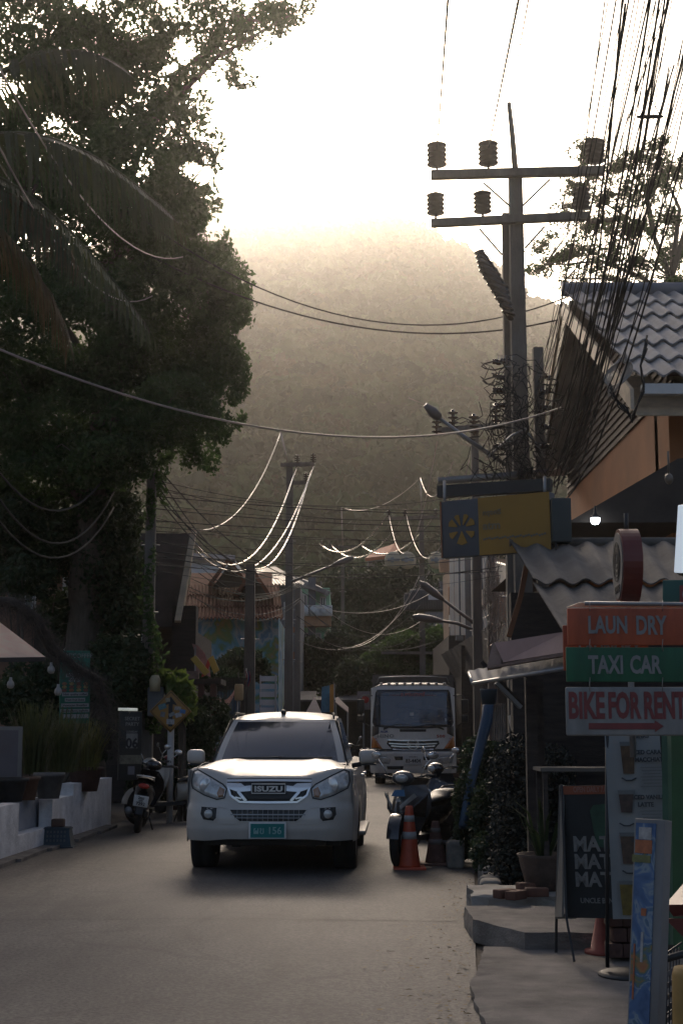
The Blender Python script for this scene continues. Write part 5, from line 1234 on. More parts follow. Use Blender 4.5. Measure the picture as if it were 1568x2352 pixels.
L = thing('hanging_lamp', 'glowing white lamp bulb hanging below the canopy on the right', 'lamp', at(1366,1195,18.2))
m1 = MB(); c = at(1366,1190,18.2); m1.lathe([(.005,-.085),(.035,-.078),(.055,-.05),(.063,-.01),(.06,.0)], c, 18); obj('bulb', m1, mat('bulb_glow', (.9,.95,1), .4, emit=(.85,.93,1,14)), L, local=False)
m1 = MB(); m1.lathe([(.064,0),(.05,.03),(.02,.05),(.012,.16),(.005,.16)], c, 14); obj('holder', m1, M_black, L, local=False)
L = thing('unlit_lamp', 'unlit frosted bulb hanging from the orange soffit at the right edge', 'lamp', at(1535,1105,16))
m1 = MB(); c = at(1535,1100,16); m1.ell(c, (.10,.10,.13), 12, 8); m1.tube([c+Vector((0,0,.05)), c+Vector((0,0,.32))], .012, 6); obj('bulb', m1, mat('frosted', (.16,.13,.1), .4), L, local=False)
# --- the shack with the big wave roof
T = thing('market_shack', 'wooden shack with large grey wavy cement roof behind the hanging signs', 'shack', (3.6, 12.5, 0))
corr_roof(T, at(1172,1252,14.2), at(1640,1250,14.2), at(1780,1475,10.5), at(1292,1475,10.5), M_cement_tile, 8, .026, .012, 'roof', 2, .05)
m1 = MB(); a, b = at(1168,1247,14.25), at(1640,1246,14.25); m1.tube([a, b], .055, 8); obj('ridge_cap', m1, M_cement_tile, T, local=False)
m1 = MB(); m1.tube([at(1213,1275,14), at(1195,1370,13.9), at(1168,1462,13.8)], .035, 4, True, False); obj('rake_board', m1, mat('rusty_board', (.22,.09,.04), .8, var=.3), T, local=False)
zr = at(1172,1252,14.2).z
m1 = MB(); m1.box((3.9, 15.2, 1.5), (4.2, .2, 3.0)); m1.box((4.2, 13.0, 1.2), (.2, 4.0, 2.4)); obj('back_wall', m1, M_wood, T, local=False)
for (u, v, Y) in ((1217,1548,13),(1232,1560,13.3)):
    p = at(u,v,Y); m1 = MB(); m1.box((p.x, Y, p.z/2), (.10,.10,p.z)); obj('post', m1, M_wood, T, local=False)
m1 = MB(); m1.tube([at(1105,1520,12.9), at(1150,1570,12.9), at(1200,1622,13)], .028, 4, True, False); obj('brace', m1, M_wood, T, local=False)
m1 = MB(); m1.tube([at(1138,1568,12.8), at(1195,1625,12.9)], .025, 4, True, False); obj('brace', m1, M_steel, T, local=False)
m1 = MB(); m1.slab(at(1135,1477,12.4), at(1300,1450,11.2), at(1300,1497,11.0), at(1155,1521,12.2), .05); aw = obj('pink_banner', m1, mat('pink_sheet', (.30,.20,.19), .7, var=.2), T, local=False)
m1 = MB(); m1.slab(at(1130,1477,12.5), at(1155,1473,12.5), at(1150,1526,12.2), at(1118,1531,12.2), .04); m1.slab(at(1118,1531,12.2), at(1300,1497,11.0), at(1300,1505,11.0), at(1118,1536,12.2), .05); obj('ribbed_eave', m1, mat('brown_sheet', (.15,.10,.085), .7, var=.4, scale=8), T, local=False)
corr_roof(T, at(1076,1541,12.9), at(1310,1503,11.4), at(1310,1532,11.0), at(1090,1568,12.5), mat('zinc', (.16,.16,.17), .7, .1, var=.3), 9, .005, .006, 'metal_awning', 1, 0)
m1 = MB(); m1.tube([at(1086,1570,12.5), at(1310,1533,11.0)], .018, 6); m1.tube([at(1078,1545,12.9), at(1085,1570,12.5)], .018, 6); obj('awning_frame', m1, M_steel, T, local=False)
m1 = MB(); m1.slab(at(1072,1543,12.95), at(1130,1531,12.6), at(1128,1540,12.5), at(1074,1554,12.9), .02); m1.slab(at(1088,1563,12.5), at(1142,1551,12.4), at(1142,1557,12.4), at(1088,1569,12.5), .02); obj('sunlit_batten', m1, M_lwood, T, local=False)
# ================================================================ signs and street things on the right
def signframe(tl, tr, br, bl, Ys):
    """local frame of a board: x across, z up, -y to the front; returns matrix, width, height"""
    a, b, c, d = at(*tl, Ys[0]), at(*tr, Ys[1]), at(*br, Ys[1]), at(*bl, Ys[0])
    o = (a+b+c+d)/4; x = ((b+c)/2-(a+d)/2); w = x.length; x.normalize(); z = ((a+b)/2-(c+d)/2); h = z.length; z.normalize()
    y = z.cross(x).normalized(); z = x.cross(y).normalized()
    M = Matrix(((x.x,y.x,z.x,o.x),(x.y,y.y,z.y,o.y),(x.z,y.z,z.z,o.z),(0,0,0,1))); return M, w, h
def board(name, label, tl, tr, br, bl, Ys, m, th=.02, cat='sign', part='panel', r=0.004, group=None):
    M, w, h = signframe(tl, tr, br, bl, Ys); T = thing(name, label, cat, tuple(M.translation), 0, group)
    mb = MB(); mb.rbox((0, th/2, 0), (w, th, h), r); mb.xform(M); P = obj(part, mb, m, T, local=False)
    def put(q, x, z, mt, nm='lettering', off=.002):
        q.xform(M @ Matrix.Translation((x*w, -off, z*h))); return obj(nm, q, mt, P, local=False)
    return T, P, M, w, h, put
M_sred = mat('sign_red', (.38,.075,.025), .6, var=.5, scale=7, stretch=(1,1,.3))
M_sgreen = mat('sign_green', (.014,.10,.045), .6, var=.5, scale=7, stretch=(1,1,.3))
M_swhite = mat('sign_white', (.24,.24,.23), .6, var=.45, scale=6, stretch=(1,1,.35))  # near signs and letters kept dim: shade of an unbuilt roof overhead put into colour
M_lgrey = mat('letter_grey', (.21,.21,.205), .6, var=.2, scale=9)
M_lred = mat('letter_red', (.18,.035,.032), .6, var=.25, scale=9)
YS = 6.5; px = YS/3267
def fit(s, u0, u1, v0, v1, Y, bold=.0015, depth=.003):
    """text stretched to the box u0..u1, v0..v1 of the view, as a flat mesh centred on its own middle"""
    q = text_mb(s, 1.0, depth, 0.0, 1.0); xs = [v[0] for v in q.v]; zs = [v[2] for v in q.v]
    sx = (u1-u0)*Y/3267/(max(xs)-min(xs)); sz = (v1-v0)*Y/3267/(max(zs)-min(zs)); cx = (max(xs)+min(xs))/2; cz = (max(zs)+min(zs))/2
    # embolden: rebuild with an offset relative to the stretch
    q = text_mb(s, 1.0, depth, bold/max(sx, 1e-6)*1.0, 1.0); q.v = [((v[0]-cx)*sx, v[1], (v[2]-cz)*sz) for v in q.v]; return q
def putfit(T, P, M, s, u0, u1, v0, v1, Y, mt, bold=.0015, off=.002, nm='lettering'):
    q = fit(s, u0, u1, v0, v1, Y, bold); p = M.inverted() @ at((u0+u1)/2, (v0+v1)/2, Y)
    q.xform(M @ Matrix.Translation((p.x, -off, p.z))); return obj(nm, q, mt, P, local=False)
T, P, M, w, h, put = board('hanging_sign', 'orange red hanging sign reading LAUN DRY, topmost of the three boards', (1303,1397), (1660,1397), (1660,1482), (1303,1482), (YS,YS), M_sred)
putfit(T, P, M, 'LAUN', 1351, 1438, 1416, 1454, YS, M_lgrey, .0022); putfit(T, P, M, 'DRY', 1461, 1528, 1416, 1456, YS, M_lgrey, .0022)
T, P, M, w, h, put = board('hanging_sign', 'green hanging sign reading TAXI CAR, middle one of the three boards', (1300,1487), (1660,1487), (1660,1568), (1300,1565), (YS,YS), M_sgreen)
putfit(T, P, M, 'TAXI', 1351, 1428, 1507, 1546, YS, M_lgrey, .0022); putfit(T, P, M, 'CAR', 1447, 1516, 1507, 1546, YS, M_lgrey, .0022)
T, P, M, w, h, put = board('hanging_sign', 'white hanging sign reading BIKE FOR RENT with a red arrow pointing right', (1299,1578), (1660,1578), (1660,1690), (1299,1690), (YS,YS), M_swhite, .02, r=.009)
putfit(T, P, M, 'BIKE', 1307, 1386, 1592, 1648, YS, M_lred, .0028); putfit(T, P, M, 'FOR', 1398, 1468, 1592, 1648, YS, M_lred, .0028); putfit(T, P, M, 'RENT', 1480, 1572, 1592, 1648, YS, M_lred, .0028)
q = MB(); s_ = px; q.prism([(-84*s_,-7*s_),(66*s_,-7*s_),(66*s_,-13*s_),(86*s_,0),(66*s_,13*s_),(66*s_,7*s_),(-84*s_,7*s_)], -.001, .002); p = M.inverted() @ at(1436,1668,YS); q.xform(M @ Matrix.Translation((p.x,-.003,p.z))); obj('arrow', q, M_lred, P, local=False)
T, P, M, w, h, put = board('hanging_sign', 'orange red board reading DRY hanging directly behind the LAUN DRY sign', (1293,1436), (1488,1436), (1488,1540), (1293,1540), (YS+.25,YS+.25), mat('sign_orange', (.30,.06,.02), .6, var=.2))
putfit(T, P, M, 'LAUNDRY', 1330, 1470, 1472, 1500, YS+.24, M_lgrey, .002)
T = thing('sign_rail', 'horizontal grey steel pipe from which the three boards hang', 'pipe', at(1450,1386,YS))
rod(T, [at(1342,1386,YS+.02), at(1700,1389,YS+.02)], .0095, M_steel, 'pipe', 10)
for u in (1354, 1521):
    for v0, v1 in ((1380,1404),(1468,1496),(1556,1588)):
        rod(T, [at(u,v0,YS-.012), at(u-1,(v0+v1)/2,YS-.02), at(u,v1,YS-.012)], .0018, M_cable_l, 'hanger_wire', 5)
m1 = MB(); m1.slab(at(1300,1395,YS+.06), at(1330,1384,YS+.05), at(1660,1384,YS+.05), at(1660,1397,YS+.05), .004); obj('backing_strip', m1, M_lwood, T, local=False)
P0 = at(1690,1386,YS); m1 = MB(); m1.tube([(P0.x,P0.y,0),(P0.x,P0.y,P0.z+.05)], .025, 8); obj('post', m1, M_steel, T, local=False)
# --- yellow bank machine sign
M_syel = mat('sign_yellow', (.30,.155,.015), .5, var=.15, scale=3); M_sgr = mat('sign_grey', (.07,.075,.085), .5, var=.15); M_styp = mat('sign_faded', (.20,.15,.085), .5)
T, P, M, w, h, put = board('bank_sign', 'yellow and grey atm signboard with a fan shaped emblem hanging below the main pole', (1010,1151), (1258,1131), (1268,1262), (1019,1283), (14.6,14.0), M_sgr, .14)
q = MB(); q.box((w*.175, -.004, 0), (w*.65, .006, h)); q.xform(M); obj('yellow_field', q, M_syel, P, local=False)
q = MB(); q.box((-w*.5-.006, .06, 0), (.014, .14, h)); q.xform(M); obj('side_band', q, M_brick, P, local=False)
em = MB(); r_ = h*.26
for k, (a0, a1, ri, ro) in enumerate([(100,122,.28,1),(58,80,.28,1),(134,166,.38,1),(14,46,.38,1),(192,222,.35,.95),(318,348,.35,.95),(248,292,.12,1.02)]):
    pts = [(math.cos(R(a0))*ro*r_, math.sin(R(a0))*ro*r_), (math.cos(R((a0+a1)/2))*ro*1.06*r_, math.sin(R((a0+a1)/2))*ro*1.06*r_), (math.cos(R(a1))*ro*r_, math.sin(R(a1))*ro*r_)]
    am = R((a0+a1)/2); pts += [(math.cos(am+.10)*ri*r_, math.sin(am+.10)*ri*r_), (math.cos(am-.10)*ri*r_, math.sin(am-.10)*ri*r_)]
    em.prism(pts, -.003, .003)
put(em, -.31, -.02, M_syel, 'emblem', .006)
put(text_mb('กรุงศรี', .05, .003, .002, 1.1, 'LEFT'), -.11, .19, M_styp, 'lettering', .012); put(text_mb('atm', .085, .003, .003, 1.1, 'LEFT'), -.11, -.06, M_styp, 'lettering', .012)
q = MB()
for k in range(24): q.box((k*w*.024, 0, .006*(k%3-1)), (w*.018, .003, .018))
put(q, -.10, -.22, mat('small_print', (.13,.13,.12), .5), 'small_print', .011)
rod(T, [at(1020,1150,14.5), at(1020,1105,14.6)], .015, M_steel, 'hanger'); rod(T, [at(1250,1135,14.05), at(1250,1095,14.1)], .015, M_steel, 'hanger')
T = thing('junction_box', 'dark green grey box beside the right end of the yellow sign', 'cabinet', at(1286,1280,13.9)); m1 = MB(); m1.rbox(at(1286,1197,14.0), (.19,.2,.44), .01); obj('casing', m1, mat('box_grey', (.035,.045,.043), .6, var=.2), T, local=False); rod(T, [at(1275,1246,13.9), at(1278,1290,13.9)], .008, M_cable, 'conduit')
T = thing('sign_bracket', 'dark steel beam running above the yellow sign', 'beam', at(1130,1110,14.8)); m1 = MB(); m1.slab(at(1003,1115,14.9), at(1262,1098,14.4), at(1262,1126,14.4), at(1003,1142,14.9), .1); obj('beam', m1, mat('beam_dark', (.03,.032,.032), .6, .2, var=.3), T, local=False)
# --- round coffee lightbox sign
T = thing('coffee_sign', 'narrow rounded red rimmed coffee sign with a cup emblem seen almost edge on', 'sign', at(1438,1386,9))
c = at(1440,1300,9); Mx = Matrix.Translation(c) @ Matrix.Rotation(R(-93), 4, 'Z')
sh = [(math.cos(a)*.26*(1 if math.sin(a) > 0 else (1-.12*abs(math.sin(a)))), math.sin(a)*.235) for a in [2*math.pi*i/40 for i in range(40)]]
m1 = MB(); m1.prism(sh, -.06, .06); m1.xform(Mx); b = obj('casing', m1, mat('coffee_red', (.13,.025,.018), .5, var=.2), T, local=False)
m1 = MB(); m1.prism([(x*.9, z*.9) for x, z in sh], -.066, -.058); m1.xform(Mx); f = obj('face', m1, mat('coffee_face', (.2,.19,.18), .5), b, local=False)
em = MB()
for rr_, ww in ((.145,.006),(.125,.006),(.10,.016),(.07,.014),(.04,.012)):
    tor = [(math.cos(a)*rr_, math.sin(a)*rr_*.85+.03+(.125-rr_)*.25) for a in [i*math.pi/16 for i in range(33)]]; r1 = ribbon(tor, lambda x, z: -.064, ww, .004, .004); em.add(r1.v, r1.f)
r1 = text_mb('COFFEE', .045, .003, .002, 1.0); r1.xform(Matrix.Translation((0,-.069,-.17))); em.add(r1.v, r1.f); em.xform(Mx); obj('emblem', em, M_blk2, f, local=False)
rod(T, [c+Vector((0,.0,-.2)), c+Vector((0,0,-1.2))], .02, M_steel, 'post'); rod(T, [c+Vector((.0,0,.2)), c+Vector((.0,0,.34))], .015, M_black, 'top_bracket')
# --- lit lightbox and green shop board at the right edge
T, P, M, w, h, put = board('lightbox_sign', 'glowing white rimmed lightbox cut off by the right edge', (1543,1158), (1700,1150), (1700,1330), (1553,1318), (5.4,5.2), M_black, .1, r=.025)
q = MB(); q.rbox((0,-.004,0), (w*.93,.01,h*.93), .02); q.xform(M); o = obj('light_face', q, mat('lightbox_glow', (.6,.65,.7), .4, emit=(.8,.9,1,.42)), P, local=False)
q = MB(); q.rbox((.03,-.012,0), (w*.74,.008,h*.74), .004); q.xform(M); obj('poster', q, M_syel, o, local=False)
_p = at(1690,1240,5.3); rod(T, [(_p.x+.03,5.45,0), (_p.x+.03,5.45,_p.z+.2)], .03, M_steel, 'post', 10)
T, P, M, w, h, put = board('shop_board', 'dark teal shop board with a red framed notice under the lightbox', (1520,1333), (1700,1328), (1700,1392), (1520,1392), (7.2,7.0), mat('teal_board', (.02,.09,.075), .6, var=.2), .05)
q = MB(); q.box((-w*.02,-.004,-.01), (w*.5,.006,h*.7)); q.xform(M); o = obj('notice', q, M_lred, P, local=False); q = MB(); q.box((-w*.0,-.009,-.01), (w*.40,.004,h*.5)); q.xform(M); obj('notice_face', q, mat('notice_grey', (.1,.1,.1), .6), o, local=False); put(text_mb('C', .07, .003, .003), -.15, -.3, M_lgrey, 'lettering', .014)
T = thing('green_booth', 'deep green painted booth wall at the right edge behind the leaning map board', 'booth', (at(1600,2200,8.6).x, 8.6, 0))
m1 = MB(); m1.slab(at(1540,1690,8.8), at(1720,1690,8.2), at(1720,2330,8.2), at(1545,2170,8.8), .1); obj('panel', m1, mat('booth_green', (.012,.075,.025), .7, var=.3), T, local=False)
m1 = MB(); m1.slab(at(1518,1690,9.0), at(1532,1690,8.98), at(1538,2170,8.98), at(1524,2170,9.0), .04); m1.slab(at(1531,1690,8.95), at(1540,1690,8.85), at(1545,2170,8.85), at(1538,2170,8.95), .04); obj('frame', m1, mat('booth_frame', (.05,.12,.075), .6, var=.3), T, local=False)
# --- tall menu banner
YB = 9.2
T = thing('menu_banner', 'tall white coffee menu banner with four iced drinks on a black stand', 'banner', (at(1450,2200,YB).x, YB, 0))
Mb, w, h = signframe((1396,1684), (1530,1684), (1520,2110), (1398,2112), (YB,YB-.05))
m1 = MB(); m1.grid(lambda u, t: (w*(u-.5), .012*math.sin(u*9)+.006*math.sin(t*14), h*(t-.5)), 14, 30); m1.grid(lambda u, t: (w*(u-.5), .004+.012*math.sin(u*9)+.006*math.sin(t*14), h*(t-.5)), 14, 30); m1.xform(Mb); bn = obj('banner', m1, mat('banner_white', (.25,.26,.255), .7, var=.15, scale=2), T, local=False)
def bput(q, u, v, m, nm, off=.022): p = Mb.inverted() @ at(u, v, YB-.02); q.xform(Mb @ Matrix.Translation((p.x, -off, p.z))); return obj(nm, q, m, bn, local=False)
s_ = YB/3267
for (u, v, ht, col, name) in ((1441,1745,62,(.10,.06,.03),'brown'),(1437,1845,40,(.07,.045,.035),'dark'),(1441,1952,60,(.09,.055,.035),'brown2'),(1440,2066,66,(.17,.12,.02),'yellow')):
    q = MB(); q.prism([(-16*s_,ht/2*s_),(16*s_,ht/2*s_),(12*s_,-ht/2*s_),(-12*s_,-ht/2*s_)], -.002, .002); bput(q, u, v, mat('drink_'+name, col, .6, var=.5, scale=22), 'drink_picture')
    q = MB(); q.prism([(-19*s_,6*s_),(19*s_,6*s_),(18*s_,-3*s_),(-18*s_,-3*s_)], -.002, .002); bput(q, u, v-ht/2-4, mat('lid', (.13,.14,.14), .5), 'drink_lid')
for u, v in ((1443,1789),(1438,1893),(1445,2002)):
    q = MB(); q.tube([(-16*s_,0,3*s_),(-6*s_,0,-3*s_),(6*s_,0,-3*s_),(16*s_,0,2*s_)], .006, 4); bput(q, u, v, mat('ink', (.04,.045,.05), .6), 'cup_shadow')
for (s0, u, v) in (('DRINKS',1466,1690),('ICED CARAMEL',1494,1727),('MACCHIATO',1493,1744),('ICED VANILLA',1491,1830),('LATTE',1481,1847),('ICED MOCHA',1487,1928),('COCO',1479,1944)):
    q = text_mb(s0, .027, .002, .0016, .92); p = Mb.inverted() @ at(u, v, YB-.02); q.xform(Mb @ Matrix.Translation((p.x, -.024, p.z-.013))); obj('lettering', q, mat('ink', (.04,.045,.05), .6), bn, local=False)
for v in (1762, 1862, 1966):
    q = MB()
    for k in range(7): q.box((0, 0, -k*7*s_), ((50-6*(k%3))*s_, .002, .0035))
    bput(q, 1494, v, mat('ink_faint', (.15,.15,.15), .6), 'small_print')
m1 = MB(); a, b = at(1393,1690,YB+.02), at(1394,2222,YB+.02); m1.tube([a, b], .013, 8); obj('stand_pole', m1, M_black, T, local=False)
g0 = gr(1425,2225); m1 = MB(); m1.lathe([(.20,.05),(.20,.062),(.17,.075),(.03,.08),(.0,.08)], (a.x+.10,YB+.0,0), 24); obj('stand_base', m1, M_black, T, local=False)
# --- A-frame chalkboard
YA = 9.75
T = thing('chalkboard_stand', 'black A frame chalkboard with orange top strip and large pale letters MAT', 'chalkboard', (at(1340,2200,YA).x, YA, 0))
Mc, w, h = signframe((1290,1805), (1440,1803), (1440,2110), (1300,2108), (YA,YA-.15))
m1 = MB(); m1.box((0,.01,0), (w,.018,h)); m1.xform(Mc); cbp = obj('front_panel', m1, mat('chalkboard', (.017,.02,.021), .7, var=.4, scale=5), T, local=False)
def cput(s0, u0, u1, v0, v1, m, bold, nm='lettering'):
    q = fit(s0, u0, u1, v0, v1, YA, bold); p = Mc.inverted() @ at((u0+u1)/2, (v0+v1)/2, YA-.05); q.xform(Mc @ Matrix.Translation((p.x, -.004, p.z))); return obj(nm, q, m, cbp, local=False)
q = MB(); q.box((0,-.002,h/2-.03), (w,.004,.055)); q.xform(Mc); stp = obj('top_strip', q, mat('strip_orange', (.22,.055,.02), .6, var=.3), cbp, local=False)
M_chalk = mat('chalk', (.20,.20,.19), .8, var=.3, scale=20)
q = fit('OPEN DAILY 7.0', 1317, 1391, 1807, 1819, YA, .0007); p = Mc.inverted() @ at(1354,1813,YA-.06); q.xform(Mc @ Matrix.Translation((p.x,-.006,p.z))); obj('lettering', q, mat('chalk_red', (.25,.13,.10), .7), stp, local=False)
cput('MAT', 1320, 1402, 1922, 1953, M_chalk, .004); cput('MAT', 1323, 1402, 1963, 1993, M_chalk, .004); cput('MAT', 1325, 1404, 2004, 2034, M_chalk, .004); cput('UNCLE BEN', 1336, 1408, 2062, 2073, M_chalk, .001)
q = MB(); s_ = YA/3267; q.prism([(-22*s_,18*s_),(-14*s_,30*s_),(22*s_,34*s_),(24*s_,-66*s_),(-10*s_,-60*s_),(-18*s_,-10*s_)], -.001, .002); p = Mc.inverted() @ at(1380,1880,YA-.05); q.xform(Mc @ Matrix.Translation((p.x,-.003,p.z))); obj('bottle_drawing', q, mat('bottle_green', (.02,.07,.04), .6, var=.5, scale=9), cbp, local=False)
ff = MB(); a, b = at(1289,1803,YA), at(1318,2209,YA-.3)
ff.tube([a, at(1300,2110,YA-.15), b], .010, 4, True, False); obj('front_leg', ff, M_black, T, local=False)
ff = MB(); ff.tube([at(1288,1803,YA+.02), at(1282,1940,YA+.2), at(1277,2104,YA+.35), at(1276,2196,YA+.38)], .012, 4, True, False); obj('rear_leg', ff, M_black, T, local=False)
ff = MB(); ff.slab(at(1283,1805,YA+.03), at(1292,1805,YA), at(1290,2106,YA-.1), at(1274,2106,YA+.33), .015); ff.slab(at(1278,2100,YA+.34), at(1320,2098,YA+.1), at(1320,2110,YA+.1), at(1276,2110,YA+.34), .01); obj('side_frame', ff, mat('aluminium', (.20,.21,.21), .4, .6, var=.3), T, local=False)
# --- leaning map board at the lower right
T, P, M, w, h, put = board('map_board', 'tall narrow leaning board with a blue and orange map and a pale grey frame', (1496,1878), (1553,1894), (1478,2450), (1395,2450), (6.6,6.5), mat('board_grey', (.18,.175,.17), .6, var=.25), .07)
mm = bpy.data.materials.new('map_print'); mm.use_nodes = True; t = mm.node_tree; p = t.nodes['Principled BSDF']; p.inputs['Roughness'].default_value = .5
tc = t.nodes.new('ShaderNodeTexCoord'); n1 = t.nodes.new('ShaderNodeTexNoise'); n1.inputs['Scale'].default_value = 9; n1.inputs['Detail'].default_value = 3; n1.inputs['Distortion'].default_value = .8; cr = t.nodes.new('ShaderNodeValToRGB')
t.links.new(tc.outputs['Object'], n1.inputs['Vector']); t.links.new(n1.outputs['Fac'], cr.inputs[0]); t.links.new(cr.outputs[0], p.inputs['Base Color'])
els = cr.color_ramp.elements; els[0].position = .3; els[0].color = (.03,.07,.16,1); els[1].position = .75; els[1].color = (.30,.10,.04,1)
for pos, col in ((.48,(.06,.12,.24,1)),(.54,(.20,.25,.28,1)),(.57,(.05,.11,.21,1)),(.63,(.10,.14,.08,1)),(.67,(.30,.14,.05,1))): e = els.new(pos); e.color = col
q = MB(); q.box((-w*.10,-.003,0), (w*.66,.006,h*.965)); q.xform(M); mp_ = obj('map_face', q, mm, P, local=False)
for (x, z, ww, hh, col, nm) in ((-.02,.44,.42,.05,(.35,.34,.33),'white'),(-.06,.385,.55,.055,(.36,.11,.04),'orange'),(-.12,.335,.6,.03,(.15,.15,.05),'olive'),(-.24,-.12,.05,.22,(.33,.12,.05),'orange'),(.02,.12,.16,.03,(.38,.12,.04),'orange'),(.0,-.02,.08,.12,(.34,.3,.26),'white')):
    q = MB(); q.box((0,-.003,0), (w*ww,.004,h*hh)); put(q, x-.08, z, mat('map_'+nm, col, .5, var=.4, scale=30), 'map_panel', .005)
# edge things bottom right
T = thing('yellow_bollard', 'yellow plastic post cut off by the bottom right corner', 'post', (at(1592,2300,6.1).x, 6.1, 0)); z_ = at(1590,2222,6.1).z; m1 = MB(); m1.lathe([(.0,0),(.095,0),(.09,.3),(.085,z_-.03),(.075,z_),(.0,z_)], (at(1592,2300,6.1).x,6.1,0), 22); obj('post', m1, mat('dull_yellow', (.33,.20,.05), .6, var=.35), T, local=False)
T = thing('postcard_rack', 'black wire rack holding pale cards beside the yellow post', 'rack', (at(1535,2300,6.9).x, 6.9, 0))
m1 = MB()
for k in range(9): m1.tube([at(1503+k*7,2200-k*3,6.9), at(1500+k*7,2430,6.8)], .004, 5)
for v in (2210,2260,2310,2350): m1.tube([at(1500,v,6.88), at(1565,v-45,6.88)], .005, 5)
m1.tube([at(1497,2215,6.85), at(1520,2205,6.82), at(1590,2185,6.8)], .018, 8); obj('frame', m1, M_black, T, local=False)
for k in range(5):
    m1 = MB(); v = 2235+k*26; m1.slab(at(1512,v+14,6.87), at(1548,v-16,6.87), at(1545,v+0,6.87), at(1510,v+26,6.87), .004); obj('card', m1, mat('grey_card', (.13,.12,.12), .6, var=.5, scale=40), T, local=False)
T = thing('red_table', 'dark red folding table edge at the right side above the wire rack', 'table', (at(1580,2200,7.2).x, 7.2, 0)); m1 = MB(); m1.slab(at(1526,2078,7.3), at(1700,2076,7.0), at(1700,2106,7.0), at(1545,2105,7.3), .5); tpp = obj('tabletop', m1, mat('maroon', (.11,.02,.015), .4, var=.3, coat=.3), T, local=False)
m1 = MB(); m1.slab(at(1526,2110,7.28), at(1700,2110,7.0), at(1700,2190,7.0), at(1575,2160,7.2), .03); m1.tube([at(1580,2120,7.3), (at(1580,2120,7.3).x,7.3,.0)], .02, 6); m1.tube([at(1680,2120,7.3), (at(1680,2120,7.3).x,7.3,.0)], .02, 6); obj('apron', m1, mat('maroon'), T, local=False) if False else obj('apron', m1, MATS['maroon'], T, local=False)
# things under and behind the banner
T = thing('brick_planter', 'dark brick planter box under the menu banner', 'planter', (at(1450,2200,10).x, 10, .05)); m1 = MB()
for r_i in range(4):
    for k in range(4): a = at(1412+k*34+(r_i%2)*10,2190,9.75); m1.rbox((a.x,9.8,.12+r_i*.10), (.095,.16,.09), .008)
obj('bricks', m1, mat('dark_brick', (.09,.045,.035), .85, var=.4, scale=8), T, local=False)
m1 = MB(); m1.box((at(1465,2190,10).x,9.95,.24), (.42,.2,.42)); obj('core', m1, M_soil, T, local=False)
T = thing('traffic_cone', 'faded red cone half hidden behind the black banner stand', 'traffic cone', (at(1392,2205,10.1).x, 10.1, .05)); m1 = MB(); c = (at(1392,2205,10.1).x,10.1,.05); m1.lathe([(.15,0),(.15,.02),(.11,.025),(.03,.42),(.025,.44),(.0,.44)], c, 18); obj('cone', m1, mat('faded_cone', (.30,.07,.05), .7, var=.4), T, local=False)
T = thing('red_bucket', 'dark red bucket behind the menu banner foot', 'bucket', (at(1425,2150,10.7).x, 10.7, .17)); m1 = MB(); m1.lathe([(.0,0),(.10,0),(.13,.28),(.135,.30),(.12,.30),(.09,.02),(.0,.02)], (at(1425,2150,10.7).x,10.7,.17), 18); obj('body', m1, M_pred, T, local=False)
# planter basin with bricks
T = thing('plant_basin', 'old brown basin planter with spiky leaves beside the chalkboard', 'planter', (at(1250,2040,12.5).x, 12.5, .21)); c = (at(1250,2040,12.5).x, 12.5, .21)
m1 = MB(); m1.lathe([(.0,0),(.15,0),(.20,.18),(.22,.27),(.235,.30),(.22,.30),(.19,.26),(.0,.26)], c, 22); obj('basin', m1, mat('clay', (.09,.06,.045), .85, var=.4, scale=5, bump=.4), T, local=False)
rng_ = random.Random(3)
m1 = MB()
for k in range(16):
    a = rng_.uniform(0, 6.28); L_ = rng_.uniform(.3,.62); o = Vector((math.cos(a),math.sin(a),0)); b0 = Vector(c)+Vector((0,0,.25))+o*.05; w_ = Vector((-math.sin(a),math.cos(a),0))*.014
    p1, p2 = b0+o*L_*.3+Vector((0,0,L_*.7)), b0+o*L_*.75+Vector((0,0,L_*.95)); m1.add([b0-w_,b0+w_,p1-w_,p1+w_,p2], [(0,1,3,2),(2,3,4)])
obj('leaves', m1, M_leaf_dark, T, local=False)
for k, (u, v, Y) in enumerate([(1232,2062,12.0),(1212,2050,12.4),(1160,2075,11.9),(1185,2080,11.8)]):
    m1 = MB(); p = at(u, v, Y); m1.rbox((0,0,0), (.19,.10,.07), .01, Matrix.Rotation(.3*k, 3, 'Z')); m1.xform(Matrix.Translation((p.x, Y, .245 if Y > 12.05 else .245-.0))); o = obj('brick', m1, mat('old_brick', (.13,.06,.04), .9, var=.4, scale=8), local=False); tag(o, ['orange brick lying at the foot of the plant basin','loose brick behind the orange one on the second step','worn brick lying farthest left on the second step','brick between the worn one and the orange one'][k], 'brick')
# hedge and covered stall on the right verge
shrub('verge_hedge', 'dark green hedge spilling over the stone border right of the scooter', [blob(1095,1760,18.0,40,70,.5), blob(1080,1850,17.0,40,80,.5), blob(1120,1880,16.2,45,80,.5), blob(1065,1920,16.8,25,50,.4), blob(1140,1740,18.5,40,40,.5), blob(1120,1960,15,40,50,.4)], 15000, .055, mat('hedge_leaf', (.025,.045,.018), .6, var=.6, scale=1.5, trans=.2), seed=15, base=gp(1100,1960))
shrub('dark_shrub', 'almost black shrub mass between the hedge and the chalkboard', [blob(1190,1800,15,70,110,.7), blob(1180,1920,14.4,60,100,.6), blob(1260,1850,14.2,70,90,.6), blob(1160,1990,13.9,50,60,.4,.8), blob(1270,1780,14.4,50,70,.5), blob(1240,1960,13.8,50,60,.5)], 15000, .05, mat('gloom_leaf', (.022,.026,.018), .7, var=.5, scale=2), seed=16, base=gp(1200,2010))
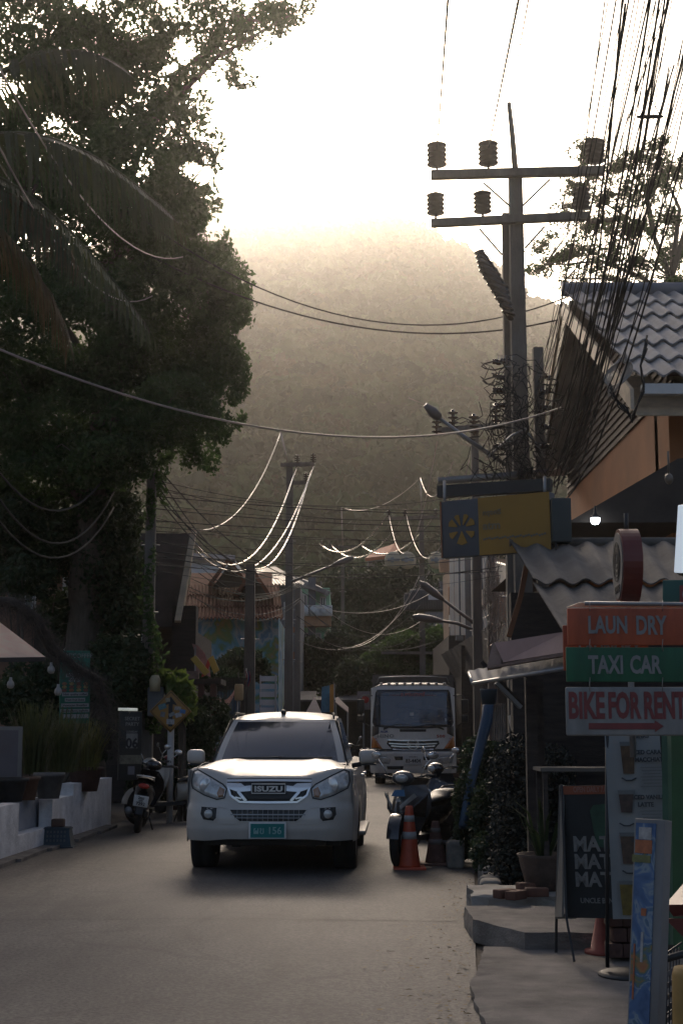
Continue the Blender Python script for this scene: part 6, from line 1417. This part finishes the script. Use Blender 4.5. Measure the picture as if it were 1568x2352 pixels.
T = thing('counter_table', 'worn grey table top behind the chalkboard', 'table', (at(1310,1790,12.6).x, 12.6, 0)); m1 = MB(); m1.box(at(1330,1766,12.6), (.75,.5,.03)); tt_ = obj('tabletop', m1, mat('table_grey', (.15,.13,.11), .8, var=.4), T, local=False); zt_ = at(1330,1766,12.6)
for sx in (-.33,.33):
    for sy in (-.2,.2):
        m1 = MB(); m1.box((zt_.x+sx, 12.6+sy, zt_.z/2), (.04,.04,zt_.z-.02)); obj('leg', m1, M_wood, T, local=False)
# blue pipe, meter box, corrugated sheets, bottle
T = thing('drain_pipe', 'blue plastic pipe leaning diagonally beside the truck', 'pipe', gr(1062,1930)); rod(T, [at(1125,1600,17.4), at(1118,1650,17.3), at(1095,1740,17.0), at(1080,1800,16.8), at(1062,1900,16.4)], [.085,.075,.06,.055,.05], mat('blue_pvc', (.012,.05,.10), .5, var=.3, scale=3), 'pipe', 12)
T = thing('meter_box', 'dark blue grey bucket shaped box above the blue pipe', 'box', at(1122,1620,16.8)); m1 = MB(); c = at(1122,1618,16.8); m1.lathe([(.0,0),(.08,0),(.10,.16),(.105,.18),(.0,.18)], c, 18); obj('body', m1, mat('box_blue', (.03,.05,.065), .5, var=.2), T, local=False)
corr_T = thing('corrugated_sheets', 'upright rusty corrugated sheets between the blue pipe and the shack post', 'metal sheet', (at(1145,1700,16.9).x, 16.9, 0)); corr_roof(corr_T, at(1133,1618,16.9), at(1160,1616,16.9), at(1162,1708,16.6), at(1128,1700,16.6), mat('rusty_zinc', (.28,.22,.17), .6, .2, var=.5, scale=6, stretch=(4,4,.8)), 6, .012, .004, 'sheet', 1, 0)
m1 = MB(); m1.slab(at(1098,1708,18), at(1106,1600,18), at(1118,1605,18), at(1112,1712,18), .03); tag(obj('plank', m1, mat('orange_plank', (.30,.16,.07), .8, var=.4, scale=4), local=False), 'orange brown plank standing left of the blue pipe', 'plank')
m1 = MB(); m1.slab(at(1165,1645,16), at(1175,1640,16), at(1192,1705,15.8), at(1180,1708,15.8), .03); tag(obj('plank', m1, M_lwood, local=False), 'short weathered plank leaning right of the corrugated sheets', 'plank')
T = thing('plastic_bottle', 'white bottle with a red label hanging under the shack roof', 'bottle', at(1190,1712,15.4)); c = at(1190,1706,15.4); m1 = MB(); m1.lathe([(.0,0),(.028,0),(.03,.10),(.028,.15),(.014,.18),(.014,.20),(0,.20)], c, 14); o = obj('body', m1, M_white, T, local=False); m1 = MB(); m1.lathe([(.031,.08),(.031,.14)], c, 14); obj('label_band', m1, M_red, o, local=False)
# cones by the scooter
def cone(label, u, v, Y, hgt, m, stripes=True, m2=None):
    p = gr(u, v); c = (at(u,v,Y).x, Y, 0); T = thing('traffic_cone', label, 'traffic cone', c)
    m1 = MB(); m1.rbox((c[0],c[1],.02), (.36,.36,.035), .012); obj('base', m1, m, T, local=False)
    rb, rt = .125, .04; b = MB(); b.lathe([(rb,.035),(rb*.96,.06)]+[(rb*.96+(rt-rb*.96)*k/10, .06+(hgt-.06)*k/10) for k in range(1, 11)]+[(rt*.8,hgt+.005),(rt*.7,hgt-.02),(.0,hgt-.02)], c, 24); cn = obj('cone', b, m, T, local=False)
    if stripes:
        for z0, z1 in ((.34,.42),(.53,.60)):
            z0 *= hgt/.7; z1 *= hgt/.7; rr0 = rb*.96+(rt-rb*.96)*(z0-.06)/(hgt-.06)+.002; rr1 = rb*.96+(rt-rb*.96)*(z1-.06)/(hgt-.06)+.002
            b = MB(); b.lathe([(rr0,z0),(rr1,z1)], c, 24); obj('reflective_band', b, m2 or mat('reflective', (.38,.37,.36), .5, var=.25, scale=15), cn, local=False)
    return T
cone('bright orange red traffic cone with two pale bands at the road edge', 940, 1985, 16.4, .70, mat('cone_orange', (.50,.08,.035), .55, var=.25, scale=6))
cone('dull dirty traffic cone behind and right of the bright one', 1000, 1975, 16.9, .50, mat('cone_dirty', (.17,.09,.07), .8, var=.5, scale=8), True, mat('dirty_band', (.2,.18,.17), .7, var=.4))
m1 = MB(); m1.rbox((at(1045,1960,16.6).x,16.6,.15), (.2,.25,.32), .05); tag(obj('marker_stone', m1, M_stone, local=False), 'upright worn concrete marker stone right of the dull cone', 'stone')
# ================================================================ left side of the street
M_wbrick = mat('whitewashed_block', (.75,.74,.74), .85, var=.35, scale=3.5, bump=.5, bscale=25)
T = thing('low_wall', 'low whitewashed block wall with dark stains at the left road edge', 'wall', (-4.1, 20, 0))
def wx(y): return -4.22+.045*(y-16.5)
def wseg(y0, y1, z, x0=0.0, th=.18, name='wall_section', m=None):
    mb = MB(); n = max(1, int((y1-y0)/.42)); rows = max(1, int(z/.2))
    for r in range(rows):
        for k in range(n+1):
            a = y0+(y1-y0)*max(0, (k-.5*(r%2)))/n; b = y0+(y1-y0)*min(1, (k+1-.5*(r%2))/n)
            if b-a < .05: continue
            za = z*r/rows; zb2 = z*(r+1)/rows; a += .005; b -= .005
            mb.slab((wx(a)+x0-.0,a,za+.004), (wx(b)+x0,b,za+.004), (wx(b)+x0,b,zb2-.004), (wx(a)+x0,a,zb2-.004), -.05)
    mb.slab((wx(y0)+x0-.02,y0,0), (wx(y1)+x0-.02,y1,0), (wx(y1)+x0-.02,y1,z-.006), (wx(y0)+x0-.02,y0,z-.006), th); return obj(name, mb, m or M_wbrick, T, local=False)
ya = lambda u: 3267*(-4.1)/(u-784)
wseg(13, 18.0, .66); wseg(18.0, 19.6, .26); wseg(20.0, 20.9, .62); wseg(20.9, 23.6, .78)
mb = MB(); mb.slab((wx(18)-.10,18.0,.26), (wx(20)-.10,20.0,.26), (wx(20)-.10,20.0,.64), (wx(18)-.10,18.0,.64), .06); obj('grey_panel', mb, mat('blue_grey_panel', (.32,.34,.38), .8, var=.2), T, local=False)
mb = MB(); mb.slab((wx(19.6)-.0,19.6,0), (wx(20)-.0,20.0,0), (wx(20)-.0,20.0,.62), (wx(19.6)-.0,19.6,.62), .18); obj('pier', mb, M_wbrick, T, local=False)
mb = MB(); mb.box((wx(20)-1.7, 20.5, .32), (3.0, 8, .62)); obj('planting_bed', mb, M_soil, T, local=False)
mb = MB()
for k in range(7): y = 13.5+k*1.5; mb.box((wx(y)+.22, y, .02), (.30, 1.5, .05))
obj('footing', mb, M_walk, T, local=False)
T = thing('plastic_crate', 'dark blue plastic crate standing upside down against the white wall', 'crate', (at(133,1935,19.4).x, 19.4, .0))
c = Vector((at(133,1935,19.4).x, 19.4, 0)); mb = MB()
mb.add([c+Vector(p) for p in ((-.21,-.15,0),(.21,-.15,0),(.21,.15,0),(-.21,.15,0),(-.16,-.11,.27),(.16,-.11,.27),(.16,.11,.27),(-.16,.11,.27))], [(0,1,5,4),(1,2,6,5),(2,3,7,6),(3,0,4,7),(4,5,6,7),(3,2,1,0)]); mb.box(c+Vector((0,0,.012)), (.47,.35,.024)); mb.box(c+Vector((0,-.0,.25)), (.35,.25,.02)); k_ = obj('body', mb, mat('crate_blue', (.025,.05,.07), .5, var=.3), T, local=False)
for r in range(3):
    mb = MB()
    for q_ in range(6): mb.box(c+Vector((-.115+q_*.046, -.143+.012*r, .10+r*.055)), (.022,.02,.03))
    obj('slot_row', mb, mat('crate_slot', (.12,.13,.14), .6), k_, local=False)
mb = MB(); mb.rbox(c+Vector((.0,0,.32)), (.17,.14,.11), .02); tag(obj('wood_block', mb, mat('brown_block', (.10,.06,.045), .8, var=.4), local=False), 'small brown block sitting on top of the blue crate', 'block')
# framed board at left edge
T, P, M, w, h, put = board('notice_board', 'grey framed notice board cut off by the left edge above the wall', (-60,1668), (50,1669), (53,1792), (-60,1794), (18.6,19), mat('board_frame', (.22,.22,.21), .6, var=.2), .05)
q = MB(); q.box((-.03,-.004,0), (w*.9,.006,h*.86)); q.xform(M); obj('grey_face', q, mat('board_face', (.14,.135,.15), .6, var=.15), P, local=False); p = at(0,1790,18.8); rod(T, [p, (p.x,18.8,.6)], .03, M_wood, 'post', 4)
# pots on the bed
for k, (u, v, Y, r, hh, col, nm) in enumerate([(60,1838,19.0,.17,.30,(.16,.09,.06),'brown clay pot at the left behind the wall'),(112,1838,19.4,.20,.34,(.13,.13,.13),'large grey pot with a rim on the low part of the wall'),(196,1790,21.6,.26,.36,(.09,.05,.04),'wide dark brown pot below the arching grass'),(20,1838,18.6,.24,.3,(.04,.04,.04),'black pot at the left edge')]):
    c = at(u, v, Y); c.z = .64; m1 = MB(); m1.lathe([(0,0),(r*.7,0),(r*.95,hh*.85),(r*1.06,hh*.86),(r*1.06,hh),(r*.9,hh),(r*.85,hh*.85),(0,hh*.85)], c, 20); tag(obj('plant_pot', m1, mat('pot%d' % k, col, .8, var=.4, scale=6), local=False), nm, 'plant pot')
# cafe menu sign
T, P, M, w, h, put = board('menu_sign', 'green cafe menu sign with white price strips hanging in the shrubs on the left', (142,1495), (208,1494), (206,1662), (135,1662), (21.9,22.1), mat('menu_green', (.015,.11,.07), .6, var=.2), .04)
put(text_mb("DE'COFFEE", .07, .002, .001, .95), .1, .40, M_lgrey, 'lettering', .003)
q = MB(); q.lathe([(.045,-.003),(.05,.0),(.045,.003)], (0,0,0), 18, 'y'); put(q, -.38, .43, M_lgrey, 'round_emblem', .004)
M_strip = mat('menu_strip', (.27,.28,.28), .6, var=.2)
for (s0, z, ww, hh) in (('BREAKFAST',.16,.62,.045),('LUNCH',.10,.42,.045),('High quality coffee',-.10,.86,.045),('Fresh Fruit Shake',-.175,.68,.045),('Vegetarian Breakfast',-.25,.92,.045),('Smoothie Bowl / Sandwich',-.325,.96,.04),('Open',-.40,.90,.05)):
    q = MB(); q.box((0,0,0), (w*ww,.006,h*hh*1.15)); o = put(q, 0, z, M_strip, 'strip', .005)
    if s0 != 'Open':
        t_ = text_mb(s0, h*hh*.62, .002, .0008, 1.0); xs = [v[0] for v in t_.v]; k_ = w*ww*.9/(max(xs)-min(xs)); t_.v = [(v[0]*k_, v[1], v[2]-h*hh*.3) for v in t_.v]; t_.xform(M @ Matrix.Translation((0, -.010, z*h))); obj('lettering', t_, M_blk2, o, local=False)
for r in range(3):
    for k in range(4):
        q = MB(); q.ell((0,0,0), (w*.17,.008,h*.045), 10, 6); put(q, -.36+k*.24, .045-r*.045, mat('food%d' % ((r+k)%3), [(.28,.12,.06),(.30,.22,.08),(.20,.07,.05)][(r+k)%3], .6, var=.4, scale=30), 'food_picture', .005)
rod(T, [at(172,1662,22.06), (at(172,1662,22.06).x,22.06,.6)], .04, M_wood, 'post', 4)
# tan umbrella and the shaggy thatch fringe
M_cloth = mat('umbrella_cloth', (.85,.70,.56), .5, var=.3, scale=2.5, trans=.5)
T = thing('parasol', 'pale tan cloth parasol at the left edge above the garden', 'parasol', (at(-100,1700,17).x, 17, 0))
ap = at(-110,1345,17); ring = [at(105,1509,16.2), at(60,1500,18.6), at(-110,1500,19.4), at(-330,1500,18.6), at(-380,1509,16.6), at(-110,1512,15.2)]
mb = MB(); vs = [ap]+ring; mb.add(vs, [(0,i+1,(i+1)%6+1) for i in range(6)]); mb.add([v-Vector((0,0,.02)) for v in vs], [(0,(i+1)%6+1,i+1) for i in range(6)]); cp = obj('canopy', mb, M_cloth, T, local=False)
mb = MB()
for i in range(6): a, b = ring[i], ring[(i+1)%6]; mb.slab(a, b, b-Vector((0,0,.05)), a-Vector((0,0,.05)), .006)
obj('valance', mb, M_wood, cp, local=False); rod(T, [ap, (ap.x, ap.y, .0)], .03, M_wood, 'pole')
T = thing('thatch_fringe', 'shaggy brown thatch edge arching down behind the parasol', 'thatch roof', (at(100,1700,20).x, 20, 0))
rg = random.Random(8); path = [at(-60,1375,19), at(30,1385,19.2), at(80,1420,19.6), at(120,1490,20), at(170,1530,20.4), at(225,1560,21), at(250,1640,21.4), at(255,1720,21.6)]
mb = MB(); mb.tube(path, [.05,.08,.09,.08,.06,.06,.05,.03], 10); obj('core', mb, mat('thatch_core', (.05,.04,.033), .95, var=.4, scale=9), T, local=False)
mb = MB()
for i in range(len(path)-1):
    for k in range(330):
        t_ = rg.random(); p = path[i].lerp(path[i+1], t_)+Vector((rg.gauss(0,.07), rg.gauss(0,.07), rg.gauss(0,.07))); d = Vector((rg.gauss(.2,.6), rg.gauss(0,.4), rg.gauss(-.7,.5))).normalized()*rg.uniform(.12,.30); w_ = d.cross(Vector((0,1,0))).normalized()*.004; mb.add([p-w_, p+w_, p+d], [(0,1,2)])
obj('strands', mb, mat('thatch_strand', (.085,.068,.055), .9, var=.5, scale=6), T, local=False)
for k, (u, v) in enumerate([(25,1572),(134,1588),(118,1538)]):
    T = thing('garden_bulb', ['pale round bulb at the far left under the parasol','pale round bulb left of the menu sign','pale bulb hanging under the thatch fringe'][k], 'lamp', at(u,v,20)); c = at(u,v,20); mb = MB(); mb.lathe([(.0,-.06),(.04,-.05),(.055,-.01),(.045,.03),(.02,.06),(.018,.10),(.0,.10)], c, 14); obj('globe', mb, mat('globe', (.30,.29,.27), .4), T, local=False); rod(T, [c+Vector((0,0,.1)), c+Vector((.02,0,.5))], .006, M_cable, 'cord')
# party poster board with white tube light
T, P, M, w, h, put = board('poster_board', 'black party poster board with a large 06 in a white square', (276,1634), (326,1634), (324,1792), (274,1792), (22.0,22.2), mat('poster_black', (.015,.017,.018), .5, var=.3), .06)
put(text_mb('SECRET', .055, .002, .001, 1.0), .05, .37, M_lgrey, 'lettering', .003); put(text_mb('PARTY', .055, .002, .001, 1.0), .05, .29, M_lgrey, 'lettering', .003)
q = MB(); q.box((0,0,0), (w*.52,.006,h*.215)); o = put(q, .05, .07, M_swhite, 'date_card', .004); q = text_mb('06', .15, .002, .006, 1.0); q.xform(M @ Matrix.Translation((.05*w,-.010,-.03*h+.0))); obj('lettering', q, M_blk2, o, local=False)
put(text_mb('SATURDAY', .030, .002, .001, .9), .05, .19, M_lgrey, 'lettering', .003)
q = MB(); q.box((0,0,0), (w*1.02,.008,h*.13)); put(q, .02, -.20, mat('poster_strip', (.16,.15,.11), .6, var=.5, scale=12), 'strip', .006); q = MB(); q.box((0,0,0), (w*.3,.006,h*.12)); put(q, .05, -.36, mat('poster_tag', (.15,.15,.17), .6), 'tag', .006)
T = thing('tube_light', 'pale tube light lying above the party poster', 'lamp', at(294,1630,22)); a, b = at(272,1629,21.9), at(316,1630,21.9); rod(T, [a, b], .022, mat('tube_white', (.6,.6,.55), .4, emit=(.9,.95,.85,.25)), 'tube', 10); rod(T, [a.lerp(b,.5)+Vector((0,.02,.02)), a.lerp(b,.5)+Vector((0,.1,-.06))], .015, M_steel, 'bracket', 6)
# electric box, lantern post
T = thing('electric_box', 'grey electric box on the creeper pole above the poster', 'cabinet', at(358,1640,24.8)); m1 = MB(); m1.rbox(at(359,1612,24.8), (.28,.2,.5), .02); obj('casing', m1, mat('cab_grey', (.13,.135,.14), .6, var=.2), T, local=False); m1 = MB(); c = at(356,1588,24.5); m1.lathe([(.0,0),(.09,0),(.095,.2),(.06,.27),(.0,.28)], c, 14); obj('cream_cap', m1, mat('cream_cap', (.35,.29,.18), .6, var=.2), T, local=False)
# yellow diamond sign with stickers
T = thing('warning_sign', 'yellow diamond road sign covered with stickers on a white post', 'road sign', (at(392,1780,24.3).x, 24.3, 0)); c = at(392,1634,24.1)
q = MB(); q.rbox((0,0,0), (.50,.02,.50), .03, None); q.xform(Matrix.Translation(c) @ Matrix.Rotation(R(8),4,'Z') @ Matrix.Rotation(R(45),4,'Y')); dm = obj('plate', q, mat('warning_yellow', (.26,.13,.02), .5, var=.2), T, local=False)
q = MB()
for k in range(4):
    a0 = k*math.pi/2; q.tube([Vector((math.cos(a0)*.325, -.014, math.sin(a0)*.325)), Vector((math.cos(a0+math.pi/2)*.325, -.014, math.sin(a0+math.pi/2)*.325))], .006, 4)
q.xform(Matrix.Translation(c) @ Matrix.Rotation(R(8),4,'Z')); obj('border', q, M_blk2, dm, local=False)
q = MB(); q.prism([(-.035,-.25),(.035,-.25),(.035,.12),(.11,.10),(0,.25),(-.11,.10),(-.035,.12)], -.014, -.012); q.xform(Matrix.Translation(c) @ Matrix.Rotation(R(8),4,'Z')); obj('arrow', q, M_blk2, dm, local=False)
rs = random.Random(2)
for k, (x, z, col) in enumerate([(-.14,.08,(.07,.17,.20)),(-.13,-.05,(.15,.15,.16)),(.12,.05,(.30,.28,.26)),(.13,-.06,(.33,.33,.34)),(.20,.0,(.05,.15,.35)),(.0,-.17,(.30,.30,.30)),(.02,-.05,(.2,.22,.22)),(-.05,.19,(.25,.22,.15))]):
    q = MB(); q.box((0,0,0), (rs.uniform(.07,.13),.003,rs.uniform(.05,.09)), Matrix.Rotation(rs.uniform(-.4,.4), 3, 'Y')); q.xform(Matrix.Translation(c) @ Matrix.Rotation(R(8),4,'Z') @ Matrix.Translation((x,-.017,z))); obj('sticker', q, mat('sticker%d' % k, col, .5, var=.5, scale=25), dm, local=False)
rod(T, [(c.x, 24.2, 0), (c.x, 24.2, c.z)], .055, mat('post_white', (.42,.40,.38), .6, var=.3), 'post', 12)
# small street clutter in the mid distance
for k, (p, lab) in enumerate([([(438,1514,27),(470,1552,27)],'left one of two yellow slanting roof boards'),([(478,1514,27.3),(492,1548,27.3)],'right one of two yellow slanting roof boards')]):
    a, b = at(*p[0]), at(*p[1]); m1 = MB(); d = Vector((.10,0,.07)); m1.slab(a, b, b+d, a+d, .05); tag(obj('gable_board', m1, mat('board_yellow', (.45,.27,.03), .5, var=.2), local=False), lab, 'board')
m1 = MB(); a, b = at(462,1555,27.5), at(478,1514,27.5); m1.slab(a, b, b+Vector((.09,0,.03)), a+Vector((.09,0,.03)), .05); tag(obj('gable_board', m1, M_red, local=False), 'red slanting board between the two yellow ones', 'board')
T = thing('kiosk', 'dark wooden kiosk frame behind the yellow diamond sign', 'kiosk', (at(470,1700,28).x, 28.2, 0)); m1 = MB(); a, b = at(405,1565,28), at(490,1565,28); m1.box(((a.x+b.x)/2,28.6,a.z), (b.x-a.x+.3,1.2,.1)); obj('roof', m1, M_wood, T, local=False)
for u in (410, 462, 490): p = at(u,1600,28.1); m1 = MB(); m1.box((p.x,28.1,at(u,1565,28).z/2), (.12,.12,at(u,1565,28).z)); obj('post', m1, mat('red_wood', (.10,.045,.035), .8, var=.3), T, local=False)
m1 = MB(); m1.box(at(428,1552,28.3), (.5,.1,.18)); obj('pale_sign', m1, mat('pinkish', (.28,.18,.15), .7, var=.5, scale=9), T, local=False)
T = thing('feather_flag', 'pale pink feather flag on a thin pole before the mural house', 'flag', (at(449,1700,29).x, 29, 0)); rod(T, [(at(449,1600,29).x,29,0), at(449,1485,29)], .018, M_cable_l, 'pole'); q = MB(); P_ = [at(441,1478,29), at(455,1483,29), at(470,1500,29), at(481,1528,29), at(484,1556,29), at(470,1548,29), at(449,1545,29), at(448,1500,29)]
q.prism([(p.x,p.z) for p in P_], 29.0, 29.015); obj('cloth', q, mat('flag_pink', (.36,.22,.20), .8, var=.4, scale=6, trans=.3), T, local=False)
for k, (u, v, Y, w_, h_, col, nm, lab, cat) in enumerate([(549,1590,30,.19,.34,(.42,.35,.22),'paper_lantern','cream cylindrical lantern on a thin pole behind the pickup','lantern'),(351,1572,24.2,.0,.0,(0,0,0),'','','')][:1]):
    T = thing(nm, lab, cat, at(u,v+20,Y)); c = at(u,v,Y); m1 = MB(); m1.lathe([(.0,-h_/2),(w_*.4,-h_/2),(w_*.5,-h_*.42),(w_*.52,0),(w_*.5,h_*.42),(w_*.4,h_/2),(.0,h_/2)], c, 18); obj('shade', m1, mat('lantern_cream', col, .7, var=.2, trans=.3), T, local=False); rod(T, [c+Vector((0,0,h_/2)), c+Vector((-.02,0,h_/2+.25))], .01, M_black, 'cord'); rod(T, [c+Vector((-.03,0,-h_/2)), (c.x-.08,30,0)], .015, M_cable_l, 'pole')
T = thing('hammock', 'striped pale hammock hanging like a crescent left of the cream lantern', 'hammock', at(515,1625,30)); q = MB(); q.grid(lambda u, t: tuple(at(492+46*u,1590+26*math.sin(math.pi*u)**.8*(.8)+t*16*math.sin(math.pi*(.12+.8*u))-6*u,30)+Vector((0,.25*t,0))), 16, 4); obj('cloth', q, mat('hammock_cloth', (.40,.26,.24), .8, var=.5, scale=10, trans=.2), T, local=False); rod(T, [at(492,1590,30), at(482,1575,30)], .01, M_cable_l, 'rope'); rod(T, [at(538,1586,30), at(546,1572,30)], .01, M_cable_l, 'rope')
T, P, M, w, h, put = board('diving_sign', 'dark board reading DIVERS half hidden by the pickup roof', (488,1640), (545,1640), (545,1668), (488,1668), (29,29), mat('sign_brown', (.05,.045,.045), .7, var=.3), .03); put(text_mb('DIVERS', .11, .002, .004, .8, 'LEFT'), -.48, -.15, M_lgrey, 'lettering', .003)
m1 = MB()
for k in range(26): p = at(492+k*3,1600,31); m1.box((p.x,31+.02*(k%2),1.35), (.02,.02,2.6))
tag(obj('bamboo_fence', m1, M_wood, local=False), 'dark vertical slat fence behind the hammock', 'fence')
T = thing('national_flag', 'limp red white and blue flag on a thin pole beside the mural pole', 'flag', (at(561,1700,31.5).x, 31.5, 0)); rod(T, [(at(557,1640,31.5).x,31.5,0), at(566,1535,31.5)], .014, M_cable_l, 'pole')
for k, (u0, u1, col) in enumerate(((562,565,(.35,.05,.05)),(565,568,(.4,.38,.38)),(568,571,(.05,.06,.2)),(571,573,(.35,.05,.05)))):
    q = MB(); q.grid(lambda u, t: tuple(at(u0+(u1-u0)*u+3*math.sin(t*4),1538+36*t+4*u,31.4)+Vector((0,.03*math.sin(u*5+t*6+k),0))), 3, 8); obj('stripe', q, mat('flagc%d' % k, col, .8), T, local=False)
T = thing('slat_sign', 'white sign of six stacked horizontal boards behind the pickup roof', 'sign', (at(615,1650,36).x, 36, 0))
for k in range(6): v = 1553+k*18; q = MB(); q.slab(at(596,v+12,36), at(635,v+12,36.2), at(635,v,36.2), at(596,v,36), .03); obj('board', q, mat('slat_white', (.50,.50,.52), .6, var=.15), T, local=False)
for u in (598, 633): rod(T, [(at(u,1650,36.1).x,36.1,0), at(u,1550,36.1)], .02, M_steel, 'post')
T = thing('feather_flag', 'blue and yellow banner flag between the pickup and the truck', 'flag', (at(750,1700,50).x, 50, 0)); rod(T, [(at(767,1640,50).x,50,0), at(767,1570,50)], .02, M_cable_l, 'pole'); q = MB(); q.slab(at(737,1636,50), at(757,1636,50), at(757,1574,50), at(739,1578,50), .01); obj('blue_cloth', q, mat('flag_blue', (.10,.26,.40), .8, var=.5, scale=3, trans=.2), T, local=False); q = MB(); q.slab(at(757,1636,50), at(767,1636,50), at(767,1571,50), at(757,1574,50), .01); obj('yellow_cloth', q, mat('flag_yellow', (.50,.30,.06), .8, var=.2, trans=.2), T, local=False)
T = thing('market_tent', 'pale pinkish market tent peak between the pickup and the banner flag', 'tent', (at(718,1700,52).x, 52, 0)); ap = at(722,1600,52); q = MB(); rg_ = [at(700,1640,50.5), at(740,1640,50.5), at(740,1640,53.5), at(700,1640,53.5)]; q.add([ap]+rg_, [(0,1,2),(0,2,3),(0,3,4),(0,4,1)]); obj('canopy', q, mat('tent_cloth', (.45,.36,.33), .8, var=.2, trans=.3), T, local=False)
for p in rg_: rod(T, [p, (p.x,p.y,0)], .03, M_steel, 'leg')
T = thing('market_tent', 'small faded pink awning just right of the banner flag', 'tent', (at(785,1700,51).x, 51, 0)); q = MB(); q.slab(at(770,1612,50), at(775,1600,52), at(800,1625,52), at(800,1636,50), .03); obj('canopy', q, MATS['tent_cloth'], T, local=False); rod(T, [at(798,1632,50.5), (at(798,1632,50.5).x,50.5,0)], .03, M_steel, 'leg'); rod(T, [at(772,1612,50.5), (at(772,1612,50.5).x,50.5,0)], .03, M_steel, 'leg')
T, P, M, w, h, put = board('flower_poster', 'pale poster with a red flower left of the truck windscreen', (820,1588), (850,1588), (850,1630), (820,1630), (46,46), mat('poster_pale', (.25,.2,.2), .7, var=.3), .04); q = MB(); q.ell((0,0,0), (.24,.01,.22), 12, 6, None, .5, 3); put(q, .1, .05, M_red, 'red_flower', .006); rod(T, [at(835,1630,46), (at(835,1630,46).x,46,0)], .03, M_steel, 'post')
T = thing('roadside_hut', 'dark roadside hut row behind the market tents', 'hut', (at(760,1700,56).x, 56, 0)); m1 = MB(); a, b = at(690,1600,56), at(850,1600,56); m1.box(((a.x+b.x)/2,57.5,a.z/2), (b.x-a.x,3,a.z)); obj('wall', m1, M_wood, T, local=False); m1 = MB(); m1.slab(at(685,1612,54.5), at(855,1612,54.5), at(855,1592,58), at(685,1592,58), .08); obj('roof', m1, mat('hut_roof', (.10,.085,.08), .8, var=.4), T, local=False)
# painted line and joint in the road, fallen leaves
q = MB(); 
for k in range(9): 
    y = 26.0; q.quad((1.5-.0+k*.0,0,0),(1.5,0,0),(1.5,0,0),(1.5,0,0)) if False else None
q.quad((-3.2,25.2,.034),(3.0,25.2,.034),(3.0,25.45,.034),(-3.2,25.45,.034)); q.quad((-3.2,25.8,.034),(3.0,25.8,.034),(3.0,25.95,.034),(-3.2,25.95,.034)); 
rg = np.random.default_rng(12); C = []
for k in range(420):
    y = 7+rg.random()**1.3*9; xe = edge(road_R, y); C.append((xe-abs(rg.normal(0,.28))-.02, y, .035 if False else .03))
V, F = leaf_arrays(np.array(C), .045, rg, 0, .6); V[:,2] = .02+np.abs(V[:,2]-.03)*.35
o = npmesh('fallen_leaves', V, F, mat('dry_leaf', (.16,.11,.04), .8, var=.5, scale=10)); kind(o, 'stuff'); tag(o, 'dry fallen leaves scattered along the right road edge', 'leaves')
# ================================================================ haze
hz = MB(); hz.box((0, 330, 85), (1300, 800, 176)); ho = obj('haze', hz, None or mat('haze_tmp', (1,1,1)), fix=True)
hm = bpy.data.materials.new('haze_air'); hm.use_nodes = True; t = hm.node_tree
for n in list(t.nodes):
    if n.type == 'BSDF_PRINCIPLED': t.nodes.remove(n)
pv = t.nodes.new('ShaderNodeVolumePrincipled'); pv.inputs['Density'].default_value = 0.00082; pv.inputs['Color'].default_value = (0.93, 0.895, 0.83, 1); pv.inputs['Anisotropy'].default_value = 0.92
t.links.new(pv.outputs[0], t.nodes['Material Output'].inputs['Volume'])
ho.data.materials.clear(); ho.data.materials.append(hm); kind(ho, 'stuff'); tag(ho, 'pale warm haze in the air', 'haze')
